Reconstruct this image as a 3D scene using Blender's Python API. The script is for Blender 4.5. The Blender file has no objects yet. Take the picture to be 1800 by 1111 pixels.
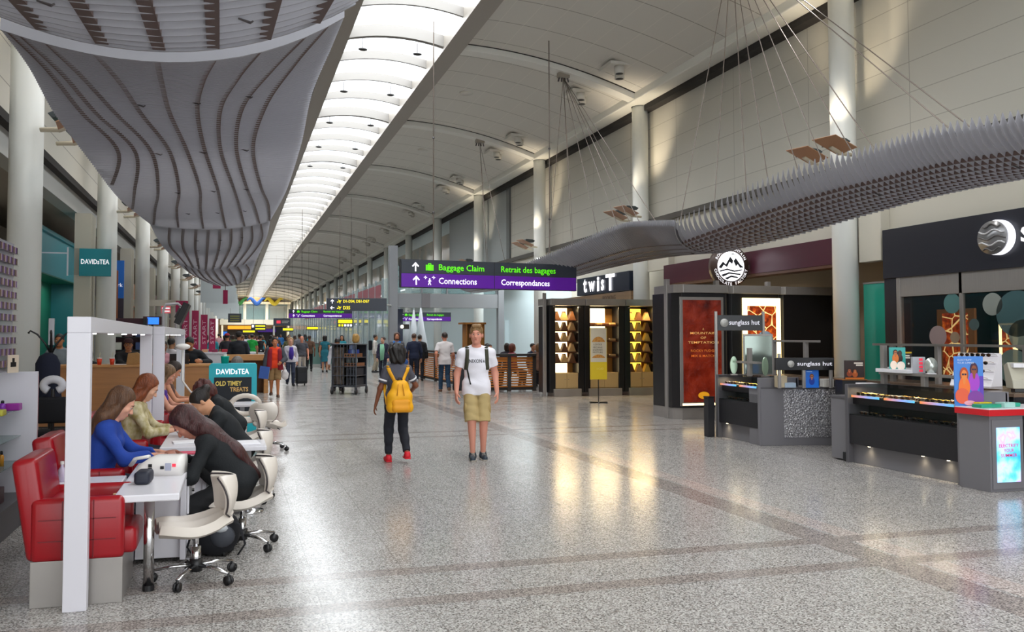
import bpy, bmesh, math, random
import numpy as np
from mathutils import Vector, Matrix, Quaternion
SC = bpy.context.scene
COL = SC.collection
random.seed(7)
R = math.radians
# ------------------------------------------------------------ camera
W_PX, H_PX, F_PX = 1800.0, 1111.0, 1470.0
cd = bpy.data.cameras.new('camera')
cam = bpy.data.objects.new('camera', cd); COL.objects.link(cam)
cd.sensor_fit = 'HORIZONTAL'; cd.sensor_width = 36.0; cd.lens = F_PX / W_PX * 36.0
cam.location = (0, 0, 1.6)
cam.rotation_euler = (R(90 + 2.26), 0, R(-15.0))
cd.shift_x = (900 - 803.9) / W_PX
cd.shift_y = -(555.5 - 533.0) / W_PX
cd.clip_end = 600
SC.camera = cam
# ------------------------------------------------------------ colour management
SC.view_settings.view_transform = 'Standard'
SC.view_settings.look = 'None'
SC.view_settings.gamma = 1.0
SC.view_settings.use_curve_mapping = False
SC.view_settings.exposure = 0.5
# ------------------------------------------------------------ world: pale overcast sky
wd = bpy.data.worlds.new('overcast_sky'); SC.world = wd; wd.use_nodes = True
bgn = wd.node_tree.nodes['Background']
bgn.inputs['Color'].default_value = (0.93, 0.97, 1.0, 1); bgn.inputs['Strength'].default_value = 1.85
SC.cycles.max_bounces = 7
SC.cycles.diffuse_bounces = 4
SC.cycles.glossy_bounces = 4
SC.cycles.transparent_max_bounces = 12
SC.cycles.use_denoising = True
SC.cycles.sample_clamp_indirect = 6.0
SC.cycles.caustics_reflective = False
SC.cycles.caustics_refractive = False

def area_light(name, loc, sx, sy, power, color=(1, 1, 1), rot=(0, 0, 0)):
    l = bpy.data.lights.new(name, 'AREA'); l.shape = 'RECTANGLE'; l.size = sx; l.size_y = sy
    l.energy = power; l.color = color
    o = bpy.data.objects.new(name, l); COL.objects.link(o); o.location = loc; o.rotation_euler = rot
    return o
# daylight coming down through the glazed roof strip (lights stand above the panes)
for y0, y1 in ((-5, 17), (17, 37), (37, 61), (61, 109), (109, 176)):
    area_light('roof_daylight', (4.05, (y0 + y1) / 2, 10.35), 5.0, y1 - y0, 56.0 * (y1 - y0), (0.95, 0.98, 1.0))
def spot(name, loc, target, power, color, angle=60, blend=0.8, radius=0.06):
    l = bpy.data.lights.new(name, 'SPOT'); l.energy = power; l.color = color
    l.spot_size = R(angle); l.spot_blend = blend; l.shadow_soft_size = radius
    o = bpy.data.objects.new(name, l); COL.objects.link(o); o.location = loc
    o.rotation_euler = (Vector(target) - Vector(loc)).to_track_quat('-Z', 'Y').to_euler()
    return o
def bulb(name, loc, power, color, radius=0.05):
    l = bpy.data.lights.new(name, 'POINT'); l.energy = power; l.color = color; l.shadow_soft_size = radius
    o = bpy.data.objects.new(name, l); COL.objects.link(o); o.location = loc
    return o
# ------------------------------------------------------------ materials
def lin(c):
    if isinstance(c, str):
        c = [int(c[i:i + 2], 16) / 255 for i in (0, 2, 4)]
    return tuple(x / 12.92 if x <= 0.04045 else ((x + 0.055) / 1.055) ** 2.4 for x in c)
MATS = {}
def M(name, col='808080', rough=0.5, metal=0.0, emit=0.0, ecol=None, alpha=1.0, trans=0.0, spec=None, noise=0.0, nscale=8.0,
      bump=0.0, bscale=60.0, stretch=(1, 1, 1), coat=0.0, col2=None):
    if name in MATS: return MATS[name]
    m = bpy.data.materials.new(name); m.use_nodes = True; MATS[name] = m
    nt = m.node_tree; b = nt.nodes['Principled BSDF']
    c = lin(col); b.inputs['Base Color'].default_value = (*c, 1)
    b.inputs['Roughness'].default_value = rough; b.inputs['Metallic'].default_value = metal
    if spec is not None: b.inputs['Specular IOR Level'].default_value = spec
    if coat: b.inputs['Coat Weight'].default_value = coat; b.inputs['Coat Roughness'].default_value = 0.08
    if trans: b.inputs['Transmission Weight'].default_value = trans
    if emit:
        b.inputs['Emission Color'].default_value = (*lin(ecol or col), 1); b.inputs['Emission Strength'].default_value = emit
    b.inputs['Alpha'].default_value = alpha
    if noise or bump:
        tc = nt.nodes.new('ShaderNodeTexCoord'); mp = nt.nodes.new('ShaderNodeMapping')
        mp.inputs['Scale'].default_value = stretch
        nt.links.new(tc.outputs['Object'], mp.inputs['Vector'])
    if noise:
        n = nt.nodes.new('ShaderNodeTexNoise'); n.inputs['Scale'].default_value = nscale; n.inputs['Detail'].default_value = 5
        nt.links.new(mp.outputs[0], n.inputs['Vector'])
        r = nt.nodes.new('ShaderNodeValToRGB'); r.color_ramp.elements[0].position = 0.3; r.color_ramp.elements[1].position = 0.7
        c2 = lin(col2) if col2 else c
        if col2:
            r.color_ramp.elements[0].color = (*c, 1); r.color_ramp.elements[1].color = (*c2, 1)
        else:
            r.color_ramp.elements[0].color = (*[x * (1 - noise) for x in c], 1); r.color_ramp.elements[1].color = (*[min(1, x * (1 + noise)) for x in c], 1)
        nt.links.new(n.outputs['Fac'], r.inputs['Fac']); nt.links.new(r.outputs['Color'], b.inputs['Base Color'])
    if bump:
        n2 = nt.nodes.new('ShaderNodeTexNoise'); n2.inputs['Scale'].default_value = bscale; n2.inputs['Detail'].default_value = 4
        nt.links.new(mp.outputs[0], n2.inputs['Vector'])
        bp = nt.nodes.new('ShaderNodeBump'); bp.inputs['Strength'].default_value = bump; bp.inputs['Distance'].default_value = 0.02
        nt.links.new(n2.outputs['Fac'], bp.inputs['Height']); nt.links.new(bp.outputs['Normal'], b.inputs['Normal'])
    return m

class NT:
    """small node-tree helper for the bigger materials"""
    def __init__(s, name):
        s.m = bpy.data.materials.new(name); s.m.use_nodes = True; MATS[name] = s.m
        s.nt = s.m.node_tree; s.b = s.nt.nodes['Principled BSDF']
        s.tc = s.nt.nodes.new('ShaderNodeTexCoord')
    def n(s, t, **kw):
        x = s.nt.nodes.new('ShaderNode' + t)
        for k, v in kw.items(): setattr(x, k, v)
        return x
    def l(s, a, b): s.nt.links.new(a, b)
    def math(s, op, a, b=None, c=None):
        x = s.n('Math', operation=op)
        for i, v in enumerate((a, b, c)):
            if v is None: continue
            if isinstance(v, (int, float)): x.inputs[i].default_value = v
            else: s.l(v, x.inputs[i])
        return x.outputs[0]
    def mix(s, fac, a, b):
        x = s.n('Mix', data_type='RGBA')
        for i, v in ((0, fac), (6, a), (7, b)):
            if isinstance(v, (int, float)): x.inputs[i].default_value = v
            elif isinstance(v, tuple): x.inputs[i].default_value = (*v, 1)
            else: s.l(v, x.inputs[i])
        return x.outputs[2]
    def xyz(s, out='Object'):
        x = s.n('SeparateXYZ'); s.l(s.tc.outputs[out], x.inputs[0]); return x.outputs
    def noise(s, scale, detail=4, vec=None, out='Fac'):
        x = s.n('TexNoise'); x.inputs['Scale'].default_value = scale; x.inputs['Detail'].default_value = detail
        s.l(vec or s.tc.outputs['Object'], x.inputs['Vector']); return x.outputs[out]
    def line(s, coord, period, width, offset=0.0):
        """1 on a line of the given width every period"""
        t = s.math('ADD', coord, offset); t = s.math('MODULO', s.math('ADD', t, period * 200), period)
        return s.math('LESS_THAN', t, width)
    def ramp(s, fac, stops, interp='LINEAR'):
        r = s.n('ValToRGB'); r.color_ramp.interpolation = interp
        e = r.color_ramp.elements
        while len(e) < len(stops): e.new(0.5)
        for i, (p, c) in enumerate(stops): e[i].position = p; e[i].color = (*c, 1)
        s.l(fac, r.inputs['Fac']); return r.outputs['Color']

# ------------------------------------------------------------ mesh helpers
def link(o): COL.objects.link(o); return o
def thing(name, label, cat, loc=(0, 0, 0), rotz=0.0, group=None):
    o = bpy.data.objects.new(name, None); link(o); o.location = loc; o.rotation_euler = (0, 0, rotz)
    o.empty_display_size = 0.1
    return tag(o, label, cat, group)
def tag(o, label, cat, group=None):
    o['label'] = label; o['category'] = cat
    if group: o['group'] = group
    return o
def struct(o): o['kind'] = 'structure'; return o

class MB:
    def __init__(s): s.v = []; s.f = []; s.mi = []; s.cur = 0; s.sm = []; s.smooth = False
    def add(s, vs, fs):
        k = len(s.v); s.v.extend([tuple(p) for p in vs])
        for f in fs: s.f.append([i + k for i in f]); s.mi.append(s.cur); s.sm.append(s.smooth)
        return s
    def m(s, i): s.cur = i; return s
    def sh(s, on=True): s.smooth = on; return s
    def box(s, lo, hi, rot=None, c=None, taper=None):
        x0, y0, z0 = lo; x1, y1, z1 = hi
        vs = [(x, y, z) for z in (z0, z1) for y in (y0, y1) for x in (x0, x1)]
        if taper:
            cx, cy = (x0 + x1) / 2, (y0 + y1) / 2
            vs = [(cx + (x - cx) * taper, cy + (y - cy) * taper, z) if z == z1 else (x, y, z) for x, y, z in vs]
        if rot is not None:
            c = Vector(c) if c is not None else Vector(((x0 + x1) / 2, (y0 + y1) / 2, (z0 + z1) / 2))
            vs = [tuple(rot @ (Vector(p) - c) + c) for p in vs]
        sm = s.smooth; s.smooth = False
        s.add(vs, [(0, 2, 3, 1), (4, 5, 7, 6), (0, 1, 5, 4), (2, 6, 7, 3), (0, 4, 6, 2), (1, 3, 7, 5)]); s.smooth = sm
        return s
    def bbox(s, lo, hi, r=0.01, n=3):
        """rounded box: rounded in plan and softened on the top and bottom edges"""
        x0, y0, z0 = lo; x1, y1, z1 = hi; r = min(r, (x1 - x0) / 2.01, (y1 - y0) / 2.01, (z1 - z0) / 2.01)
        rings = []
        prof = [(r * (1 - math.sin(a)), r * (1 - math.cos(a))) for a in [i * math.pi / 2 / n for i in range(n + 1)]]
        levels = [(d, z0 + h) for d, h in prof] + [(d, z1 - h) for d, h in reversed(prof)]
        for d, z in levels:
            ring = []
            rr = max(r - d, 1e-4) if d < r else 1e-4
            for cx, cy, a0 in ((x1 - r, y1 - r, 0), (x0 + r, y1 - r, 90), (x0 + r, y0 + r, 180), (x1 - r, y0 + r, 270)):
                for i in range(n + 1):
                    a = R(a0 + 90 * i / n); ring.append((cx + rr * math.cos(a), cy + rr * math.sin(a), z))
            rings.append(ring)
        return s.loft(rings)
    def loft(s, rings, cap=True, closed=True):
        n = len(rings[0]); vs = [p for r in rings for p in r]; fs = []
        for i in range(len(rings) - 1):
            for j in range(n if closed else n - 1):
                k = (j + 1) % n; fs.append((i * n + j, i * n + k, (i + 1) * n + k, (i + 1) * n + j))
        if cap and closed:
            fs.append(tuple(reversed(range(n)))); fs.append(tuple(range((len(rings) - 1) * n, len(rings) * n)))
        return s.add(vs, fs)
    def cyl(s, p0, p1, r0, r1=None, n=16, cap=True):
        r1 = r0 if r1 is None else r1
        return s.tube([p0, p1], [r0, r1], n, cap)
    def tube(s, path, r, n=10, cap=True, flat=None):
        P = [Vector(p) for p in path]; rs = r if isinstance(r, (list, tuple)) else [r] * len(P)
        rings = []; ref = None
        for i, p in enumerate(P):
            t = (P[min(i + 1, len(P) - 1)] - P[max(i - 1, 0)]).normalized()
            if ref is None:
                ref = Vector((0, 0, 1)) if abs(t.z) < 0.9 else Vector((1, 0, 0))
                a = t.cross(ref).normalized()
            else:
                a = (a - t * a.dot(t)).normalized()
            b = t.cross(a)
            fx, fy = flat if flat else (1, 1)
            rings.append([p + (a * math.cos(q) * fx + b * math.sin(q) * fy) * rs[i] for q in [2 * math.pi * k / n for k in range(n)]])
        return s.loft(rings, cap)
    def lathe(s, prof, c=(0, 0, 0), n=20, cap=True):
        return s.loft([[(c[0] + r * math.cos(2 * math.pi * k / n), c[1] + r * math.sin(2 * math.pi * k / n), c[2] + z) for k in range(n)] for r, z in prof], cap)
    def ball(s, c, r, n=12, mth=8):
        r = (r, r, r) if isinstance(r, (int, float)) else r
        rings = []
        for i in range(mth + 1):
            t = math.pi * i / mth; q = max(math.sin(t), 1e-3)
            rings.append([(c[0] + r[0] * q * math.cos(2 * math.pi * k / n), c[1] + r[1] * q * math.sin(2 * math.pi * k / n), c[2] - r[2] * math.cos(t)) for k in range(n)])
        return s.loft(rings)
    def prism(s, poly, axis, a, b):
        """poly: 2D outline; axis: extrusion axis"""
        def P(p, t): return {'x': (t, p[0], p[1]), 'y': (p[0], t, p[1]), 'z': (p[0], p[1], t)}[axis]
        n = len(poly)
        return s.loft([[P(p, a) for p in poly], [P(p, b) for p in poly]])
    def grid(s, rows):
        n = len(rows[0])
        return s.add([p for r in rows for p in r], [(i * n + j, i * n + j + 1, (i + 1) * n + j + 1, (i + 1) * n + j) for i in range(len(rows) - 1) for j in range(n - 1)])
    def quad(s, a, b, c, d): return s.add([a, b, c, d], [(0, 1, 2, 3)])
    def build(s, name, mats, parent=None, bevel=0.0, world=False, solid=0.0, fix=True):
        me = bpy.data.meshes.new(name)
        vs = s.v
        if world and parent is not None:
            q = parent; off = Vector((0, 0, 0))
            while q is not None: off += Vector(q.location); q = q.parent
            vs = [tuple(Vector(p) - off) for p in vs]
        me.from_pydata(vs, [], s.f)
        if fix:
            bm = bmesh.new(); bm.from_mesh(me); bmesh.ops.recalc_face_normals(bm, faces=bm.faces); bm.to_mesh(me); bm.free()
        me.polygons.foreach_set('material_index', s.mi)
        me.polygons.foreach_set('use_smooth', s.sm)
        for mt in (mats if isinstance(mats, (list, tuple)) else [mats]): me.materials.append(mt)
        o = bpy.data.objects.new(name, me); link(o)
        if parent is not None: o.parent = parent
        if bevel:
            md = o.modifiers.new('edge', 'BEVEL'); md.width = bevel; md.segments = 2; md.limit_method = 'ANGLE'; md.angle_limit = R(40)
        if solid:
            md = o.modifiers.new('thick', 'SOLIDIFY'); md.thickness = solid; md.offset = 0
        return o
def fbox(name, lo, hi, mat, parent=None, bevel=0.004, world=False):
    return MB().box(lo, hi).build(name, mat, parent, bevel, world)
def copy_tree(o, parent=None):
    c = o.copy(); link(c)
    if parent is not None: c.parent = parent
    for ch in o.children_list if hasattr(o, 'children_list') else [x for x in o.children]: copy_tree(ch, c)
    return c
def dup(o, loc, rotz=None, label=None, group=None):
    c = copy_tree(o); c.location = loc
    if rotz is not None: c.rotation_euler = (0, 0, rotz)
    if label: c['label'] = label
    if group: c['group'] = group
    return c
_fonts = {}
def text(s, name, origin, xdir, up, width=None, height=None, mat=None, parent=None, depth=0.003, align='CENTER', bold=0.0, world=False, maxw=None):
    """flat lettering; origin = middle (or left end) of the line, width/height of the finished line in metres"""
    cu = bpy.data.curves.new('t', 'FONT'); cu.body = s; cu.size = 1.0; cu.offset = bold; cu.resolution_u = 2
    ob = bpy.data.objects.new('t', cu); me0 = bpy.data.meshes.new_from_object(ob)
    co = np.empty(len(me0.vertices) * 3); me0.vertices.foreach_get('co', co); co = co.reshape(-1, 3)
    polys = [list(p.vertices) for p in me0.polygons]
    bpy.data.objects.remove(ob); bpy.data.curves.remove(cu); bpy.data.meshes.remove(me0)
    lo, hi = co.min(0), co.max(0); w, h = hi[0] - lo[0], hi[1] - lo[1]
    kx = width / w if width else None; ky = height / h if height else None
    kx = kx or ky; ky = ky or kx
    x = (co[:, 0] - lo[0]) * kx; y = (co[:, 1] - (lo[1] + hi[1]) / 2) * ky
    if align == 'CENTER': x = x - w * kx / 2
    X = np.array(xdir, float); X /= np.linalg.norm(X); U = np.array(up, float); U /= np.linalg.norm(U); N = np.cross(X, U)
    p = np.array(origin, float) + x[:, None] * X + y[:, None] * U + N * depth
    b = MB(); b.add([tuple(q) for q in p], polys)
    return b.build(name, mat, parent, world=world, fix=False)
EX, EY, EZ = (1, 0, 0), (0, 1, 0), (0, 0, 1)
# ============================================================ the hall
YN, YF = -5.0, 176.0          # the hall runs along +Y
CY = [5.10 + 8.03 * k for k in range(-1, 21)]     # column lines
def mat_floor():
    t = NT('granite_floor'); x, y, z = t.xyz()
    sp = t.noise(85, 3); sp2 = t.noise(30, 3)
    vo = t.n('TexVoronoi'); vo.inputs['Scale'].default_value = 105; t.l(t.tc.outputs['Object'], vo.inputs['Vector']); sv = t.n('SeparateColor'); t.l(vo.outputs['Color'], sv.inputs[0])
    sp = t.math('ADD', t.math('MULTIPLY', sv.outputs[0], 0.30), t.math('MULTIPLY', sp, 0.70))
    base = t.ramp(sp, [(0.35, lin('56524f')), (0.43, lin('908c88')), (0.54, lin('b0aca8')), (0.65, lin('cbc8c4'))])
    base = t.mix(t.math('MULTIPLY', t.math('GREATER_THAN', sp2, 0.60), 0.5), base, lin('8b807a'))
    dark = t.ramp(sp, [(0.36, lin('5a5350')), (0.5, lin('918883')), (0.66, lin('b0a7a1'))])
    pink = t.ramp(sp, [(0.36, lin('8d7b74')), (0.5, lin('c0aea4')), (0.66, lin('dccbc1'))])
    band = t.math('MAXIMUM', t.line(y, 8.03, 0.16, -4.93), t.line(y, 8.03, 0.16, -5.58))
    lng = t.math('MULTIPLY', t.math('GREATER_THAN', x, 4.36), t.math('LESS_THAN', x, 4.66))
    lng2 = t.math('MULTIPLY', t.math('GREATER_THAN', x, 4.70), t.math('LESS_THAN', x, 4.92))
    kio = t.math('GREATER_THAN', x, 7.30)
    c = t.mix(t.math('MULTIPLY', lng2, 0.45), base, pink)
    c = t.mix(t.math('MAXIMUM', band, lng), c, dark)
    c = t.mix(t.math('MULTIPLY', kio, 0.35), c, dark)
    jx = t.line(x, 0.62, 0.006, 0.1); jy = t.line(y, 0.62, 0.006, 0.05)
    c = t.mix(t.math('MULTIPLY', t.math('MAXIMUM', jx, jy), 0.45), c, lin('4a4643'))
    t.l(c, t.b.inputs['Base Color'])
    r = t.ramp(t.noise(2.2, 3), [(0.3, (0.15, 0.15, 0.15)), (0.7, (0.22, 0.22, 0.22))])
    t.l(r, t.b.inputs['Roughness'])
    t.b.inputs['Specular IOR Level'].default_value = 0.38
    return t.m
def mat_ceiling():
    t = NT('ceiling_panels'); x, y, z = t.xyz()
    a = t.line(y, 1.338, 0.028, -5.10 + 0.66); b = t.line(x, 0.62, 0.014)
    c = t.mix(t.math('MULTIPLY', a, 0.85), lin('cfccc4'), lin('827e74'))
    c = t.mix(t.math('MULTIPLY', b, 0.7), c, lin('e0dcd2'))
    t.l(c, t.b.inputs['Base Color']); t.b.inputs['Roughness'].default_value = 0.6
    return t.m
def mat_wall_panels():
    t = NT('wall_panels'); x, y, z = t.xyz()
    h = t.line(z, 0.545, 0.014, 0.1); v = t.line(y, 2.68, 0.016, -5.1 + 1.1)
    ln = t.math('MAXIMUM', h, v)
    c = t.mix(t.math('MULTIPLY', ln, 0.55), lin('c9c6bb'), lin('7d786e'))
    t.l(c, t.b.inputs['Base Color']); t.b.inputs['Roughness'].default_value = 0.55
    return t.m
def mat_wall_left():
    t = NT('wall_left_panels'); x, y, z = t.xyz()
    h = t.line(z, 0.62, 0.02, 0.1)
    c = t.mix(t.math('MULTIPLY', h, 0.6), lin('d6d2c6'), lin('5d5850'))
    t.l(c, t.b.inputs['Base Color']); t.b.inputs['Roughness'].default_value = 0.55
    return t.m
FLOOR, CEIL, WPAN, WLEFT = mat_floor(), mat_ceiling(), mat_wall_panels(), mat_wall_left()
CREAM = M('cream_paint', 'cfcabc', 0.55); WHITE_TRIM = M('white_trim', 'e2e2da', 0.45)
COLM = M('column_paint', 'e6e8e4', 0.4); GREYP = M('grey_panel', 'a9aaa6', 0.5); DARKG = M('dark_gap', '2b2826', 0.8)
PALE = M('pale_wall', 'd3e2e6', 0.4); RIBM = M('rib_paint', 'dcdbd4', 0.5); SOFF = M('soffit', '8d8478', 0.7)

struct(MB().quad((-15, YN, 0), (18, YN, 0), (18, YF, 0), (-15, YF, 0)).build('floor', FLOOR))
# curved ceilings either side of the glazed strip
def ceil_z(t):  # t 0 at the roof strip .. 1 at the eave
    return 9.30 + (8.36 - 9.30) * t + 0.34 * 4 * t * (1 - t) * (0.62 + 0.0 * t)
def ceil_pts(side, n=14, dz=0.0):
    x0, x1 = (5.75, 10.75) if side > 0 else (2.35, -2.65)
    return [(x0 + (x1 - x0) * i / n, ceil_z(i / n) + dz) for i in range(n + 1)]
for side, nm in ((1, 'ceiling_right'), (-1, 'ceiling_left')):
    pts = ceil_pts(side)
    lo = [(x, YN, z) for x, z in pts]; hi = [(x, YF, z) for x, z in pts]
    b = MB().sh(); b.grid([lo, hi]); struct(b.build(nm, CEIL))
    for k, y in enumerate(CY):
        b = MB(); rings = []
        for x, z in ceil_pts(side, 12):
            rings.append([(x, y - 0.19, z + 0.02), (x, y + 0.19, z + 0.02), (x, y + 0.19, z - 0.17), (x, y - 0.19, z - 0.17)])
        b.loft(rings); b.m(1)
        rings = [[(x, y - 0.235, z + 0.02), (x, y - 0.19, z + 0.02), (x, y - 0.19, z - 0.012), (x, y - 0.235, z - 0.012)] for x, z in ceil_pts(side, 12)]
        b.loft(rings)
        struct(b.build('trim_%d' % (k + (1 if side > 0 else 40)), [RIBM, DARKG]))
# eave beams, upper walls, ledges
for side in (1, -1):
    fx = (lambda x: x) if side > 0 else (lambda x: 8.1 - x)
    def bb(x0, x1, z0, z1, y0=YN, y1=YF):
        a, c = sorted((fx(x0), fx(x1))); return MB().box((a, y0, z0), (c, y1, z1))
    struct(bb(10.72, 11.22, 8.16, 8.50).build('trim_%d' % (80 + side), WHITE_TRIM, bevel=0.03))
    struct(bb(11.22, 11.50, 8.02, 8.5).build('trim_%d' % (84 + side), DARKG))
    wm = WPAN if side > 0 else WLEFT
    if side > 0:
        struct(bb(11.5, 11.7, 4.90, 8.4, YN, 34.0).build('wall_right', wm))
        struct(bb(11.5, 11.7, 4.90, 8.4, 34.4, 44.6).build('wall_right_grey', M('grey_wall_panel', '9fa5a6', 0.5)))
        struct(bb(11.42, 11.6, 4.90, 8.2, 34.0, 34.4).build('trim_90', M('joint_grey', '6d7071', 0.5)))
        struct(bb(11.5, 11.7, 7.3, 8.4, 44.6, YF).build('wall_right_head', PALE)); struct(bb(11.52, 11.6, 4.9, 7.3, 44.6, YF).build('window_60', M('glazing_reflect_tint', '8b9a9c', 0.08, noise=0.35, nscale=0.5, col2='b9aa98', spec=0.8)))  # warm reflections are painted into the glazing colour as tan noise
        struct(bb(11.38, 11.7, 4.78, 4.92, YN, 44).build('trim_91', M('ledge_dark', '55514b', 0.6)))
        struct(bb(11.5, 13.6, 4.6, 4.78).build('trim_92', CREAM))
        struct(bb(13.4, 13.6, 0, 4.6, YN, 30).build('wall_right_lower', CREAM))
        struct(bb(13.4, 13.6, 0, 4.6, 30, YF).build('wall_right_back', PALE))
    else:
        struct(bb(11.5, 11.7, 5.0, 8.4).build('wall_left', wm))
        struct(bb(11.45, 11.7, 4.86, 5.0).build('trim_93', DARKG))
        struct(bb(11.6, 11.9, 4.44, 4.9).build('trim_94', GREYP))
        struct(bb(11.9, 14.0, 4.44, 4.55).build('trim_95', SOFF))
        struct(bb(13.9, 14.1, 0, 4.5).build('wall_left_lower', M('left_back_wall', 'b3a893', 0.6)))
# frames of the glazed roof strip
struct(MB().box((5.28, YN, 9.12), (5.78, YF, 9.62)).build('trim_96', M('roof_frame', '9a938a', 0.5)))
struct(MB().box((2.32, YN, 9.12), (2.75, YF, 9.62)).build('trim_97', MATS['roof_frame']))
gl = NT('skylight_glass')
tr = gl.n('BsdfTransparent'); tr.inputs[0].default_value = (0.97, 0.985, 1, 1); gs = gl.n('BsdfGlossy'); gs.inputs['Roughness'].default_value = 0.1
mx = gl.n('MixShader'); mx.inputs[0].default_value = 0.05; gl.l(tr.outputs[0], mx.inputs[1]); gl.l(gs.outputs[0], mx.inputs[2])
gl.l(mx.outputs[0], gl.nt.nodes['Material Output'].inputs['Surface'])
def arch(t): return 9.45 + 0.16 * 4 * t * (1 - t)
for k in range(len(CY)):
    y0, y1 = CY[k], CY[k] + 8.03
    w = MB().grid([[(2.74 + 2.55 * i / 8, y, arch(i / 8) + 0.1) for i in range(9)] for y in (y0, y1)]).build('window_%d' % (k + 1), gl.m)
    struct(w)
    for q in range(4):
        y = y0 + q * 2.0075; h = 0.16 if q == 0 else 0.07; d = 0.24 if q == 0 else 0.17
        rings = [[(2.74 + 2.55 * i / 10, y + a, arch(i / 10) + c) for a, c in ((-h / 2, 0.06), (h / 2, 0.06), (h / 2, -d), (-h / 2, -d))] for i in range(11)]
        MB().loft(rings).build('roof_bar', M('roof_bar', '8b8782', 0.5), w)
# columns
def column(x, y, ztop, name='column'):
    b = MB().sh(); b.cyl((x, y, 0), (x, y, ztop), 0.225, n=28)
    b.lathe([(0.225, 0), (0.25, 0.0), (0.25, 0.05), (0.225, 0.05)], (x, y, ztop - 0.06), 28)
    return struct(b.build(name, COLM))
for y in CY:
    column(11.2 if abs(y - 21.16) < 0.1 else 11.0, y + (0.42 if abs(y - 21.16) < 0.1 else 0), 8.22)
    column(-2.9, y, 8.22)
# far end of the hall: end wall with a glazed bridge in front of it
struct(MB().box((-15, YF, 0), (18, YF + 0.3, 11)).build('wall_far', M('far_wall', 'b48a5a', 0.6, noise=0.35, nscale=0.6, stretch=(1, 1, 3))))
br = thing('footbridge', 'glazed footbridge crossing the far end of the hall', 'bridge', (4, 162, 0))
fbox('deck', (-6.4, -2, 3.7), (6.4, 2, 4.7), M('bridge_deck', 'a9aaa4', 0.6), br, 0.05)
g = MB().box((-6.4, -2, 4.7), (6.4, -1.9, 7.6)); g.build('glass_front', M('bridge_glass', '7d9aa0', 0.1, trans=0.0, alpha=0.45), br)
for i in range(4): fbox('post', (-6.2 + i * 4.0, -2.05, 4.7), (-5.7 + i * 4.0, -1.8, 7.6), M('bridge_post', 'd8d4c4', 0.5), br, 0)
for q in (-6.1, 5.9): fbox('support_pier', (q, -1.8, 0), (q + 0.3, 1.8, 3.7), M('bridge_post', 'd8d4c4', 0.5), br, 0)
fbox('inner_wall', (-6.3, 1.7, 4.7), (6.3, 1.9, 7.6), M('bridge_inner', '8aa0a6', 0.5, noise=0.4, nscale=0.7, col2='6a7078'), br, 0)
fbox('orange_wall', (2.6, -1.85, 4.8), (6.3, -1.7, 7.3), M('bridge_orange', 'b8782e', 0.5, emit=0.15), br, 0)
fbox('top_band', (-6.4, -2.1, 7.6), (6.4, 2, 8.0), M('bridge_band', 'e8d9b8', 0.5, emit=0.35), br, 0.05)
for i, c in enumerate(('3d8f4a', '2b5fae', 'd9c33a')):
    b = MB().sh(); cx = -3.2 + i * 3.2
    b.tube([(cx - 1.6 + 3.3 * q / 24, -2.4, 8.5 + 0.5 * math.sin(q * 0.36)) for q in range(25)], [0.1 + 0.28 * math.sin(math.pi * q / 24) for q in range(25)], 8, flat=(0.25, 1))
    o = b.build('hanging_ribbon', M('ribbon_' + c, c, 0.5)); o.location = (4, 161.5, -0.4)
    tag(o, ('green', 'blue', 'yellow')[i] + ' looping ribbon sculpture above the far footbridge', 'sculpture')
area_light('bridge_lamps', (4, 150, 7.4), 12, 14, 2600, (1, 0.9, 0.75))
for fy, (x, z, w, h, c, e, lb) in enumerate(((-1.0, 2.95, 5.5, 0.65, 'f09a2a', 1.0, 'long amber lit shop fascia under the far footbridge'), (-2.2, 1.3, 1.8, 1.2, '2a6fd0', 0.7, 'blue lit screen under the amber fascia far away'), (1.6, 1.5, 0.8, 1.6, 'd84a3a', 0.5, 'red lit poster under the far footbridge'), (4.2, 2.4, 4.0, 0.6, '4a2a8a', 0.3, 'purple band board under the far footbridge'), (3.4, 1.0, 2.2, 1.0, 'e8a04a', 0.6, 'warm lit shop opening under the purple band'), (7.6, 1.2, 2.6, 2.2, '3a3f4a', 0.0, 'dark shop opening at the glass wall side of the far footbridge'))):
    t = thing('far_shop_sign', lb, 'shop sign', (x, 165.5 + 1.3 * fy, z)); fbox('panel', (0, 0, 0), (w, 0.2, h), M('farsign_' + c, c, 0.5, emit=e), t); fbox('backing', (-0.1, 0.2, -z), (w + 0.1, 0.4, h + 0.1), M('farsign_back', '2e2a2c', 0.6), t)
# ============================================================ hanging slatted canopies
SLAT = M('slat_grey', 'a3a3ab', 0.5, metal=0.1); SLOTD = M('slot_shade', '5d4b47', 0.6); CLIP = M('clip_metal', '565254', 0.35, metal=0.7)
CABLE = M('cable_steel', '6d625a', 0.4, metal=0.6)
def catmull(P, s):
    n = len(P) - 1; x = min(max(s, 0), 0.99999) * n; i = int(x); t = x - i
    p0, p1, p2, p3 = P[max(i - 1, 0)], P[i], P[i + 1], P[min(i + 2, n)]
    return 0.5 * ((2 * p1) + (-p0 + p2) * t + (2 * p0 - 5 * p1 + 4 * p2 - p3) * t * t + (-p0 + 3 * p1 - 3 * p2 + p3) * t ** 3)
class Sheet:
    """a waving sheet through rows of (edge, middle, edge) points"""
    def __init__(s, rows): s.P = [np.array(r, float) for r in rows]
    def at(s, a, t):
        r = catmull(s.P, a); A, Mm, B = r
        c = 2 * Mm - 0.5 * (A + B)          # quadratic through the middle point
        return (1 - t) ** 2 * A + 2 * t * (1 - t) * c + t * t * B
    def length(s):
        q = [s.at(i / 30, 0.5) for i in range(31)]; return sum(np.linalg.norm(q[i + 1] - q[i]) for i in range(30))
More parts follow.
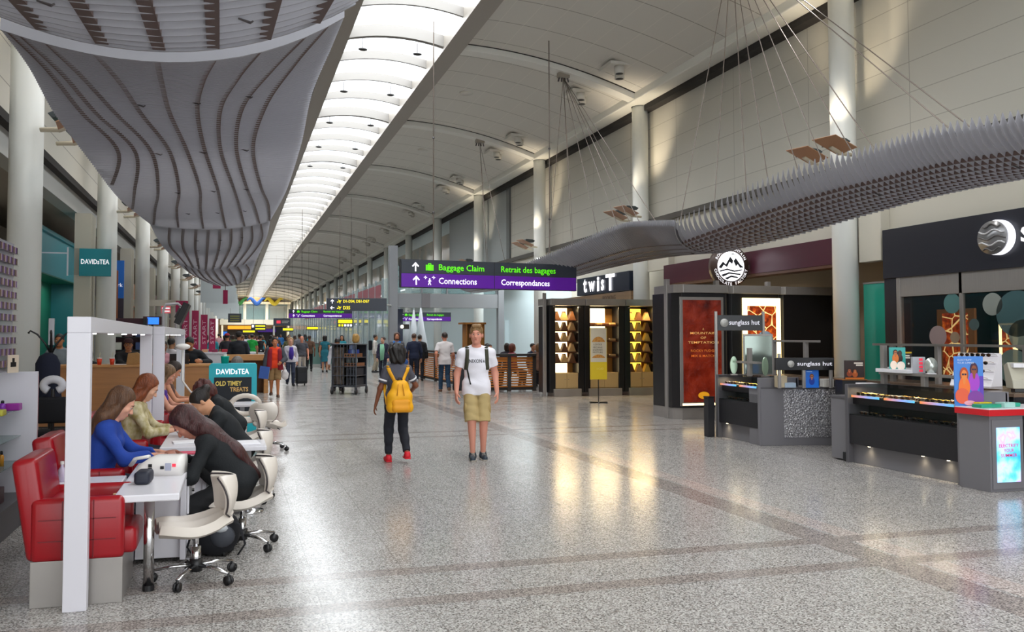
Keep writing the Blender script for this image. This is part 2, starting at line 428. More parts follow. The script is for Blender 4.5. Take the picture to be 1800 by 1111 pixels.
def canopy(rows, label, pitch, depth, ribs, cables, clips, group='slatted ceiling canopies', nx=14, ribw=0.035, lean=0.0, thick=0.006):  # ribs: positions of the dark ribbons that stand in for shadowed slots
    S = Sheet(rows); c0 = S.at(0.5, 0.5)
    t = thing('slatted_canopy', label, 'ceiling canopy', tuple(c0), 0, None)
    n = int(S.length() / pitch)
    b = MB()
    for i in range(n + 1):
        a = i / n; a2 = min(a + 0.004, 1.0) if a < 0.99 else a - 0.004
        rings = []
        for j in range(nx + 1):
            p = S.at(a, j / nx)
            rings.append([(p[0], p[1] - thick, p[2]), (p[0], p[1] + thick, p[2]), (p[0], p[1] + thick + lean, p[2] + depth), (p[0], p[1] - thick + lean, p[2] + depth)])
        b.loft(rings)
    b.build('slat_panel', SLAT, t, world=True, fix=False)
    for k, f in enumerate(ribs):
        pts = []
        for i in range(41):
            tt = float(catmull(np.array(f, float), i / 40)) if isinstance(f, (list, tuple)) else f
            if 0.0 < tt < 1.0: pts.append(S.at(i / 40, tt))
        if len(pts) < 3: continue
        rings = [[(p[0] - ribw, p[1], p[2] + 0.004), (p[0] + ribw, p[1], p[2] + 0.004), (p[0] + ribw, p[1], p[2] + 0.05), (p[0] - ribw, p[1], p[2] + 0.05)] for p in pts]
        MB().loft(rings).build('rib', SLOTD, t, world=True)  # dark ribbons stand in for the shadowed slots between slats
    for e in (0.0, 1.0):
        rings = [[(p[0], p[1] - 0.012, p[2] - 0.006), (p[0], p[1] + 0.012, p[2] - 0.006), (p[0], p[1] + 0.012, p[2] + 0.06), (p[0], p[1] - 0.012, p[2] + 0.06)] for p in [S.at(e, j / nx) for j in range(nx + 1)]]
        MB().loft(rings).build('end_band', SLAT, t, world=True)
    for (a, q) in clips:
        p = S.at(a, q)
        MB().tube([(p[0] - 0.07, p[1], p[2] + 0.01), (p[0] + 0.02, p[1], p[2] - 0.015), (p[0] + 0.04, p[1], p[2] + 0.0)], [0.007, 0.011, 0.006], 6).build('clip', CLIP, t, world=True)
    for (a, q, top) in cables:
        p = S.at(a, q); MB().cyl(tuple(p + np.array((0, 0, depth))), top, 0.0075, n=6).build('suspension_cable', CABLE, t, world=True)
    return t
LCLIP = [(a, q) for a in (0.28, 0.5, 0.68, 0.86) for q in (0.32, 0.52, 0.72)]
def fanL(y, z=8.9): return (-0.5, y, z)
canopy([((-1.68, 4.73, 3.66), (-0.35, 4.78, 3.67), (1.12, 4.76, 4.11)), ((-1.73, 5.77, 3.84), (-0.36, 5.81, 3.81), (1.08, 5.81, 4.29)), ((-1.83, 7.13, 4.11), (-0.38, 7.15, 3.95), (1.00, 7.16, 4.49))],
       'grey slatted canopy section with broad blades hanging nearest overhead at the top edge', 0.165, 0.13, [0.12, 0.27, 0.42, 0.57, 0.72, 0.87],
       [(0.9, 0.3, (-0.4, 5.1, 9.0)), (0.9, 0.7, (-0.4, 5.1, 9.0))], [(0.45, 0.66), (0.7, 0.66), (0.55, 0.2)], ribw=0.05, lean=-0.05)
ribs = [[0.02, 0.06, 0.10, 0.145, -0.02, -0.1, -0.3], [0.05, 0.10, 0.15, 0.218, 0.10, 0.0, -0.15], [0.11, 0.16, 0.22, 0.288, 0.22, 0.13, 0.02], [0.23, 0.27, 0.31, 0.368, 0.33, 0.26, 0.19],  # positions of the dark slot ribbons, shade between slats
        [0.395, 0.40, 0.415, 0.446, 0.445, 0.41, 0.376], [0.56, 0.53, 0.52, 0.527, 0.545, 0.55, 0.56], [0.70, 0.65, 0.61, 0.60, 0.64, 0.68, 0.73], [0.85, 0.77, 0.70, 0.675, 0.72, 0.79, 0.88], [0.93, 0.86, 0.80, 0.755, 0.81, 0.90, 0.99]]
canopy([((-1.91, 7.67, 4.17), (-0.36, 7.67, 4.03), (0.97, 7.69, 4.57)), ((-1.94, 8.82, 4.20), (-0.42, 8.81, 4.15), (0.98, 8.82, 4.66)), ((-2.01, 10.39, 4.15), (-0.50, 10.39, 4.26), (0.91, 10.40, 4.57)),
        ((-2.01, 12.36, 4.11), (-0.49, 12.35, 4.21), (0.94, 12.36, 4.41)), ((-2.01, 15.37, 4.06), (-0.43, 15.34, 4.20), (0.95, 15.37, 4.35)), ((-2.01, 18.06, 4.16), (-0.41, 18.03, 4.24), (0.94, 18.06, 4.42)), ((-2.04, 22.30, 4.41), (-0.39, 22.27, 4.36), (0.91, 22.31, 4.62))],
       'largest grey slatted canopy sagging above the manicure desks, dark slot lines pinched together halfway', 0.115, 0.12, ribs,
       [(0.0, 0.2, fanL(5.1)), (0.0, 0.45, fanL(5.1)), (0.0, 0.7, fanL(5.1)), (0.4, 0.3, fanL(13.1)), (0.4, 0.7, fanL(13.1)), (0.8, 0.3, fanL(21.2)), (0.8, 0.7, fanL(21.2))], LCLIP, ribw=0.026)
r3 = [[0.13 + 0.095 * k + d * (k - 4) for d in (0, 0.012, -0.008)] for k in range(9)]
canopy([((-2.05, 22.41, 4.41), (-0.39, 22.37, 4.36), (0.91, 22.41, 4.62)), ((-2.13, 26.99, 4.37), (-0.50, 26.96, 4.27), (0.98, 26.95, 4.67)), ((-2.09, 33.71, 4.44), (-0.83, 33.79, 4.18), (0.84, 33.73, 4.57))],
       'grey slatted canopy section joined behind the largest one, bowl shaped with spreading slot lines', 0.13, 0.11, r3, [(0.3, 0.3, fanL(29.2)), (0.3, 0.7, fanL(29.2))], LCLIP, ribw=0.04)
canopy([((-2.10, 33.82, 4.42), (-0.83, 33.89, 4.17), (0.84, 33.83, 4.56)), ((-2.05, 40.43, 4.57), (-0.66, 40.48, 4.22), (0.88, 40.45, 4.73)), ((-1.84, 49.69, 4.84), (-0.34, 49.70, 4.47), (0.93, 49.74, 5.05))],
       'smallest looking grey slatted canopy at the far end of the row over the food counters', 0.2, 0.11, r3, [(0.5, 0.3, fanL(45.2)), (0.5, 0.7, fanL(45.2))], LCLIP[:6], ribw=0.05)
NA, NB, NC = (8.68, 21.16, 8.70), (8.68, 13.13, 8.70), (8.68, 29.2, 8.70)
ra = [((7.40, 4.6, 3.62), (8.50, 4.8, 3.42), (9.60, 5.0, 3.46)), ((7.40, 5.48, 3.66), (8.50, 5.77, 3.46), (9.60, 6.07, 3.49)), ((7.40, 6.35, 3.69), (8.50, 6.74, 3.48), (9.60, 7.13, 3.52)), ((7.40, 7.44, 3.79), (8.50, 7.89, 3.56), (9.60, 8.34, 3.57)),
      ((7.40, 8.47, 3.79), (8.50, 9.02, 3.56), (9.60, 9.58, 3.57)), ((7.40, 9.74, 3.82), (8.50, 10.38, 3.53), (9.60, 11.01, 3.49)), ((7.40, 11.22, 3.70), (8.50, 12.03, 3.41), (9.60, 12.83, 3.36)), ((7.40, 13.01, 3.52), (8.50, 13.95, 3.28), (9.60, 14.88, 3.29))]
rr = [0.36, 0.44, 0.52, 0.60, 0.68, 0.76, 0.84, 0.92]
ra = [(a, (b[0] - 0.35, b[1] - 0.12, b[2] - 0.06), c) for a, b, c in ra]
canopy(ra, 'grey slatted canopy rising over the sunglass counters with a sawtooth edge', 0.105, 0.12, rr,
       [(0.98, 0.1, NB), (0.9, 0.1, NB), (0.85, 0.4, NB), (0.78, 0.1, NB), (0.72, 0.3, NB), (0.66, 0.05, NB), (0.60, 0.4, NB), (0.55, 0.15, NB), (0.40, 0.1, NB), (0.36, 0.5, NB), (0.26, 0.1, (8.68, 5.1, 8.7)), (0.2, 0.1, (8.68, 5.1, 8.7))],
       [(a, q) for a in (0.35, 0.6, 0.9) for q in (0.55, 0.8)], lean=-0.03, ribw=0.02)
rb = [((7.40, 13.05, 3.52), (8.50, 13.99, 3.28), (9.60, 14.92, 3.29)), ((7.40, 14.18, 3.66), (8.50, 15.36, 3.40), (9.60, 16.54, 3.38)), ((7.40, 15.39, 3.73), (8.50, 16.75, 3.45), (9.60, 18.12, 3.41)), ((7.40, 17.76, 3.59), (8.50, 19.04, 3.37), (9.60, 20.32, 3.39)),
      ((7.40, 20.87, 3.42), (8.50, 22.18, 3.24), (9.60, 23.49, 3.30)), ((7.40, 24.51, 3.33), (8.50, 26.09, 3.19), (9.60, 27.67, 3.29)), ((7.40, 27.91, 3.33), (8.50, 29.86, 3.23), (9.60, 31.80, 3.36))]
canopy(rb, 'grey slatted canopy dipping low above the snack shelves behind the baggage sign', 0.11, 0.11, rr[1::2] + [0.95],
       [(a, q, NA) for a, q in ((0.12, 0.2), (0.2, 0.1), (0.28, 0.3), (0.33, 0.1), (0.42, 0.2), (0.5, 0.1), (0.55, 0.4), (0.6, 0.15))] + [(0.85, 0.2, NC), (0.9, 0.6, NC), (0.8, 0.5, NC)],
       [(0.05, 0.5), (0.1, 0.8)])
# cable anchors on the ceiling ribs
for i, p in enumerate((NA, NB, NC)):
    t = thing('cable_anchor', ('steel cable anchor cluster on the ceiling rib above the snack shelves', 'steel cable anchor cluster on the ceiling rib over the sunglass counters', 'small steel cable anchor on the distant ceiling rib past the baggage sign')[i], 'cable anchor', p)
    fbox('plate', (-0.16, -0.08, -0.02), (0.16, 0.08, 0.14), M('anchor_plate', '9d958a', 0.4, metal=0.4), t)
    for j in range(4): MB().cyl((-0.12 + j * 0.08, 0, -0.02), (-0.15 + j * 0.1, 0, -0.13), 0.022, n=8).build('socket', CLIP, t)
# ============================================================ lamps on columns and ceiling
REFL = M('reflector_tan', 'b98a68', 0.45); LHOUS = M('lamp_housing', '4b5356', 0.3, metal=0.5); BRK = M('bracket_cream', 'd8ceb8', 0.4)
def uplight(x, y, z, sgn, label, group=None, lit=0.0):
    t = thing('column_uplight', label, 'wall lamp', (x, y, z), 0, group)
    b = MB().prism([(-0.24, -0.34), (0.24, -0.34), (0.30, 0.2), (-0.30, 0.2)], 'z', 0, 0.012)
    rot = Matrix.Rotation(R(24 * sgn), 4, 'Y')
    b.v = [tuple(rot @ Vector(p)) for p in b.v]; b.build('reflector', REFL, t, 0.003)
    b = MB().prism([(0.0, 0.0), (0.34, 0.02), (0.40, 0.08), (0.30, 0.13), (0.05, 0.14)], 'y', 0.02, 0.30)
    b.v = [(p[0] * sgn, p[1], p[2] + 0.03) for p in b.v]; b.build('lamp_housing', LHOUS, t, 0.01)
    b = MB().sh().tube([(0, 0.05, -0.02), (0.25 * sgn, 0.1, -0.10), (0.5 * sgn, 0.1, -0.12)], [0.05, 0.07, 0.06], 8, flat=(1, 0.5)); b.build('bracket', BRK, t)
    return t
for k, y in enumerate(CY[1:9]):
    places = ['nearest', 'second', 'third', 'fourth', 'fifth', 'sixth', 'seventh', 'eighth']
    for j, dy in enumerate((-0.75, 0.1)):
        lr = ['%s of the two on the %s column from the counters, %s storefronts' % (('front', 'rear')[j], places[k], s) for s in ('teal and maroon', 'snack and chocolate')]
        uplight(10.15 + 0.1 * j, y + dy, 4.95, 1, 'tan column uplight, ' + ('front' if j == 0 else 'rear') + ' one on the ' + places[k] + ' right-hand column')
        uplight(-2.15 + 0.05 * j, y + dy + 0.3, 4.62, -1, 'tan column uplight, ' + ('front' if j == 0 else 'rear') + ' one on the ' + places[k] + ' left-hand column')
        if k < 5:
            spot('uplight_beam', (10.3, y + dy + 0.15, 5.15), (11.0, y + 0.1, 7.2), 120 if k else 190, (1, 0.84, 0.62), 70)
            spot('uplight_beam', (-2.25, y + dy + 0.4, 4.9), (-2.9, y + 0.1, 7.2), 90, (1, 0.9, 0.75), 70)
DLW = M('downlight_white', 'cfccc4', 0.4); DLB = M('downlight_black', '1c1a19', 0.4)
for k, y in enumerate(CY[:11]):
    for j, (dy, x) in enumerate(((-1.25, 9.75), (1.25, 9.75), (-1.25, -1.65), (1.25, -1.65))):
        z = ceil_z((x - 5.75) / 5.0) if x > 0 else ceil_z((2.35 - x) / 5.0)
        if x < 0 and k < 2: continue  # left-hand units are added, mirroring the right, to brighten the left side
        t = thing('ceiling_downlight', 'white twin downlight box under the ' + ('right' if x > 0 else 'left') + '-hand ceiling near the eave (left-hand ones added)', 'ceiling light', (x, y + dy, z), 0, 'twin ceiling downlights along the ' + ('right' if x > 0 else 'left') + '-hand eave (left-hand ones added)')
        MB().box((-0.42, -0.36, -0.05), (0.42, 0.36, 0.03)).build('plate', DLW, t)
        for q in (-1, 1):
            b = MB().sh(); b.cyl((0.1 * q, 0.2 * q, -0.05), (0.1 * q, 0.2 * q, -0.25), 0.13, n=16); b.m(1).cyl((0.1 * q, 0.2 * q, -0.251), (0.1 * q, 0.2 * q, -0.256), 0.10, n=16)
            b.build('lamp', [DLW, DLB], t)
        spot('downlight_beam', (x, y + dy, z - 0.3), (x - 2.5 if x > 0 else 0, y + dy, 0), 250, (1, 0.97, 0.93), 110, 1.0, 0.1)
for (x, y) in ((7.0, 25.0), (8.0, 16.5), (7.4, 33.0)):
    z = ceil_z((x - 5.75) / 5.0); t = thing('ceiling_speaker', 'round white ceiling speaker grille, ' + {25.0: 'one bay behind the cable anchors', 16.5: 'in the bay nearest the sunglass store', 33.0: 'farthest of the three along the roof'}[y], 'speaker', (x, y, z))
    MB().sh().lathe([(0.2, -0.03), (0.19, -0.045), (0.001, -0.045)], (0, 0, 0.02), 20).build('grille', DLW, t); MB().lathe([(0.22, -0.01), (0.22, -0.03), (0.19, -0.03)], (0, 0, 0.02), 20, False).build('rim', CREAM, t)
for k in range(1, 9):
    y = CY[1] + 1.0 + 4.015 * k
    for x in (3.3, 4.8):
        t = thing('skylight_lamp', 'small dark lamp hanging below the glazed roof strip', 'lamp', (x, y, 9.33), 0, 'small lamps under the roof glazing')
        MB().sh().ball((0, 0, 0), (0.13, 0.07, 0.04), 10, 6).build('head', DLB, t); MB().cyl((0, 0, 0.02), (0, 0, 0.3), 0.012, n=6).build('stem', CLIP, t)
# ============================================================ hanging way-finding signs
SBLK = M('sign_charcoal', '3a3f49', 0.35, emit=0.04); SPUR = M('sign_purple', '5a1c94', 0.35, emit=0.22); SGRN = M('sign_green', '55d40c', 0.4, emit=0.8)
SWHT = M('sign_white', 'f2f0fa', 0.4, emit=0.9); SYEL = M('sign_yellow', 'efdc1a', 0.4, emit=0.8); SEDGE = M('sign_edge', '26282e', 0.4)
def arrow(b, cx, cz, s, ang, y):
    pts = [(-0.07, -0.5), (0.07, -0.5), (0.07, 0.22), (0.30, -0.02), (0.40, 0.08), (0, 0.5), (-0.40, 0.08), (-0.30, -0.02), (-0.07, 0.22)]
    ca, sa = math.cos(ang), math.sin(ang); q = [(cx + s * (p[0] * ca - p[1] * sa), cz + s * (p[0] * sa + p[1] * ca)) for p in pts]
    b.prism(q, 'y', y - 0.004, y)
def suitcase(b, cx, cz, s, y):
    b.box((cx - 0.5 * s, y - 0.004, cz - 0.42 * s), (cx - 0.34 * s, y, cz + 0.28 * s)); b.box((cx - 0.29 * s, y - 0.004, cz - 0.42 * s), (cx + 0.29 * s, y, cz + 0.28 * s)); b.box((cx + 0.34 * s, y - 0.004, cz - 0.42 * s), (cx + 0.5 * s, y, cz + 0.28 * s))
    b.box((cx - 0.2 * s, y - 0.004, cz + 0.38 * s), (cx + 0.2 * s, y, cz + 0.46 * s)); b.box((cx - 0.2 * s, y - 0.004, cz + 0.28 * s), (cx - 0.12 * s, y, cz + 0.4 * s)); b.box((cx + 0.12 * s, y - 0.004, cz + 0.28 * s), (cx + 0.2 * s, y, cz + 0.4 * s))
def plane_icon(b, cx, cz, s, y, ang=0):
    pts = [(-0.5, 0.03), (-0.42, 0.2), (-0.34, 0.2), (-0.3, 0.06), (0.0, 0.06), (-0.14, 0.42), (-0.02, 0.42), (0.2, 0.06), (0.42, 0.06), (0.5, 0.0), (0.42, -0.06), (0.2, -0.06), (-0.02, -0.42), (-0.14, -0.42), (0.0, -0.06), (-0.5, -0.06)]
    ca, sa = math.cos(ang), math.sin(ang); b.prism([(cx + s * (p[0] * ca - p[1] * sa), cz + s * (p[0] * sa + p[1] * ca)) for p in pts], 'y', y - 0.004, y)
def walker(b, cx, cz, s, y):
    b.cyl((cx, y - 0.004, cz + 0.36 * s), (cx, y, cz + 0.36 * s), 0.1 * s, n=12)
    for p in ([(-0.07, 0.24), (0.08, 0.24), (0.08, -0.08), (0.22, -0.5), (0.11, -0.5), (0.0, -0.14), (-0.16, -0.5), (-0.27, -0.5), (-0.07, -0.02)], [(-0.07, 0.24), (-0.25, 0.02), (-0.21, -0.06), (-0.03, 0.12)], [(0.08, 0.24), (0.26, 0.06), (0.22, 0.0), (0.06, 0.12)]):
        b.prism([(cx + s * q[0], cz + s * q[1]) for q in p], 'y', y - 0.004, y)
def way_sign(loc, rotz, w, h, label, rods, full=True, ceil=9.2):
    t = thing('wayfinding_sign', label, 'sign', loc, rotz)
    fbox('upper_board', (0, 0, h / 2), (w, 0.12, h), SBLK, t, 0.006); fbox('lower_board', (0, 0, 0), (w, 0.12, h / 2), SPUR, t, 0.006)
    fbox('edge_frame', (-0.02, 0.02, -0.015), (w + 0.02, 0.13, h + 0.015), SEDGE, t, 0.004)
    fbox('seam', (w * 0.51, -0.003, 0), (w * 0.513, 0.01, h), SEDGE, t, 0)
    y = -0.004; q = h / 4
    b = MB(); arrow(b, w * 0.074, 3 * q, h * 0.34, 0, y); b.build('arrow', SWHT, t)
    b = MB(); arrow(b, w * 0.078, q, h * 0.34, 0, y); b.build('arrow', SWHT, t)
    b = MB(); suitcase(b, w * 0.150, 3 * q, h * 0.30, y); b.build('suitcase_symbol', SGRN, t)
    b = MB(); walker(b, w * 0.150, q * 0.85, h * 0.26, y); plane_icon(b, w * 0.128, q * 1.45, h * 0.14, y, 0); plane_icon(b, w * 0.172, q * 1.45, h * 0.14, y, 0); b.build('connection_symbol', SWHT, t)
    for s, x0, x1, zz, mt, hh in (('Baggage Claim', 0.2, 0.452, 3, SGRN, 0.30), ('Retrait des bagages', 0.55, 0.872, 3, SGRN, 0.30), ('Connections', 0.2, 0.410, 1, SWHT, 0.23), ('Correspondances', 0.55, 0.836, 1, SWHT, 0.29)):
        text(s, 'lettering', (w * x0, y, zz * q - (0.018 if 'g' in s or 'p' in s else 0)), EX, EZ, width=w * (x1 - x0), height=h * hh, mat=mt, parent=t, align='LEFT', bold=0.008)
    for x in rods:
        MB().cyl((x * w, 0.06, h), (x * w, 0.06, ceil - loc[2]), 0.014, n=8).build('hanging_rod', CABLE, t)
        for zz in (1.8, 3.6): MB().ball((x * w, 0.06, zz), 0.03, 8, 6).build('rod_joint', CLIP, t)
    return t
way_sign((3.80, 19.24, 2.76), math.atan2(0.52, 4.63), 4.66, 0.64, 'large black and purple baggage claim sign hanging nearest, in front of the snack shelves', (0.175, 0.845))
way_sign((3.2, 50.8, 2.70), math.atan2(-0.9, 3.65), 3.76, 0.50, 'distant black and purple baggage sign partly behind the gate number sign', (0.2, 0.8))
way_sign((8.0, 41.3, 2.36), math.atan2(-0.6, 2.5), 2.62, 0.42, 'small purple baggage sign seen under the grey beam by the pillar', (0.44,), ceil=5)
t = thing('gate_sign', 'charcoal gate number sign fixed to the grey pillar, yellow lettering', 'sign', (3.55, 33.15, 2.60), math.atan2(-0.45, 2.2))
w = 2.36; fbox('board', (0, 0, 0), (w, 0.14, 0.50), SBLK, t, 0.006)
b = MB(); arrow(b, 0.22, 0.37, 0.17, 0, -0.003); b.build('arrow', SWHT, t); b = MB(); arrow(b, 0.22, 0.12, 0.17, R(90), -0.003); b.build('arrow', SWHT, t)
for z in (0.37, 0.12): b = MB(); plane_icon(b, 0.5, z, 0.19, -0.003, R(25)); b.build('plane_symbol', SYEL, t)
MB().cyl((2.3, 0.08, 0.25), (2.52, 0.99, 0.25), 0.04, n=8).build('fixing_arm', GREYP, t)
text('D1-D34, D51-D57', 'lettering', (0.65, -0.003, 0.37), EX, EZ, width=1.02, height=0.13, mat=SYEL, parent=t, align='LEFT', bold=0.02)
text('D35', 'lettering', (0.65, -0.003, 0.12), EX, EZ, width=0.27, height=0.13, mat=SYEL, parent=t, align='LEFT', bold=0.02)
def small_sign(name, loc, w, h, label, bands, rot=0.0, rod=True, cat='sign'):
    t = thing(name, label, cat, loc, rot); fbox('board', (0, 0, 0), (w, 0.1, h), SBLK, t, 0.005)
    for (x0, z0, x1, z1, mt, nm) in bands: fbox(nm, (x0 * w, -0.006, z0 * h), (x1 * w, 0.0, z1 * h), mt, t, 0)
    if rod:
        for q in (0.15, 0.85): MB().cyl((q * w, 0.05, h), (q * w, 0.05, (9.32 if loc[0] < 5.3 else ceil_z((loc[0] - 5.75) / 5)) - loc[2] + 0.02), 0.009, n=6).build('hanging_rod', CABLE, t)
    return t
RED = M('sign_red', 'd83448', 0.4, emit=0.5)
small_sign('security_sign', (5.4, 45.1, 2.08), 0.86, 0.44, 'black warning sign with yellow band and row of round symbols', [(0.06, 0.5, 0.94, 0.92, SYEL, 'yellow_band')] + [(0.08 + 0.18 * i, 0.1, 0.2 + 0.18 * i, 0.38, (SYEL, SYEL, SWHT, SWHT, SWHT)[i], 'symbol') for i in range(5)])
small_sign('security_sign', (7.3, 55.0, 2.3), 1.4, 0.42, 'black sign with yellow band just behind the warning sign', [(0.05, 0.45, 0.95, 0.9, SYEL, 'yellow_band')] + [(0.1 + 0.25 * i, 0.08, 0.2 + 0.25 * i, 0.32, SWHT, 'symbol') for i in range(3)])
small_sign('gate_board', (3.7, 81.5, 2.6), 1.6, 0.72, 'charcoal board with a red oval symbol far down the hall', [(0.18, 0.3, 0.42, 0.7, RED, 'oval'), (0.5, 0.55, 0.92, 0.65, GREYP, 'lettering_line'), (0.5, 0.35, 0.85, 0.45, GREYP, 'lettering_line')])
MB().cyl((0.05, 0.05, -2.6), (0.05, 0.05, 0), 0.09, n=8).build('support_post', WHITE_TRIM, bpy.data.objects['gate_board'])
small_sign('gate_board', (1.9, 95, 2.2), 1.6, 0.75, 'dark gate board with yellow rows left of the red oval board', [(0.3, 0.6, 0.95, 0.8, SYEL, 'yellow_row'), (0.3, 0.2, 0.95, 0.4, SYEL, 'yellow_row'), (0.06, 0.5, 0.2, 0.85, SWHT, 'arrow')])
for i, (x, y, z, w) in enumerate(((3.9, 70, 1.98, 0.9), (6.0, 72, 2.1, 1.2), (0.9, 88, 1.9, 1.3))):
    small_sign('hall_sign', (x, y, z), w, 0.32, ('low yellow striped sign under the red oval board', 'yellow striped sign between the oval board and the glass wall', 'yellow striped sign farthest along the hall')[i], [(0.05, 0.3, 0.95, 0.85, SYEL, 'yellow_band')])
small_sign('flight_board', (-0.35, 60, 2.55), 0.9, 0.62, 'dark flight board hanging past the maroon banners', [(0.15, 0.15 + 0.25 * i, 0.85, 0.27 + 0.25 * i, M('board_olive', '8a8a40', 0.5), 'row') for i in range(3)])
# ============================================================ right-hand shops
BLK = M('black_laminate', '1d1d20', 0.28); BLK2 = M('black_satin', '232226', 0.45); STEEL = M('brushed_steel', 'a19c98', 0.36, metal=0.45, noise=0.06, nscale=3, stretch=(1, 40, 1))
CHROME = M('chrome', 'd6d6d8', 0.12, metal=1.0); GREYL = M('grey_laminate', '77757a', 0.42); GREYD = M('grey_dark', '5a585c', 0.45)
GLASS = M('clear_glass', '24302f', 0.03, alpha=0.10, spec=0.6); WHT = M('white_gloss', 'ebe9ee', 0.22); WLET = M('white_letter', 'f4f2f6', 0.4, emit=0.5)
WARM = M('warm_lightbox', 'ffe7b0', 0.5, emit=2.6, ecol='ffdf9a'); TEALG = M('teal_glass', '2f9d86', 0.12, coat=0.5); MAROON = M('maroon_fascia', '4a1d2c', 0.35)
NAVY = M('navy_fascia', '1d2434', 0.3); CHARC = M('charcoal_fascia', '23242d', 0.4)
struct(MB().box((11.3, YN, 3.42), (11.42, 27.5, 4.6)).build('wall_right_upper_front', CREAM))
struct(MB().box((12.0, 12.15, 0), (12.1, 20.0, 3.42)).build('wall_right_front', M('shop_inside', '8d8172', 0.6)))
struct(MB().box((12.6, 20.0, 0), (12.7, 30, 4.6)).build('wall_right_recess', CREAM))
struct(MB().box((11.42, 20.0, 0), (12.6, 20.1, 4.6)).build('wall_right_return', CREAM))
struct(MB().box((11.1, 12.35, 2.95), (11.3, 12.9, 4.6)).build('trim_98', CREAM, bevel=0.01))
struct(MB().box((11.12, 19.9, 2.95), (11.3, 20.0, 4.6)).build('trim_99', CREAM, bevel=0.01))
t = thing('teal_glass_panel', 'teal glass wall panel between the column and the dark sunglass store', 'glass panel', (11.2, 12.55, 0)); fbox('glass_sheet', (-0.03, -0.39, 0), (0.02, 0.33, 2.55), TEALG, t); fbox('top_channel', (-0.04, -0.39, 2.55), (0.04, 0.33, 2.58), STEEL, t, 0)
t = thing('teal_glass_panel', 'teal glass wall panel between the snack shelves and the maroon fascia', 'glass panel', (11.15, 19.7, 0)); fbox('glass_sheet', (-0.03, -0.3, 0), (0.02, 0.3, 2.75), TEALG, t); fbox('top_channel', (-0.04, -0.3, 2.75), (0.04, 0.3, 2.78), STEEL, t, 0)
# ---- sunglass store front (dark fascia with round emblem)
t = thing('glazed_storefront', 'dark glazed store front with round lit emblem on its charcoal fascia', 'shop front', (11.0, 7.5, 0))
fbox('fascia', (-0.05, -6.5, 2.6), (0.28, 4.65, 3.45), CHARC, t); fbox('pilaster', (-0.03, 4.38, 0), (0.28, 4.65, 2.6), CHARC, t)
fbox('header_rail', (-0.02, -6.5, 2.27), (0.06, 4.38, 2.6), STEEL, t); fbox('jamb', (-0.03, 4.30, 0), (0.05, 4.38, 2.6), STEEL, t)
g = MB(); g.box((0.0, 3.1, 0.05), (0.015, 4.3, 2.27)).build('glass_pane', M('shop_glass', '22353a', 0.02, alpha=0.30, spec=0.9), t)
MB().box((0.0, -6.5, 0.05), (0.015, 3.06, 2.27)).build('glass_pane', MATS['shop_glass'], t)
fbox('mullion', (-0.02, 3.05, 0), (0.04, 3.11, 2.6), STEEL, t); fbox('kick_rail', (-0.02, -6.5, 0), (0.05, 4.3, 0.12), STEEL, t)
em = MB().sh(); em.cyl((-0.05, 2.33, 3.06), (-0.13, 2.33, 3.06), 0.26, n=40); em = em.build('emblem', [M('emblem_rim', 'e9ebf5', 0.4, emit=1.1)], t)
b = MB().sh().cyl((-0.13, 2.37, 3.06), (-0.16, 2.37, 3.06), 0.25, n=40); b.build('emblem_face', M('emblem_grey', '8e8e90', 0.3, metal=0.5), em)
for i in range(5):
    z = 2.88 + i * 0.09; hw = math.sqrt(max(0.01, 0.235 ** 2 - (z - 3.06) ** 2))
    MB().sh().tube([(-0.163, 2.37 + hw - q * 2 * hw / 8, z + 0.028 * math.sin(q * 1.1 + i * 0.9)) for q in range(9)], 0.013, 6).build('wave_line', (M('emblem_dark', '5f5d5d', 0.4), M('emblem_light', 'd8d8dc', 0.3))[i % 2], em)
text('sunglass hut', 'lettering', (-0.06, 1.96, 3.06), (0, -1, 0), EZ, height=0.42, mat=WLET, parent=t, align='LEFT', bold=0.015, depth=0.03)
for (y, z, r, c) in ((3.26, 2.12, 0.16, '5d8f90'), (3.55, 1.60, 0.17, 'b9a6a8'), (3.22, 1.58, 0.09, 'b5a28a'), (2.53, 2.08, 0.17, 'a4aca6'), (2.13, 1.93, 0.34, '4d7378'), (2.05, 1.62, 0.22, '8d9a8d'), (2.86, 1.78, 0.09, '557073'), (2.2, 1.15, 0.26, '6f8a86')):
    MB().cyl((-0.004, y, z), (-0.001, y, z), r, n=28).build('round_decal', M('decal_' + c, c, 0.5, alpha=0.8), t)
# dim interior behind the glass
t = thing('store_display', 'dim shelving wall seen through the dark store glass', 'display shelving', (12.9, 7.5, 0))
fbox('back_panel', (0.2, -6, 0), (0.35, 4.5, 2.9), M('store_dark', '17191d', 0.6), t)
for i in range(4): fbox('shelf', (-0.1, -5.5, 0.5 + 0.5 * i), (0.2, 4.2, 0.54 + 0.5 * i), M('store_shelf', '4a3d33', 0.5), t)
struct(MB().box((11.3, 12.1, 0), (13.4, 12.15, 3.4)).build('wall_right_store_side', M('store_dark2', '202226', 0.6)))
area_light('store_lamps', (12.3, 9.5, 2.9), 1.0, 3.0, 12, (1, 0.8, 0.55))
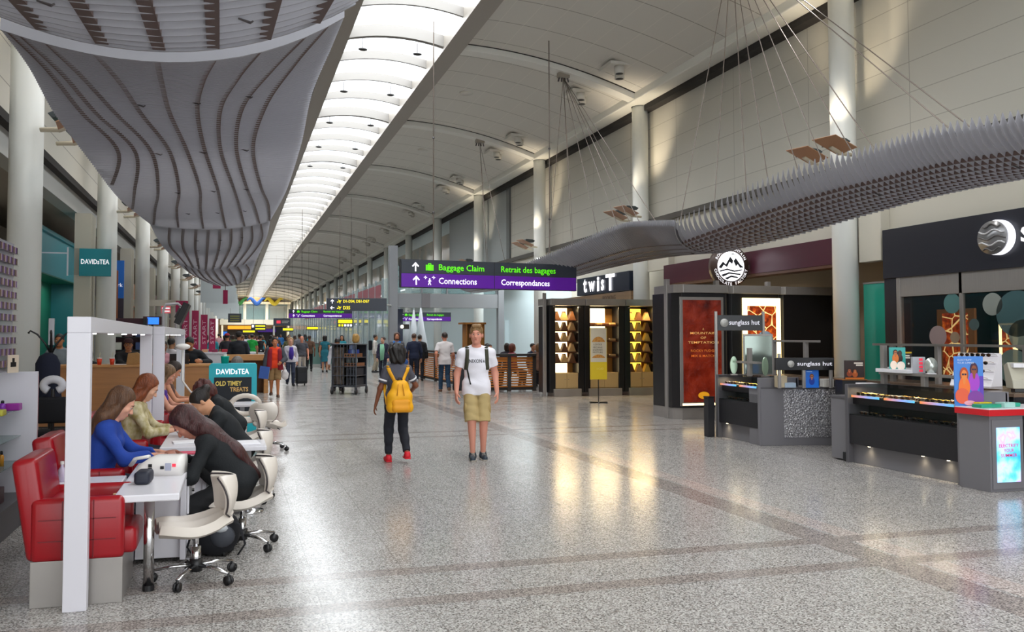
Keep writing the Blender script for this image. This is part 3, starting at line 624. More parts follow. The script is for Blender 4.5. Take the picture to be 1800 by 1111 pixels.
# ---- chocolate shop: maroon fascia, emblem sign, black display units
t = thing('chocolate_shop_fascia', 'long maroon fascia board over the black chocolate display units', 'shop fascia', (11.1, 16.6, 2.96)); fbox('board', (-0.15, -3.2, 0), (0.2, 3.25, 0.5), MAROON, t); fbox('lower_edge', (-0.14, -3.2, -0.06), (0.19, 3.25, 0.0), M('fascia_edge_brown', '5a3a2a', 0.5), t)  # lower edge is plain dark brown, without emission
t = thing('mountain_emblem_sign', 'round lit sign of white mountains in a dark lettered ring', 'sign', (10.45, 16.0, 3.12))
b = MB().sh().cyl((0, 0.16, 0), (0, 0, 0), 0.45, n=48); b.build('ring', M('emblem_brown', '4d3a33', 0.4), t)
MB().sh().cyl((0, 0.0, 0), (0, -0.012, 0), 0.325, n=48).build('lit_face', M('emblem_lit', 'f5f4fa', 0.5, emit=1.3), t)
dk = M('emblem_ink', '20242c', 0.6)
for P in ([(-0.31, -0.03), (-0.2, 0.1), (-0.13, 0.04), (-0.02, 0.21), (0.05, 0.13), (0.03, 0.05), (-0.04, 0.1), (-0.1, -0.02), (-0.18, 0.03), (-0.24, -0.05)],
          [(0.06, 0.12), (0.12, 0.18), (0.22, 0.05), (0.31, -0.02), (0.22, -0.03), (0.16, 0.05), (0.12, 0.0)], [(-0.29, -0.1), (-0.1, -0.05), (0.08, -0.09), (0.28, -0.06), (0.27, -0.085), (0.08, -0.12), (-0.1, -0.085), (-0.28, -0.125)],
          [(-0.25, -0.19), (-0.06, -0.13), (0.24, -0.16), (0.22, -0.19), (-0.05, -0.165), (-0.2, -0.23)], [(-0.16, -0.26), (0.0, -0.2), (0.18, -0.23), (0.15, -0.26), (0.0, -0.235), (-0.1, -0.29)], [(-0.06, 0.25), (0.05, 0.28), (0.14, 0.25), (0.05, 0.26)]):
    MB().prism(P, 'y', -0.016, -0.012).build('mountain_line', dk, t)
for i, ch in enumerate('CHOCOLATE FACTORY'):
    if ch == ' ': continue
    a = R(-90 + (i - 8) * 9.6); x = (math.cos(a), 0, math.sin(a))
    text(ch, 'letter', (0.385 * x[0], -0.004, 0.385 * x[2]), (-math.sin(a), 0, math.cos(a)), (-math.cos(a), 0, -math.sin(a)), height=0.065, mat=WLET, parent=t, bold=0.02)
for i, ch in enumerate('ROCKY MOUNTAIN'):
    if ch == ' ': continue
    a = R(90 - (i - 6.5) * 9.6)
    text(ch, 'letter', (0.385 * math.cos(a), -0.004, 0.385 * math.sin(a)), (math.sin(a), 0, -math.cos(a)), (math.cos(a), 0, math.sin(a)), height=0.065, mat=WLET, parent=t, bold=0.02)
fbox('wall_arm', (0.4, 0.06, -0.04), (0.6, 0.12, 0.04), STEEL, t)
def display_unit(x0, x1, y, label, front=None):
    t = thing('display_unit', label, 'display unit', ((x0 + x1) / 2, y, 0)); w = (x1 - x0) / 2; c = 0.14
    pl = [(-w, 0.9), (-w, c), (-w + c, 0), (w - c * 0.3, 0), (w, c * 0.3), (w, 0.9)]
    MB().prism(pl, 'z', 0.22, 2.44).build('cabinet', BLK, t, 0.004)
    MB().prism([(p[0] * 0.985, p[1] + 0.02) for p in pl], 'z', 0, 0.22).build('plinth', STEEL, t)
    MB().prism([(p[0] * 1.0, p[1] - 0.07) for p in pl], 'z', 2.44, 2.60).build('cornice', STEEL, t, 0.006)
    fbox('corner_post', (-w - 0.03, 0.28, 0), (-w + 0.05, 0.38, 2.72), STEEL, t)
    return t
t = display_unit(8.21, 9.36, 14.45, 'black display unit with a tall dark red chocolate poster')
fr = fbox('poster_frame', (-0.49, -0.03, 0.26), (0.46, 0.0, 2.36), STEEL, t); fbox('poster_light', (-0.45, -0.034, 0.27), (0.42, -0.03, 0.31), WARM, fr, 0)
pm = NT('chocolate_poster'); n1 = pm.noise(3.0, 6); cc = pm.ramp(n1, [(0.3, lin('4a0f08')), (0.5, lin('7d2312')), (0.62, lin('8e2d19')), (0.75, lin('a84428'))]); pm.l(cc, pm.b.inputs['Base Color']); pm.b.inputs['Roughness'].default_value = 0.12; pm.b.inputs['Emission Strength'].default_value = 0.18; pm.l(cc, pm.b.inputs['Emission Color'])
n2 = pm.noise(5, 3); bp = pm.n('Bump'); bp.inputs['Strength'].default_value = 0.5; bp.inputs['Distance'].default_value = 0.05; pm.l(n2, bp.inputs['Height']); pm.l(bp.outputs[0], pm.b.inputs['Normal'])
po = fbox('poster', (-0.43, -0.04, 0.33), (0.40, -0.03, 2.30), pm.m, t, 0)
GOLD = M('gold_print', 'e2b46a', 0.4, emit=0.35); ORNG = M('orange_print', 'd9762e', 0.4, emit=0.3)
for s, z, w, mt in (('A', 1.74, 0.03, GOLD), ('MOUNTAIN', 1.66, 0.56, GOLD), ('OF', 1.57, 0.12, GOLD), ('TEMPTATION', 1.48, 0.66, GOLD), ('ROCKY FUDGE', 1.32, 0.54, ORNG), ('MIX & MATCH', 1.22, 0.52, ORNG)):
    text(s, 'lettering', (0.0, -0.042, z), EX, EZ, width=w, height=0.045, mat=mt, parent=po, bold=0.003)
MB().prism([(0.12 * math.cos(a), 0.07 * math.sin(a) + 0.46) for a in [i * math.pi / 10 for i in range(20)]], 'y', -0.045, -0.04).build('oval_label', M('oval_gold', 'e8a21e', 0.4, emit=0.3), po)
t = display_unit(9.37, 10.62, 14.55, 'black display unit with a bright lit panel of chocolate chunks')
fr = fbox('lightbox', (-0.25, -0.03, 0.3), (0.61, 0.0, 2.36), WARM, t)
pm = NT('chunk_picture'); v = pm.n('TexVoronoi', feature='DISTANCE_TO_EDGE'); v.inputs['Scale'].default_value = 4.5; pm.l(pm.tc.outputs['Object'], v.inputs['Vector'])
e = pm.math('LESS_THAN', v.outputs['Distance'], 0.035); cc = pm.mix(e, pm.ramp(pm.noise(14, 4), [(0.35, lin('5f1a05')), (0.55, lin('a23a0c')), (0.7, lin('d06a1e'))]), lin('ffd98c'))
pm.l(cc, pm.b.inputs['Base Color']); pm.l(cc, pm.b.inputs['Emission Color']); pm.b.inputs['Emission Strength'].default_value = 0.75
fbox('chunk_picture', (-0.15, -0.035, 0.5), (0.5, -0.03, 2.2), pm.m, fr, 0)
display_unit(10.63, 11.95, 14.65, 'plain black display unit standing against the column, third of the chocolate units')
area_light('chocolate_cove', (10.9, 17.0, 2.8), 0.5, 3.0, 10, (1, 0.62, 0.3))
# ---- snack shop with lit shelves
t = thing('snack_shop_fascia', 'navy fascia board with large mixed white letters', 'shop fascia', (11.05, 23.7, 2.92)); fbox('board', (-0.1, -1.86, 0), (0.24, 1.9, 0.56), NAVY, t)
for ch, y, h, z in (('t', 1.20, 0.44, 0.30), ('w', 0.68, 0.32, 0.25), ('i', 0.20, 0.45, 0.30), ('s', -0.12, 0.34, 0.25), ('T', -0.66, 0.50, 0.30)):
    text(ch, 'letter_' + ch.lower(), (-0.106, y, z), (0, -1, 0), EZ, height=h, width=(h * {'t': 0.62, 'w': 1.5, 'i': 0.36, 's': 0.62, 'T': 1.25}[ch]), mat=M('letter_lit', 'fbfbff', 0.4, emit=1.2), parent=t, bold=0.03, depth=0.02)
fbox('timber_band', (-0.08, -1.9, -0.34), (0.25, 3.4, -0.02), M('timber_band', '8a6f52', 0.5, noise=0.2, nscale=4, stretch=(1, 0.3, 4)), t)
text('BOOKING', 'lettering', (-0.085, -0.5, -0.16), (0, -1, 0), EZ, height=0.14, mat=M('ink_brown', '3a2d25', 0.6), parent=t)
BAG = [M('bag_brown', '6e4526', 0.55), M('bag_tan', 'c29a62', 0.55), M('bag_gold', 'd8b45a', 0.5)]
def gable(w, d, h):
    b = MB(); b.prism([(-w / 2, 0), (w / 2, 0), (w * 0.11, h), (-w * 0.11, h)], 'y', -d / 2, d / 2); b.m(1).box((-w * 0.11, -d / 2 - 0.004, h * 0.92), (w * 0.11, d / 2 + 0.004, h + 0.012)); return b
gb = {}
def shelf_unit(x0, x1, y, label, hot, rows, bags):
    t = thing('lit_shelf_unit', label, 'shelf unit', ((x0 + x1) / 2, y, 0)); w = (x1 - x0) / 2 - 0.01
    fbox('side_panel', (-w, 0, 0.1), (-w + 0.16, 0.46, 2.42), BLK, t); fbox('side_panel', (w - 0.16, 0, 0.1), (w, 0.46, 2.42), BLK, t)
    fbox('back_board', (-w, 0.46, 0.1), (w, 0.5, 2.42), BLK2, t); lb = fbox('lightbox', (-w + 0.16, 0.43, 0.62), (w * 0.36, 0.46, 2.36), hot, t, 0)
    fbox('side_lining', (w * 0.36, 0.41, 0.62), (w - 0.16, 0.46, 2.36), M('shelf_lining', 'a87a3a', 0.4), t)
    fbox('cornice', (-w, -0.1, 2.42), (w, 0.5, 2.60), STEEL, t, 0.008); fbox('plinth', (-w + 0.1, -0.06, 0), (w - 0.1, 0.46, 0.2), STEEL, t)
    cab = fbox('base_cabinet', (-w + 0.16, 0.04, 0.2), (w - 0.16, 0.46, 0.62), M('beige_cabinet', 'b99a68', 0.4), t)
    for s in (-1, 1):
        d = fbox('door', (min(0.005 * s, (w - 0.17) * s), 0.02, 0.22), (max(0.005 * s, (w - 0.17) * s), 0.04, 0.61), M('beige_door', 'c4a674', 0.4), t, 0.003); MB().ball((0.05 * s, 0.01, 0.45), 0.012, 6, 4).build('knob', STEEL, d)
    zs = [0.62 + i * (1.70 / rows) for i in range(rows)]
    for z in zs[1:]: fbox('shelf', (-w + 0.16, 0.08, z - 0.025), (w - 0.16, 0.43, z), M('shelf_brown', '4e2714', 0.4), t, 0.002)
    area_light('shelf_strip', ((x0 + x1) / 2, y + 0.02, 2.38), 0.8, 0.06, 14, (1, 0.74, 0.38), (R(-25), 0, 0))
    if bags:
        for i, z in enumerate(zs):
            n = 3
            if i == 0 and bags == 1: continue
            for j in range(n):
                k = (i + j) % 3 if bags == 2 else (0 if (i + j) % 2 else 1)
                xx = (x0 + x1) / 2 - w + 0.27 + j * (2 * w - 0.54) / (n - 1); key = (k, n)
                if key not in gb:
                    gb[key] = gable(0.205, 0.14, 0.215).build('snack_bag', [BAG[k], BAG[0], BAG[(k + 1) % 3]]); o = gb[key]
                else: o = gb[key].copy(); link(o)
                o.location = (xx, y + 0.22, z + 0.001)
                tag(o, 'brown gable shaped snack bag on a lit shelf of the ' + ('first' if bags == 1 else 'third') + ' shelf unit', 'snack bag', 'gable snack bags in the ' + ('first' if bags == 1 else 'third') + ' shelf unit')
    else:
        for i, z in enumerate(zs[1:]):
            for j in range(4):
                o = MB().bbox((-0.09, -0.07, 0), (0.09, 0.07, 0.07), 0.02, 2).build('snack_tray', BAG[j % 2]); o.location = ((x0 + x1) / 2 - w + 0.3 + j * 0.2, y + 0.22, z + 0.001)
                tag(o, 'small brown snack tray on a shelf behind the yellow banner', 'snack tray', 'snack trays in the middle shelf unit')
    return t
WARM2 = M('amber_lightbox', 'ffd257', 0.5, emit=1.5, ecol='ffcf4a'); WARM3 = M('cream_lightbox', 'fff0cf', 0.5, emit=2.6, ecol='ffe6b0')
shelf_unit(8.10, 9.10, 20.8, 'lit black shelf unit of snack bags beside the slatted fence', WARM3, 6, 1)
shelf_unit(9.10, 10.28, 20.8, 'lit black shelf unit half hidden by the yellow banner', WARM3, 4, 0)
shelf_unit(10.28, 11.32, 20.8, 'amber lit black shelf unit of snack bags next to the teal glass', WARM2, 6, 2)
t = thing('shelf_end_post', 'steel end post at the outer corner of the lit shelf units', 'post', (8.02, 20.95, 0)); fbox('post', (-0.04, -0.04, 0), (0.04, 0.04, 2.75), STEEL, t); fbox('side_wing', (-0.02, 0.04, 0.1), (0.06, 0.4, 2.4), BLK, t); fbox('wing_cornice', (-0.03, 0.04, 2.42), (0.07, 0.4, 2.6), STEEL, t)
t = thing('banner_stand', 'yellow promotional banner on a thin black stand in front of the lit shelves', 'banner stand', (8.51, 18.63, 0), R(-12))
MB().cyl((0, 0, 0.02), (0, 0, 1.80), 0.012, n=8).build('pole', BLK, t)
for a in (20, 80, 140): MB().box((-0.24, -0.012, 0), (0.24, 0.012, 0.022), Matrix.Rotation(R(a), 4, 'Z')).build('foot', BLK, t)
bn = fbox('banner', (-0.205, -0.03, 0.56), (0.205, -0.015, 1.80), M('banner_yellow', 'e8c81a', 0.5), t, 0); fbox('upper_print', (-0.195, -0.033, 0.98), (0.195, -0.03, 1.79), M('banner_cream', 'd9cdb4', 0.5), bn, 0)
nutm = M('banner_nuts', 'b3661e', 0.5, noise=0.5, nscale=26, col2='e2a84c')
for zc in (1.46, 1.08): MB().prism([(0.16 * math.cos(a) * (1 - 0.2 * math.sin(a)), zc + (0.13 if zc > 1.2 else 0.08) * math.sin(a)) for a in [i * math.pi / 12 for i in range(13)]], 'y', -0.036, -0.033).build('nut_picture', nutm, bn)
for s, z, w in (('LOOSE', 1.40, 0.2), ('PECANS', 1.33, 0.22), ('& ALMONDS', 1.27, 0.24), ('MIXTURE', 1.21, 0.24)): text(s, 'lettering', (-0.02, -0.036, z), EX, EZ, width=w, height=0.04, mat=M('banner_ink', '3b2a20', 0.6), parent=bn)
text('1 CAD', 'lettering', (0.04, -0.033, 0.82), EX, EZ, width=0.16, height=0.05, mat=M('banner_pale', 'f4e27a', 0.5), parent=bn)
# ---- cafe fence, lectern
ORW = M('fence_orange', 'c8782a', 0.45, noise=0.18, nscale=3, stretch=(0.4, 0.4, 8)); FDK = M('fence_dark', '3b3532', 0.5)
def fence(name, label, p0, p1, npan, h=1.02):
    d = Vector((p1[0] - p0[0], p1[1] - p0[1], 0)); L = d.length
    t = thing(name, label, 'fence', (p0[0], p0[1], 0), math.atan2(d.y, d.x)); pw = L / npan
    for i in range(npan + 1): fbox('post', (i * pw - 0.05, -0.05, 0), (i * pw + 0.05, 0.05, h), FDK, t)
    fbox('top_rail', (-0.05, -0.09, h), (L + 0.05, 0.09, h + 0.07), FDK, t, 0.006)
    for i in range(npan):
        b = MB()
        for q in range(12):
            z = 0.12 + q * 0.073; b.box((i * pw + 0.05, -0.018, z), ((i + 1) * pw - 0.05, 0.018, z + (0.042 if q < 10 else 0.066)))
        b.build('slat_panel', ORW, t); fbox('backing', (i * pw + 0.05, 0.03, 0.03), ((i + 1) * pw - 0.05, 0.036, 0.12), FDK, t, 0)
    return t
fence('slatted_fence', 'short orange slatted fence facing the walkway beside the lit shelves', (7.0, 23.2), (8.55, 23.2), 2)
fence('slatted_fence', 'long orange slatted fence running down the hall from the cafe corner', (6.95, 34.6), (6.95, 23.3), 6)
t = thing('host_cabinet', 'tall open brown wooden cabinet behind the cafe fence', 'cabinet', (7.85, 27.2, 0)); WDB = M('brown_wood', '9a6528', 0.45, noise=0.2, nscale=3, stretch=(6, 6, 0.5))
fbox('side_panel', (-0.32, -0.25, 0), (-0.28, 0.25, 2.0), WDB, t); fbox('side_panel', (0.28, -0.25, 0), (0.32, 0.25, 2.0), WDB, t); fbox('back_panel', (-0.3, 0.2, 0), (0.3, 0.25, 2.0), WDB, t); fbox('front_panel', (-0.05, -0.25, 0.9), (0.3, -0.22, 2.0), WDB, t); fbox('top_board', (-0.45, -0.3, 2.0), (0.36, 0.3, 2.06), WDB, t); fbox('front_panel', (-0.28, -0.25, 0), (0.3, -0.22, 0.9), WDB, t)
# ---- grey gateway: pillar, beam, gallery glass; glazed wall beyond
GST = M('gate_grey', '8e9196', 0.4, metal=0.2)
t = thing('grey_gateway', 'grey steel gateway frame with pillar and glazed gallery above the beam', 'gateway', (6.3, 33.7, 0))
fbox('pillar', (-0.17, -0.17, 0), (0.17, 0.17, 5.3), GST, t); fbox('pillar', (4.5, -0.1, 0), (4.75, 0.2, 4.6), GST, t)
fbox('beam', (0.17, -0.05, 2.78), (4.5, 0.35, 3.36), GST, t); fbox('beam_joint', (1.2, -0.07, 2.78), (1.55, 0.36, 3.36), GREYL, t)
for i in range(4): MB().box((0.2 + i * 1.08, 0.1, 3.38), (1.2 + i * 1.08, 0.13, 4.5)).build('gallery_pane', M('gallery_glass', '9fc0c4', 0.05, alpha=0.4), t); fbox('gallery_post', (1.2 + i * 1.08, 0.07, 3.36), (1.27 + i * 1.08, 0.16, 4.55), GST, t)
MB().box((2.2, 0.5, 3.4), (3.2, 0.6, 3.9)).build('gallery_cabinet', M('gallery_teal', '5c7f80', 0.4), t); fbox('gallery_rail', (0.2, 0.06, 3.95), (4.5, 0.16, 4.02), GST, t)
t = thing('grey_gateway_wall', 'dark grey panelled strip with small wall lamp beside the pillar', 'wall panel', (6.75, 34.6, 0)); fbox('panel', (-0.25, 0, 0), (0.15, 0.15, 2.75), M('navy_strip', '343b52', 0.5), t); MB().sh().ball((0.1, -0.08, 2.0), 0.07, 10, 8).build('lamp', M('wall_lamp', 'fff3d6', 0.4, emit=3), t); fbox('lamp_box', (0.15, -0.1, 1.9), (0.4, 0.05, 2.1), FDK, t)
GW = M('curtain_glass', 'a9c6c8', 0.06, alpha=0.35); GP = M('curtain_post', 'aab4b8', 0.4, metal=0.3); GM = M('glass_maroon', 'a85a68', 0.4, alpha=0.8)
t = thing('glazed_wall', 'long glass wall of closely spaced steel posts beyond the grey pillar', 'glass wall', (6.9, 36, 0))
for i in range(36):
    y = i * 2.05 - 0.6; fbox('post', (-0.05, y, 0), (0.05, y + 0.09, 4.4 - 0.01 * i), GP, t, 0)
    MB().box((-0.012, y + 0.09, 0.1), (0.012, y + 2.05, 4.3 - 0.01 * i)).build('glass_pane', GW, t)
    if i % 2: MB().cyl((0.05, y + 1.0, 0), (0.05, y + 1.0, 4.2), 0.022, n=6).build('mullion', GP, t)
for i in range(5): MB().box((-0.03, 4 + i * 9, 3.15 + 0.03 * i), (-0.016, 11.6 + i * 9, 4.1)).build('maroon_film', GM, t)
for i in range(10):
    y = 37 + i * 3.4; o = MB().sh().tube([(8.2 + (i % 3) * 0.4, y, 2.9), (8.2 + (i % 3) * 0.4, y, 2.0), (8.2 + (i % 3) * 0.4, y, 1.1)], [0.03, 0.16, 0.34], 10).build('folded_parasol', M('parasol_white', 'dfe3ea', 0.7)); MB().cyl((8.2 + (i % 3) * 0.4, y, 0), (8.2 + (i % 3) * 0.4, y, 3.0), 0.03, n=6).build('pole', GP, o); tag(o, 'folded white parasol behind the glass wall', 'parasol', 'folded parasols behind the glass wall')
t = thing('exit_sign', 'small green running man exit sign on the pale wall behind the cafe', 'sign', (11.0, 37.5, 3.0)); fbox('plate', (-0.25, -0.1, 0), (0.25, 0.0, 0.4), M('exit_green', '1d4a3a', 0.4), t); b = MB(); walker(b, 0, 0.2, 0.3, -0.102); b.build('figure', M('exit_pale', '8fd0a8', 0.4, emit=0.4), t)
struct(MB().box((13.2, 40, 0), (13.4, 41.6, 2.4)).build('door_1', M('door_pale', 'cfdde2', 0.35)))
area_light('cafe_wall_fill', (11.8, 31, 4.5), 2.0, 14, 330, (0.92, 0.98, 1.0))  # added area light that brightens the pale wall behind the cafe
t = thing('reflection_stand_in', 'added cracked pattern panel standing in for a reflection in the dark store glass', 'reflection panel', (11.5, 11.25, 0.9)); fbox('reflection_frame', (0, -0.42, 0), (0.05, 0.32, 1.15), M('reflection_frame', '8a5a2e', 0.5, emit=0.25), t); fbox('picture', (-0.008, -0.3, 0.06), (0, 0.2, 1.08), MATS['chunk_picture'], t, 0); fbox('stand_in_leg', (0.02, -0.1, -0.9), (0.06, 0.1, 0.0), GREYD, t)  # added panel, stands in for a reflection in the store glass
t = thing('reflection_stand_in', 'added narrow orange strip standing in for a bright reflection in the store glass', 'reflection panel', (11.5, 10.25, 1.15)); fbox('strip', (0, -0.14, 0), (0.05, 0.14, 0.65), WARM, t); fbox('picture', (-0.008, -0.1, 0.03), (0, 0.08, 0.62), MATS['chunk_picture'], t, 0); fbox('stand_in_leg', (0.02, -0.05, -1.15), (0.06, 0.05, 0.0), GREYD, t)  # added glowing strip in place of a bright reflection in the glass
# ============================================================ sunglass counters
SG = [M('lens_dark', '15110f', 0.08), M('lens_brown', '4a2a14', 0.08), M('frame_gold', 'd8a94a', 0.2, metal=1.0), M('frame_pale', 'd8cfc4', 0.25)]
def sunglasses_bm(k):
    b = MB().sh()
    for s in (-1, 1):
        b.m(0).prism([(s * 0.034 + 0.027 * math.cos(a), 0.024 * math.sin(a) * (1 if math.sin(a) < 0 else 0.75)) for a in [i * math.pi / 6 for i in range(12)]], 'y', -0.003, 0.001)
        b.m(1).tube([(s * 0.062, 0, 0.012), (s * 0.066, 0.06, 0.014), (s * 0.064, 0.13, 0.0)], 0.003, 5)
    b.m(1).tube([(-0.062, 0, 0.014), (-0.034, -0.003, 0.02), (0, -0.002, 0.01), (0.034, -0.003, 0.02), (0.062, 0, 0.014)], 0.0035, 5)
    return b
_sg = {}
def sunglasses(loc, rz, k, label, group):
    if k not in _sg: _sg[k] = o = sunglasses_bm(k).build('sunglasses', [SG[k % 2], SG[2 + k % 2] if k < 3 else SG[0]])
    else: o = _sg[k].copy(); link(o)
    o.location = loc; o.rotation_euler = (0, 0, rz); return tag(o, label, 'sunglasses', group)
stripm = NT('display_strip'); x, y, z = stripm.xyz('Generated'); cc = stripm.ramp(y, [(0.0, lin('58b8e8')), (0.4, lin('8f9fe0')), (0.75, lin('c58f9a')), (1.0, lin('e8873a'))]); stripm.l(cc, stripm.b.inputs['Base Color']); stripm.l(cc, stripm.b.inputs['Emission Color']); stripm.b.inputs['Emission Strength'].default_value = 0.5
ROOT = None
def counter(name, label, x0, x1, y0, y1, cases):
    """glass topped black display counter whose front faces -X"""
    t = thing(name, label, 'display counter', (x0, (y0 + y1) / 2, 0)); L = (y1 - y0) / 2; D = x1 - x0
    fbox('kick_board', (0.06, -L + 0.03, 0), (D, L - 0.03, 0.24), GREYL, t); fbox('lower_front', (0.0, -L + 0.04, 0.24), (D, L - 0.04, 0.60), BLK2, t)
    fbox('back_body', (0.30, -L + 0.04, 0.6), (D, L - 0.04, 0.80), BLK2, t); fbox('mid_ledge', (0.0, -L + 0.04, 0.60), (0.30, L - 0.04, 0.615), BLK, t, 0.002)
    fbox('upper_body', (0.06, -L + 0.04, 0.74), (D, L - 0.04, 0.83), BLK, t)
    MB().box((0.0, -L + 0.04, 0.61), (0.006, L - 0.04, 0.74)).build('lower_glass', GLASS, t)
    MB().box((-0.002, -L + 0.04, 0.83), (0.004, L - 0.04, 0.975)).build('front_glass', GLASS, t); MB().box((-0.004, -L + 0.02, 0.975), (D, L - 0.02, 0.985)).build('glass_top', GLASS, t)
    for s in (-1, 1): fbox('end_panel', (-0.02, min(s * L, s * (L - 0.05)), 0), (D + 0.02, max(s * L, s * (L - 0.05)), 0.99), GREYL if s < 0 else GREYD, t)
    fbox('back_glass_edge', (D - 0.03, -L, 0.83), (D, L, 0.98), BLK, t)
    w = (2 * L - 0.12) / cases
    for i in range(cases):
        y = -L + 0.06 + i * w
        fbox('display_strip', (-0.006, y + 0.04, 0.83), (0.0, y + w - 0.04, 0.858), stripm.m, t, 0); fbox('case_tray', (0.02, y + 0.03, 0.832), (D - 0.05, y + w - 0.03, 0.85), M('tray_dark', '2a2622', 0.6), t, 0)
        for j in range(5): sunglasses((x0 + 0.10 + 0.07 * (j % 2), (y0 + y1) / 2 + y + 0.10 + j * (w - 0.18) / 4, 0.868), R(-90 + 8 * ((j * 7) % 5 - 2)), (i + j) % 4, 'small dark sunglasses laid inside the glass top of the ' + label.split(',')[0], 'sunglasses inside the ' + label.split(',')[0])
        for j in range(3): sunglasses((x0 + 0.12, (y0 + y1) / 2 + y + 0.14 + j * (w - 0.24) / 2, 0.632), R(-90), (i + j + 1) % 4, 'tiny sunglasses on the lower ledge of the ' + label.split(',')[0], 'sunglasses on the low ledge of the ' + label.split(',')[0])
        area_light('case_strip', (x0 + 0.12, (y0 + y1) / 2 + y + w / 2, 0.955), 0.03, w * 0.8, 1.6, (1, 0.8, 0.5))
    for y in (-L * 0.75, -L * 0.35, L * 0.6) if cases > 2 else (L * 0.6,):
        MB().cyl((0.03, y, 0.238), (0.03, y, 0.23), 0.016, n=8).build('kick_lamp', M('kick_lamp', 'fff0c8', 0.4, emit=4), t); spot('kick_beam', (x0 + 0.02, (y0 + y1) / 2 + y, 0.228), (x0 + 0.08, (y0 + y1) / 2 + y, 0.0), 1.6, (1, 0.85, 0.55), 110)
    return t
counter('sunglass_counter', 'nearer black glass-topped sunglass counter, beside the red topped pedestal', 7.58, 8.2, 7.32, 9.08, 3)
counter('sunglass_counter', 'farther black sunglass counter, ending at the tall steel sign posts', 7.47, 8.1, 10.72, 11.86, 2)
t = thing('counter_end_block', 'low grey end block at the far end of the nearer sunglass counter', 'cabinet', (7.6, 9.24, 0)); fbox('body', (0, -0.15, 0.02), (0.6, 0.15, 0.80), GREYL, t); fbox('top_slab', (-0.01, -0.155, 0.80), (0.62, 0.155, 0.83), GREYD, t); fbox('foot_roller', (-0.03, -0.15, 0.02), (0.0, -0.09, 0.12), BLK, t)
# corner block with the glittering panel
t = thing('glitter_panel_counter', 'grey corner counter with a sparkling silver textured front', 'counter', (7.48, 10.72, 0))
gm = NT('glitter'); v = gm.n('TexVoronoi'); v.inputs['Scale'].default_value = 42; gm.l(gm.tc.outputs['Object'], v.inputs['Vector']); bp = gm.n('Bump'); bp.inputs['Strength'].default_value = 0.6; bp.inputs['Distance'].default_value = 0.02; gm.l(v.outputs['Distance'], bp.inputs['Height']); gm.l(bp.outputs[0], gm.b.inputs['Normal'])
gm.l(gm.ramp(gm.noise(60, 3), [(0.4, lin('77757a')), (0.55, lin('a9a7ab')), (0.68, lin('f2f0f4'))]), gm.b.inputs['Base Color']); gm.b.inputs['Metallic'].default_value = 0.35; gm.b.inputs['Roughness'].default_value = 0.3
MB().prism([(0.0, 0.0), (0.32, -0.06), (1.14, -0.24), (1.14, 0.3), (0.0, 0.3)], 'z', 0.0, 0.83).build('body', GREYL, t, 0.003)
MB().prism([(0.33, -0.068), (1.12, -0.242), (1.12, -0.236), (0.33, -0.06)], 'z', 0.12, 0.82).build('glitter_panel', gm.m, t); MB().prism([(-0.01, 0.0), (0.32, -0.07), (1.15, -0.25), (1.15, 0.3), (-0.01, 0.3)], 'z', 0.83, 0.85).build('top_slab', GREYD, t)
# boards with the shop name
def name_board(name, loc, rz, w, h, label, posts, ztop):
    t = thing(name, label, 'sign', loc, rz); bd = fbox('board', (0, 0, 0), (w, 0.06, h), BLK, t, 0.003)
    em = MB().sh().cyl((w * 0.14 if h > 0.2 else w * 0.25, -0.004, h * 0.5), (w * 0.14 if h > 0.2 else w * 0.25, -0.014, h * 0.5), h * 0.27, n=24).build('emblem', M('emblem_grey2', 'bdbcb8', 0.35), bd)
    text('sunglass hut', 'lettering', (w * (0.25 if h > 0.2 else 0.36), -0.004, h * 0.48), EX, EZ, width=w * (0.68 if h > 0.2 else 0.6), height=h * 0.42, mat=M('letter_silver', 'dcdbe4', 0.4, emit=0.35), parent=bd, align='LEFT', bold=0.012)
    for x, z0, z1 in posts: fbox('post', (x - 0.02, 0.01, z0 - loc[2]), (x + 0.02, 0.05, z1 - loc[2]), STEEL, t)
    return t
name_board('shop_name_board', (7.54, 11.93, 1.69), R(-12), 0.74, 0.25, 'higher black sunglass shop sign board between two tall steel posts', ((-0.02, 0, 2.0), (0.76, 0, 2.0)), 2.0)
name_board('shop_name_board', (7.55, 10.46, 1.11), R(-12), 0.86, 0.18, 'lower black sunglass shop sign board above the sparkling grey panel', ((0.06, 0.85, 1.35), (0.42, 0.85, 1.12), (0.82, 0.85, 1.12)), 1.3)
t = thing('floor_box', 'narrow black box standing on the floor at the far counter end', 'box', (7.36, 11.92, 0)); fbox('body', (-0.06, -0.06, 0), (0.06, 0.06, 0.62), BLK2, t); fbox('cap_plate', (-0.065, -0.065, 0.62), (0.065, 0.065, 0.64), BLK, t)
def rail(label, pts, posts, z0=0.99, r=0.022):
    t = thing('counter_rail', label, 'display rail', (pts[0][0], pts[0][1], z0)); P = [Vector(p) for p in pts]
    for a, c in zip(P, P[1:]):
        d = c - a; b = MB(); n = Vector((-d.y, d.x, 0)).normalized() * 0.035; u = Vector((0, 0, 0.016))
        b.loft([[a - n - u, a + n - u, a + n + u, a - n + u], [c - n - u, c + n - u, c + n + u, c - n + u]]); b.build('rail_bar', STEEL, t, world=True)
    for p, zb in posts: MB().box((p[0] - 0.03, p[1] - 0.03, zb), (p[0] + 0.03, p[1] + 0.03, p[2])).build('rail_post', STEEL, t, 0.003, world=True)
    return t
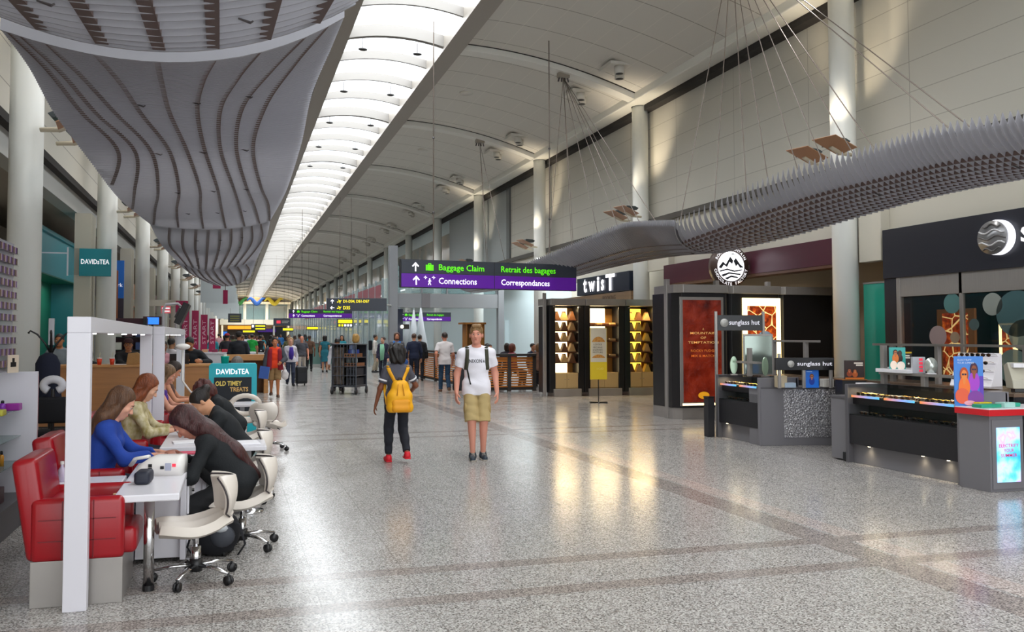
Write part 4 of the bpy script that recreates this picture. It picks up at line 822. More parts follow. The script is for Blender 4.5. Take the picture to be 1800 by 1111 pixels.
# inner back counters the rails stand on
def back_counter(label, x0, y0, x1, y1):
    t = thing('back_counter', label, 'counter', ((x0 + x1) / 2, (y0 + y1) / 2, 0)); a, c = (x1 - x0) / 2, (y1 - y0) / 2
    fbox('body', (-a, -c, 0), (a, c, 0.92), BLK2, t); fbox('counter_slab', (-a - 0.02, -c - 0.02, 0.92), (a + 0.02, c + 0.02, 0.96), M('slab_brown', '6d5a4c', 0.25), t)
back_counter('dark back counter behind the nearer sunglass counter under the long rail', 8.95, 7.3, 9.6, 10.4)
back_counter('dark back counter behind the farther sunglass counter under the short rail', 8.5, 10.9, 9.1, 12.3)
rail('long steel display rail on posts over the nearer sunglass counter', [(9.15, 7.6, 1.48), (9.15, 10.35, 1.48)], [((9.15, 10.0, 1.48), 0.96), ((9.15, 9.2, 1.48), 0.96), ((9.15, 7.9, 1.48), 0.96)], 0.96)
rail('shelf height steel rail across the front of the nearer sunglass counter', [(8.05, 7.62, 1.13), (8.05, 9.0, 1.13)], [((8.05, 8.95, 1.48), 0.99), ((8.05, 8.3, 1.13), 0.99), ((8.05, 7.75, 1.3), 0.99)], 0.99)
rail('short steel display rail on posts over the farther sunglass counter', [(8.7, 11.0, 1.52), (8.7, 12.25, 1.52)], [((8.7, 11.3, 1.52), 0.96), ((8.7, 12.1, 1.52), 0.96)], 0.96)
rail('low steel rail just left of the lower shop sign', [(7.62, 10.95, 1.2), (7.62, 11.5, 1.2)], [((7.62, 11.2, 1.42), 0.99)], 0.99)
def face_poster(name, label, w, h, bg, loc, rz, parts, stand=True, cat='poster'):
    """small printed card with simple figures"""
    t = thing(name, label, cat, loc, rz); c = fbox('card', (-w / 2, 0, 0), (w / 2, 0.012, h), M('card_' + bg, bg, 0.35, emit=0.08), t, 0.001)
    for i, (shape, px, pz, sx, sz, col) in enumerate(parts):
        y = -0.001 - 0.0006 * i; mt = M('print_' + col, col, 0.45, emit=0.12)
        if shape == 'o': MB().prism([(px * w / 2 + sx * w / 2 * math.cos(a), pz * h + sz * h * math.sin(a)) for a in [k * math.pi / 9 for k in range(18)]], 'y', y - 0.0006, y).build('print', mt, c)
        elif shape == 'r': MB().box((px * w / 2 - sx * w / 2, y - 0.0006, pz * h - sz * h), (px * w / 2 + sx * w / 2, y, pz * h + sz * h)).build('print', mt, c)
    if stand: fbox('stand_leg', (-0.02, 0.012, 0), (0.02, 0.10, h * 0.5), GREYD, t, 0.002)
    return t
def figs(*L):
    out = []
    for (x, z, k, skin, hair, cloth) in L:
        out += [('o', x, z + 0.01, 0.30 * k, 0.15 * k, hair), ('o', x, z - 0.25 * k, 0.40 * k, 0.22 * k, cloth), ('o', x, z - 0.10 * k, 0.1 * k, 0.09 * k, skin), ('o', x, z, 0.20 * k, 0.105 * k, skin), ('r', x - 0.085 * k, z + 0.015 * k, 0.07 * k, 0.018 * k, '2a1d3a'), ('r', x + 0.085 * k, z + 0.015 * k, 0.07 * k, 0.018 * k, '2a1d3a')]
    return out
p = face_poster('advert_poster', 'large blue advert card with sunlit figures on the red topped pedestal', 0.31, 0.53, '3f7fd0', (7.62, 7.26, 0.855), R(-15),
            [('r', 0.85, 0.3, 0.14, 0.3, '5a3fb0')] + figs((0.35, 0.72, 0.95, '8a4a2a', '3a1a3a', 'a03fc0'), (-0.35, 0.62, 1.0, 'e0803a', 'a8441a', 'e8702a')) + [('o', -0.5, 0.2, 0.5, 0.16, 'd85a3a'), ('o', 0.4, 0.16, 0.55, 0.15, '7a3a9a'), ('o', 0.0, 0.06, 0.4, 0.05, 'd8a0b0')])
text('ELECTRIFY', 'lettering', (-0.05, -0.012, 0.49), EX, EZ, width=0.15, height=0.02, mat=M('print_pale', 'd8e4f4', 0.5), parent=p); text('YOUR SUMMER', 'lettering', (-0.04, -0.012, 0.46), EX, EZ, width=0.18, height=0.02, mat=MATS['print_pale'], parent=p)
face_poster('advert_poster', 'small advert card with two figures against teal on the white ledge', 0.19, 0.27, '2fa09a', (8.05, 8.72, 1.19), R(-25), figs((0.3, 0.72, 0.9, '4a2a1a', '1a1210', '2a1a16'), (-0.25, 0.74, 1.0, 'b06a3a', '2a1410', 'd0702a')) + [('o', -0.5, 0.18, 0.42, 0.2, 'f0dccb'), ('o', 0.4, 0.15, 0.5, 0.2, 'f4e6da')])
face_poster('advert_poster', 'small black card with a yellow top strip on the rear white ledge', 0.15, 0.22, '241a18', (9.15, 9.75, 1.16), R(-20), [('r', 0, 0.95, 1.0, 0.05, 'd8b020'), ('r', 0, 0.75, 0.6, 0.04, 'e4dccf'), ('r', 0, 0.62, 0.7, 0.04, 'e4dccf'), ('o', -0.4, 0.25, 0.16, 0.06, 'd8d4cc'), ('o', 0.4, 0.25, 0.16, 0.06, 'd8d4cc')])
face_poster('advert_poster', 'dark framed advert card with glowing figures at the counter gap', 0.28, 0.26, '2b1512', (8.45, 9.95, 1.0), R(-14), figs((-0.5, 0.45, 0.7, 'b8643a', '3a1a10', '8a3a1a'), (0.05, 0.42, 0.7, 'c8743a', '3a1a10', 'a8501a')) + [('r', 0.4, 0.85, 0.45, 0.04, 'd8ccc0'), ('r', 0.5, 0.74, 0.35, 0.04, 'd8ccc0'), ('r', 0, 0.03, 0.95, 0.04, 'c86a1a')])
face_poster('advert_poster', 'bright blue advert card standing under the lower shop sign', 0.21, 0.26, '1f6fd8', (8.13, 10.44, 0.852), R(-12), figs((0, 0.62, 1.0, 'b8744a', '6a3a1a', '1a3a9a')) + [('r', -0.35, 0.9, 0.4, 0.025, '9cc8f4')])
for (loc, w, d, h, col, lab) in (((8.0, 9.2, 0.83), 0.22, 0.16, 0.16, 'ece6ea', 'plain white box on the low grey end block'), ((8.45, 10.52, 0.852), 0.16, 0.12, 0.12, 'd8d4cc', 'pale small box beside the blue advert card'), ((7.74, 10.62, 0.852), 0.15, 0.1, 0.17, 'c8b89a', 'tan photo cube on the sparkling corner counter'), ((7.85, 10.58, 0.852), 0.16, 0.12, 0.07, 'a8bcd0', 'pale blue tray box on the sparkling corner counter')):
    o = MB().bbox((-w / 2, -d / 2, 0), (w / 2, d / 2, h), 0.006, 2).build('small_box', M('box_' + col, col, 0.5)); o.location = loc; o.rotation_euler = (0, 0, R(-14)); tag(o, lab, 'box')
t = thing('display_ledge', 'white display ledge carrying the teal advert card', 'ledge', (8.05, 8.7, 1.145)); fbox('slab', (-0.12, -0.26, 0), (0.12, 0.26, 0.045), WHT, t); fbox('clamp', (-0.02, -0.1, -0.03), (0.02, 0.1, 0), STEEL, t, 0)
t = thing('display_ledge', 'white display ledge carrying the yellow topped card', 'ledge', (9.15, 9.75, 1.12)); fbox('slab', (-0.12, -0.3, 0), (0.12, 0.3, 0.04), WHT, t); fbox('clamp', (-0.02, -0.1, -0.03), (0.02, 0.1, 0), STEEL, t, 0)
t = thing('display_ledge', 'white display ledge reaching toward the card terminal', 'ledge', (9.15, 7.62, 1.14)); fbox('slab', (-0.15, -0.9, 0), (0.12, 0.4, 0.04), WHT, t); fbox('clamp', (-0.02, -0.1, -0.03), (0.02, 0.1, 0), STEEL, t, 0)
t = thing('gap_cabinet', 'small dark cabinet under the framed glowing advert card in the counter gap', 'cabinet', (8.45, 10.02, 0), R(-14)); fbox('body', (-0.17, -0.10, 0), (0.17, 0.12, 0.98), BLK2, t); fbox('top_slab', (-0.18, -0.11, 0.98), (0.18, 0.13, 0.998), M('slab_amber', '8a5a2a', 0.3), t)
# glowing slanted rack of sunglasses
t = thing('slanted_rack', 'slanted white lit rack of sunglasses behind the rail', 'display rack', (9.2, 8.75, 0.96), R(-75))
MB().prism([(0, 0), (0.22, 0.42), (0.26, 0.42), (0.26, 0)], 'x', -0.26, 0.26).build('rack_body', M('rack_lit', 'e8e6ec', 0.4, emit=0.25), t)
for i in range(4): fbox('rack_step', (-0.25, 0.02 + i * 0.052, 0.08 + i * 0.1), (0.25, 0.06 + i * 0.052, 0.09 + i * 0.1), WHT, t, 0)
for i in range(4):
    for j in range(3): sunglasses((9.13 + 0.05 * i, 8.58 + 0.16 * j, 1.06 + i * 0.1), R(-75), (i + j) % 4, 'sunglasses on the slanted white lit rack', 'sunglasses on the slanted lit rack')
t = thing('price_tag_stack', 'grey counter display printed with red squares beside the teal card', 'display card', (8.07, 8.4, 1.146), R(-30)); fbox('card', (-0.07, 0, 0), (0.07, 0.08, 0.2), M('card_grey', 'b9bcc4', 0.4), t)
for i in range(4): fbox('red_square', (0.0, -0.003, 0.02 + 0.045 * i), (0.04, 0, 0.05 + 0.045 * i), RED, t, 0)
t = thing('oval_mirror', 'pale oval table mirror next to the red square card', 'mirror', (8.07, 8.22, 1.146), R(-30)); MB().sh().prism([(0.07 * math.cos(a), 0.10 + 0.1 * math.sin(a)) for a in [i * math.pi / 10 for i in range(20)]], 'y', -0.012, 0.012).build('mirror_face', M('mirror_pale', 'cfd6d0', 0.1, metal=0.6), t); fbox('foot', (-0.05, -0.04, 0), (0.05, 0.04, 0.012), WHT, t)
for i, (y, x) in enumerate(((11.62, 7.62), (11.0, 7.75))):
    t = thing('oval_mirror', ('pale green tilted oval mirror under the higher shop sign', 'pale green oval mirror beside the short low rail')[i], 'mirror', (x, y, 0.986), R(-20 + 30 * i)); MB().prism([(0.055 * math.cos(a), 0.16 + 0.14 * math.sin(a)) for a in [k * math.pi / 10 for k in range(20)]], 'y', -0.01, 0.01).build('mirror_face', M('mirror_green', 'a9c2a8', 0.15, metal=0.3), t); fbox('foot', (-0.05, -0.04, 0), (0.05, 0.04, 0.02), STEEL, t)
t = thing('round_sign', 'round blue grey disc sign standing behind the higher shop board', 'sign', (8.56, 12.15, 1.53)); MB().sh().cyl((0, 0, 0), (0, -0.02, 0), 0.155, n=32).build('disc', M('disc_blue', '93a6b8', 0.35), t); fbox('stand_pole', (-0.01, -0.015, -0.57), (0.01, -0.005, -0.15), STEEL, t, 0); fbox('small_print', (-0.05, -0.023, -0.03), (0.05, -0.02, 0.03), M('disc_print', 'c8d4e0', 0.4), t, 0)
t = thing('backing_frame', 'thin steel frame holding a pale mirror panel above the farther counter', 'mirror', (8.02, 11.55, 0.985), R(-12)); fbox('pane', (-0.22, 0, 0.02), (0.22, 0.015, 0.62), M('mirror_panel', '9aa79f', 0.08, metal=0.7), t); fbox('frame', (-0.24, 0.01, 0), (0.24, 0.03, 0.65), STEEL, t)
# red topped pedestal with the bright screen
t = thing('screen_pedestal', 'grey pedestal counter with red edged white top and glowing blue poster screen', 'counter', (7.51, 6.92, 0))
MB().prism([(0, 0), (1.5, 0.0), (1.5, 0.38), (0, 0.38)], 'z', 0.0, 0.78).build('body', GREYL, t, 0.003)
MB().prism([(-0.03, -0.03), (1.6, -0.03), (1.6, 0.40), (-0.03, 0.40)], 'z', 0.78, 0.845).build('red_edge', M('counter_red', 'd3202a', 0.35), t, 0.003); MB().prism([(-0.03, -0.03), (1.6, -0.03), (1.6, 0.40), (-0.03, 0.40)], 'z', 0.845, 0.855).build('white_top', WHT, t)
fbox('recess', (0.43, -0.006, 0.02), (1.5, 0.0, 0.77), BLK, t, 0); fbox('screen_surround', (0.02, -0.012, 0.03), (0.42, 0.0, 0.74), GREYL, t, 0.003)
sm = NT('summer_screen'); n = sm.noise(4.5, 4); cc = sm.ramp(n, [(0.32, lin('1f9fd8')), (0.45, lin('5fc4e8')), (0.55, lin('a9c8ee')), (0.64, lin('c7a6e4')), (0.74, lin('e8f2fb'))]); sm.l(cc, sm.b.inputs['Base Color']); sm.l(cc, sm.b.inputs['Emission Color']); sm.b.inputs['Emission Strength'].default_value = 0.75
sc = fbox('screen', (0.07, -0.018, 0.10), (0.37, -0.012, 0.66), sm.m, t, 0)
for s, z, w in (('ELECTRIFY', 0.475, 0.255), ('YOUR', 0.425, 0.13), ('SUMMER', 0.375, 0.21)): text(s, 'lettering', (0.22, -0.019, z), EX, EZ, width=w, height=0.034, mat=M('magenta_print', 'd01f6a', 0.5, emit=0.3), parent=sc, bold=0.006)
for (x, y, w, d, h, col, lab) in ((7.62, 7.05, 0.26, 0.12, 0.035, '2a9c7c', 'green flat gift box on the red edged white top'), (8.02, 7.1, 0.10, 0.1, 0.04, '2aa68a', 'small green box right of the glass tray'), (7.84, 7.03, 0.14, 0.12, 0.05, 'a8d4cc', 'clear glass tray between the green boxes'), (7.70, 7.17, 0.16, 0.08, 0.045, 'd8c21f', 'yellow box behind the green gift box')):
    o = MB().bbox((-w / 2, -d / 2, 0), (w / 2, d / 2, h), 0.005, 2).build('gift_box', M('gift_' + col, col, 0.35)); o.location = (x, y, 0.8555); tag(o, lab, 'box')
t = thing('card_terminal', 'beige tilted card payment terminal with a green lamp', 'payment terminal', (8.7, 7.62, 1.0), R(-25)); b = MB().prism([(-0.08, 0), (0.10, 0), (0.16, 0.26), (0.06, 0.30), (-0.06, 0.1)], 'x', -0.09, 0.09); b.build('body', M('terminal_beige', 'b7b3a2', 0.4), t, 0.01); fbox('paper_slot', (-0.06, -0.03, 0.24), (0.06, 0.06, 0.29), WHT, t); MB().ball((0.095, -0.01, 0.12), 0.02, 8, 6).build('lamp_green', M('led_green', '20d040', 0.4, emit=2.0), t); MB().ball((0.095, -0.02, 0.17), 0.018, 8, 6).build('lamp_red', RED, t); fbox('stem', (-0.05, -0.02, -0.04), (0.05, 0.08, 0.0), BLK, t)
back_counter('dark side counter under the card terminal and white ledge', 8.4, 7.42, 8.93, 7.9)
# ============================================================ left-hand shops
TEAL = M('teal_fascia', '0f8f9c', 0.35); TEAL2 = M('teal_board', '14b0bf', 0.4); GRN = M('green_wall', '0d6b52', 0.45); TEALW = M('teal_wall', '0c6f77', 0.4)
WOODC = M('light_wood', 'b07a4a', 0.42, noise=0.10, nscale=2.5, stretch=(0.6, 0.6, 9)); WOODP = M('pale_wood', 'c08a52', 0.42, noise=0.10, nscale=2.5, stretch=(0.6, 0.6, 9)); BLUE = M('sign_blue', '1f5fae', 0.4, emit=0.15)
REDL = M('red_leather', '980214', 0.32, coat=0.15); WFR = M('white_frame', 'dcdae2', 0.32); WDK = M('white_desk', 'e6e4ea', 0.25); WLEA = M('white_leather', 'd9d0c6', 0.38); PLAST = M('white_plastic', 'e9e6e2', 0.3); BLKP = M('black_plastic', '17171a', 0.4); BLKF = M('black_fabric', '12131a', 0.85)
t = thing('tea_storefront', 'teal tea shop front with a recessed green and teal interior', 'shop front', (-4.2, 22.4, 0))
fbox('fascia', (-0.1, -2.8, 3.05), (0.0, 2.75, 4.0), TEAL, t); fbox('cornice', (-0.15, -2.8, 4.0), (0.06, 2.8, 4.09), TEAL, t); fbox('green_panel', (-0.75, -2.8, 0), (-0.65, 2.7, 3.05), GRN, t); fbox('teal_side', (-0.75, 2.7, 0), (0.0, 2.8, 3.05), TEALW, t)
fbox('ceiling_board', (-0.75, -2.8, 3.03), (0.0, 2.7, 3.06), GRN, t, 0); fbox('alarm_plate', (-0.64, 0.9, 2.05), (-0.62, 1.2, 2.3), M('alarm_orange', 'd8501e', 0.4), t); MB().ball((-0.62, 0.6, 0.9), 0.07, 10, 8).build('door_knob', M('brass', 'b8863a', 0.3, metal=0.9), t)
area_light('tea_shop_lamp', (-4.45, 22.5, 2.95), 0.3, 4, 14, (0.8, 1, 0.95))
t = thing('blade_sign', 'teal projecting shop sign in a clear frame with white lettering', 'sign', (-3.42, 20.55, 2.97))
fbox('panel', (0.02, 0, 0), (0.70, 0.06, 0.63), TEAL, t); MB().box((-0.22, 0.02, 0.02), (0.02, 0.035, 0.63)).build('clear_plate', GLASS, t); fbox('frame_bar', (-0.24, 0.01, 0), (-0.21, 0.05, 0.65), WFR, t, 0); fbox('frame_bar', (0.70, 0.01, 0), (0.715, 0.05, 0.65), WFR, t, 0); fbox('wall_arm', (-0.82, 0.02, 0.5), (-0.22, 0.04, 0.53), WFR, t, 0)
text('DAVIDsTEA', 'lettering', (0.36, -0.003, 0.33), EX, EZ, width=0.60, height=0.11, mat=WLET, parent=t, bold=0.015)
t = thing('blade_sign', 'blue projecting sign behind the teal shop sign', 'sign', (-3.72, 28.3, 2.80)); fbox('panel', (0, 0, 0), (0.36, 0.06, 1.2), BLUE, t); fbox('wall_arm', (0.24, 0.06, 1.0), (0.29, 0.58, 1.05), GREYD, t, 0); text('ork', 'lettering', (0.2, -0.003, 0.42), EX, EZ, height=0.12, mat=WLET, parent=t); fbox('lower_photo', (0.0, -0.005, -0.75), (0.36, 0.05, 0.0), M('dark_photo', '4a4552', 0.5), t)
t = thing('blade_sign', 'orange lit panel standing between the teal shop and the next column', 'sign', (-3.9, 27.2, 1.6)); fbox('panel', (0, 0, 0), (0.5, 0.06, 2.0), M('orange_panel', '8a4a1e', 0.5, emit=0.1), t); fbox('lit_strip', (0.02, -0.004, 0.35), (0.48, 0, 0.5), M('amber_strip', 'f0a83a', 0.5, emit=1), t, 0); fbox('foot_post', (0.2, 0.0, -1.6), (0.26, 0.05, 0.0), GREYD, t)
t = thing('exit_sign', 'small red lettered sign under a pale beam beyond the third column', 'sign', (-2.5, 31.7, 2.42)); fbox('panel', (0, 0, 0), (0.32, 0.05, 0.26), M('pale_red', 'e0606a', 0.4, emit=0.3), t)
for z in (0.16, 0.05): fbox('letter_row', (0.03, -0.004, z), (0.29, 0, z + 0.05), WLET, t, 0)
t = thing('pale_lintel', 'pale horizontal lintel box between two far columns holding the red sign', 'lintel box', (-2.9, 31.75, 2.68)); fbox('box', (-0.7, -0.1, 0), (1.0, 0.15, 0.22), CREAM, t)
for q in (-0.6, 0.9): MB().cyl((q, 0.02, -2.68), (q, 0.02, 0), 0.03, n=8).build('pole', WFR, t)
# wall bays between the left columns
for k, y in enumerate(CY[3:12]):
    struct(MB().box((-3.55, y - 0.35, 0), (-3.2, y + 0.35, 4.44)).build('wall_left_pier', M('pier_paint', 'c9c4b4', 0.5)))
    if k: 
        c = ('7d4a3a', '39405a', '6a6c70', 'a86a3a', '5a2a3a', '8a8a84', '44506a', '9a5a3a', '707478')[k % 9]
        t = thing('far_storefront', ('brick brown', 'slate blue', 'grey', 'copper', 'plum', 'stone', 'steel blue', 'rust', 'ash')[k % 9] + ' shop front between left-hand columns, number ' + ('one', 'two', 'three', 'four', 'five', 'six', 'seven', 'eight', 'nine')[k - 1] + ' past the teal shop', 'shop front', (-4.3, y + 0.0, 0)); fbox('fascia', (-0.1, -7.5 if k > 1 else -3.7, 2.9), (0.05, -0.5, 3.9), M('shopf_' + c, c, 0.4), t); fbox('interior_panel', (-0.6, -7.5 if k > 1 else -3.7, 0), (-0.5, -0.5, 2.9), M('shopi_' + c, c, 0.6, emit=0.05), t); fbox('sill', (-0.1, -7.5 if k > 1 else -3.7, 0), (0.0, -0.5, 0.5), GREYD, t)
MAR = M('banner_maroon', '9a1c4c', 0.5, emit=0.08)
for i in range(4):
    t = thing('maroon_banner', ('first', 'second', 'third', 'fourth')[i] + ' tall maroon banner in the row behind the black monitor, counted from it', 'banner', (-1.72 + 0.27 * i, 30.5 + 1.2 * i, 0.9)); fbox('cloth', (0, 0, 0), (0.24, 0.03, 1.75 - 0.12 * i), MAR, t, 0); MB().cyl((0.12, 0.03, -0.9), (0.12, 0.03, 1.75 - 0.12 * i), 0.02, n=6).build('pole', GREYD, t)
    text('START', 'lettering', (0.12, -0.003, 0.85), EZ, (-1, 0, 0), width=0.9, height=0.12, mat=M('banner_pink', 'e8c4d4', 0.5), parent=t)
t = thing('maroon_banner', 'square maroon sign high above the row of tall maroon banners', 'banner', (-2.0, 31.6, 2.45)); fbox('cloth', (0, 0, 0), (0.42, 0.03, 0.42), MAR, t, 0); MB().prism([(0.12, 0.12), (0.3, 0.12), (0.3, 0.2), (0.24, 0.28), (0.14, 0.2)], 'y', -0.004, 0).build('cup_symbol', WLET, t); MB().cyl((0.2, 0.03, -2.45), (0.2, 0.03, 0), 0.03, n=6).build('pole', GREYD, t)
for i in range(5):
    t = thing('maroon_banner', ('nearest', 'second', 'third', 'fourth', 'farthest')[i] + ' of the hanging white flags with maroon squares far above the left-hand shops', 'banner', (-1.9 + 0.1 * i, 52 + 7 * i, 3.6 - 0.1 * i)); fbox('cloth', (0, 0, 0), (2.0, 0.03, 1.4), M('flag_white', 'd3dde0', 0.5), t, 0); fbox('square', (0.7 + 0.05 * i, -0.006, 0.85), (1.15 + 0.05 * i, 0, 1.25), MAR, t, 0)
    for q in (0.1, 1.9): MB().cyl((q, 0.01, 1.4), (q, 0.01, 8.85 - 3.6 + 0.1 * i), 0.012, n=6).build('hanging_wire', CABLE, t)
t = thing('maroon_banner', 'narrow maroon flag at the tip of the farthest grey canopy', 'banner', (-0.55, 47, 3.35)); fbox('cloth', (0, 0, 0), (0.25, 0.03, 0.75), MAR, t, 0); MB().cyl((0.12, 0.01, 0.75), (0.12, 0.01, 2), 0.02, n=6).build('hanging_wire', CABLE, t)
t = thing('hanging_monitor', 'large black monitor seen edge-on, tilted on a white pipe stand', 'monitor', (-1.15, 20.5, 1.86)); b = MB().box((-0.06, -0.45, 0), (0.08, 0.45, 0.52), Matrix.Rotation(R(24), 4, 'Y')); b.build('screen_body', BLKP, t, 0.01); MB().box((-0.12, -0.2, 0.15), (-0.04, 0.2, 0.4), Matrix.Rotation(R(24), 4, 'Y')).build('mount', GREYD, t)
MB().sh().tube([(-0.42, 0, -1.86), (-0.42, 0, 0.35), (-0.36, 0, 0.48), (-0.1, 0, 0.5), (0.0, 0, 0.4)], 0.03, 8).build('pipe_stand', WFR, t)
t = thing('menu_screen', 'dark red framed menu screen glowing blue behind the white frames', 'screen', (-2.55, 26, 1.93)); fbox('case', (0, 0, 0), (0.52, 0.08, 0.25), M('screen_case', '4a1420', 0.4), t); fbox('display', (0.12, -0.005, 0.02), (0.44, 0, 0.22), M('screen_blue', '2a6cf0', 0.4, emit=1.3), t, 0); MB().cyl((0.26, 0.05, -1.93), (0.26, 0.05, 0), 0.03, n=8).build('pole', GREYD, t)
# ---- timber food counter
t = thing('wood_counter', 'long plain wooden food counter behind the manicure stations', 'counter', (-2.0, 16.2, 0)); fbox('front_board', (-1.75, -0.28, 0.03), (1.68, -0.24, 1.05), WOODC, t); fbox('counter_slab', (-1.78, -0.30, 1.05), (1.72, 0.35, 1.09), WOODP, t); fbox('end_board', (1.64, -0.24, 0.03), (1.68, 0.3, 1.05), WOODP, t); fbox('plinth', (-1.72, -0.22, 0), (1.62, 0.25, 0.05), BLK, t)
t = thing('wood_counter', 'short pale wooden counter with a dark opening behind the teal board', 'counter', (0.35, 24.5, 0)); fbox('top_slab', (-0.62, -0.3, 0.92), (0.62, 0.4, 1.08), WOODP, t); fbox('side_board', (-0.62, -0.3, 0), (-0.5, 0.4, 0.92), WOODP, t); fbox('side_board', (0.5, -0.3, 0), (0.62, 0.4, 0.92), WOODP, t); fbox('back_board', (-0.5, 0.1, 0), (0.5, 0.14, 0.92), M('wood_shadow', '6a4526', 0.6), t)
t = thing('white_counter', 'white serving counter with red goods on top behind the bowed man', 'counter', (-0.35, 27.5, 0)); fbox('body', (-1.0, -0.3, 0), (1.0, 0.3, 1.05), WDK, t); fbox('slab', (-1.05, -0.35, 1.05), (1.05, 0.35, 1.1), WDK, t)
for i in range(6): o = MB().bbox((-0.09, -0.07, 0), (0.09, 0.07, 0.09), 0.01, 2).build('goods_box', M('goods_%d' % (i % 3), ('b8283a', 'd8a07a', '8a2a4a')[i % 3], 0.5)); o.location = (-1.15 + 0.3 * i, 27.4, 1.1); tag(o, 'small red packet on the white serving counter', 'packet', 'red packets on the white serving counter')
for i, x in enumerate((-2.30, -2.09)):
    t = thing('paper_cup', 'red paper cup with straw on the wooden counter, ' + ('farther from' if i == 0 else 'nearer to') + ' the paper bag', 'cup', (x, 16.1, 1.09)); MB().sh().lathe([(0.032, 0), (0.045, 0.11)], n=14).build('cup_body', M('cup_red', 'd8401e', 0.4), t); MB().sh().lathe([(0.047, 0.11), (0.047, 0.122), (0.03, 0.125)], n=14).build('lid', WDK, t); MB().cyl((0, 0, 0.12), (0.012, 0, 0.22), 0.004, n=6).build('straw', M('straw_pale', 'e8e0b8', 0.5), t)
o = MB().prism([(-0.13, 0), (0.13, 0), (0.15, 0.15), (0.05, 0.22), (-0.10, 0.2)], 'y', -0.07, 0.07).build('paper_bag', M('kraft', 'a9804e', 0.7, bump=0.4, bscale=14), None, 0.01); o.location = (-1.72, 16.12, 1.09); tag(o, 'crumpled brown paper bag on the wooden counter in front of the capped man', 'paper bag')
o = MB().box((-0.1, -0.07, 0), (0.1, 0.07, 0.012)).build('napkin', WDK); o.location = (-1.94, 16.08, 1.09); tag(o, 'white napkin beside the red cups', 'napkin')
# dark shelving behind the capped man
t = thing('back_shelving', 'dark shelving with boxes behind the man in the cap', 'shelving', (-3.0, 24.5, 0)); fbox('upright', (-0.35, 0, 0), (-0.25, 0.35, 2.1), BLKP, t); fbox('upright', (0.6, 0, 0), (0.7, 0.35, 2.1), BLKP, t); fbox('back_board', (-0.35, 0.33, 0), (0.7, 0.36, 2.1), M('shelf_maroon', '4a2430', 0.6), t)
for i in range(5): fbox('shelf', (-0.3, 0, 0.5 + 0.35 * i), (0.65, 0.33, 0.53 + 0.35 * i), BLKP, t)
for i in range(6): o = MB().box((-0.1, -0.09, 0), (0.1, 0.09, 0.2)).build('stock_box', M('stock_%d' % (i % 3), ('c8c4bc', '6a4a52', '3a4a7a')[i % 3], 0.5), None, 0.006); o.location = (-3.05 + 0.28 * (i % 3), 24.62, 1.23 + 0.35 * (i // 3)); tag(o, 'stock box on the dark shelving behind the capped man', 'box', 'stock boxes on the dark shelving')
# ---- tea board
t = thing('promo_board', 'teal promotional board with white lettering and a black chalk panel', 'sign board', (0.0, 13.65, 0))
MB().prism([(-0.36, 0), (0.37, 0), (0.37, 1.15), (0.35, 1.17), (-0.33, 1.17), (-0.36, 1.13)], 'y', 0, 0.3).build('board', TEAL2, t, 0.004)
text('DAVIDsTEA', 'lettering', (0.0, -0.002, 1.045), EX, EZ, width=0.50, height=0.085, mat=WLET, parent=t, bold=0.02); cp = fbox('chalk_panel', (-0.28, -0.006, 0.36), (0.29, 0.0, 0.955), M('chalkboard', '20242c', 0.7), t, 0)
text('OLD TIMEY', 'lettering', (-0.06, -0.008, 0.86), EX, (0.04, 0, 1), width=0.40, height=0.075, mat=M('chalk_yellow', 'd8c060', 0.6, emit=0.1), parent=cp, bold=0.03); text('TREATS', 'lettering', (0.10, -0.008, 0.765), EX, (0, 0, 1), width=0.28, height=0.07, mat=M('chalk_tan', 'c8a060', 0.6, emit=0.1), parent=cp, bold=0.03)
MB().prism([(-0.2, 0.45), (0.1, 0.5), (0.05, 0.58), (-0.1, 0.6)], 'y', -0.008, -0.006).build('chalk_drawing', MATS['chalk_tan'], cp)
t = thing('tea_cup', 'turquoise takeaway tin standing on top of the teal board', 'tin', (-0.12, 13.8, 1.17)); MB().sh().lathe([(0.055, 0), (0.065, 0.1), (0.068, 0.1), (0.068, 0.115)], n=18).build('tin_body', M('turq', '20a890', 0.35), t); MB().lathe([(0.03, 0.115), (0.03, 0.145)], n=14).build('lid', PLAST, t)
# ============================================================ manicure stations
def portal(x, y0, y1, label, dx=0.0):
    t = thing('portal_frame', label, 'portal frame', (x, y0, 0)); L = y1 - y0
    fbox('post', (-0.065, 0, 0), (0.065, 0.075, 1.62), WFR, t, 0.004); fbox('post', (-0.065 + dx, L - 0.09, 0), (0.065 + dx, L, 1.62), WFR, t, 0.004)
    b = MB(); b.loft([[(-0.065, 0, 1.62), (0.065, 0, 1.62), (0.065, 0, 1.715), (-0.065, 0, 1.715)], [(-0.065 + dx, L, 1.62), (0.065 + dx, L, 1.62), (0.065 + dx, L, 1.715), (-0.065 + dx, L, 1.715)]]); b.build('beam', WFR, t, 0.004)
    for i in range(5):
        f = (i + 0.6) / 5.2; MB().cyl((dx * f, L * f, 1.621), (dx * f, L * f, 1.612), 0.022, n=12).build('beam_lamp', M('beam_lamp', 'ffffff', 0.4, emit=3), t)
    return t
portal(-0.875, 5.325, 10.4, 'nearest tall white portal frame, over the red armchair and the woman in blue', -0.1)
portal(-0.85, 10.5, 14.9, 'second white portal frame farther back over the manicure row')
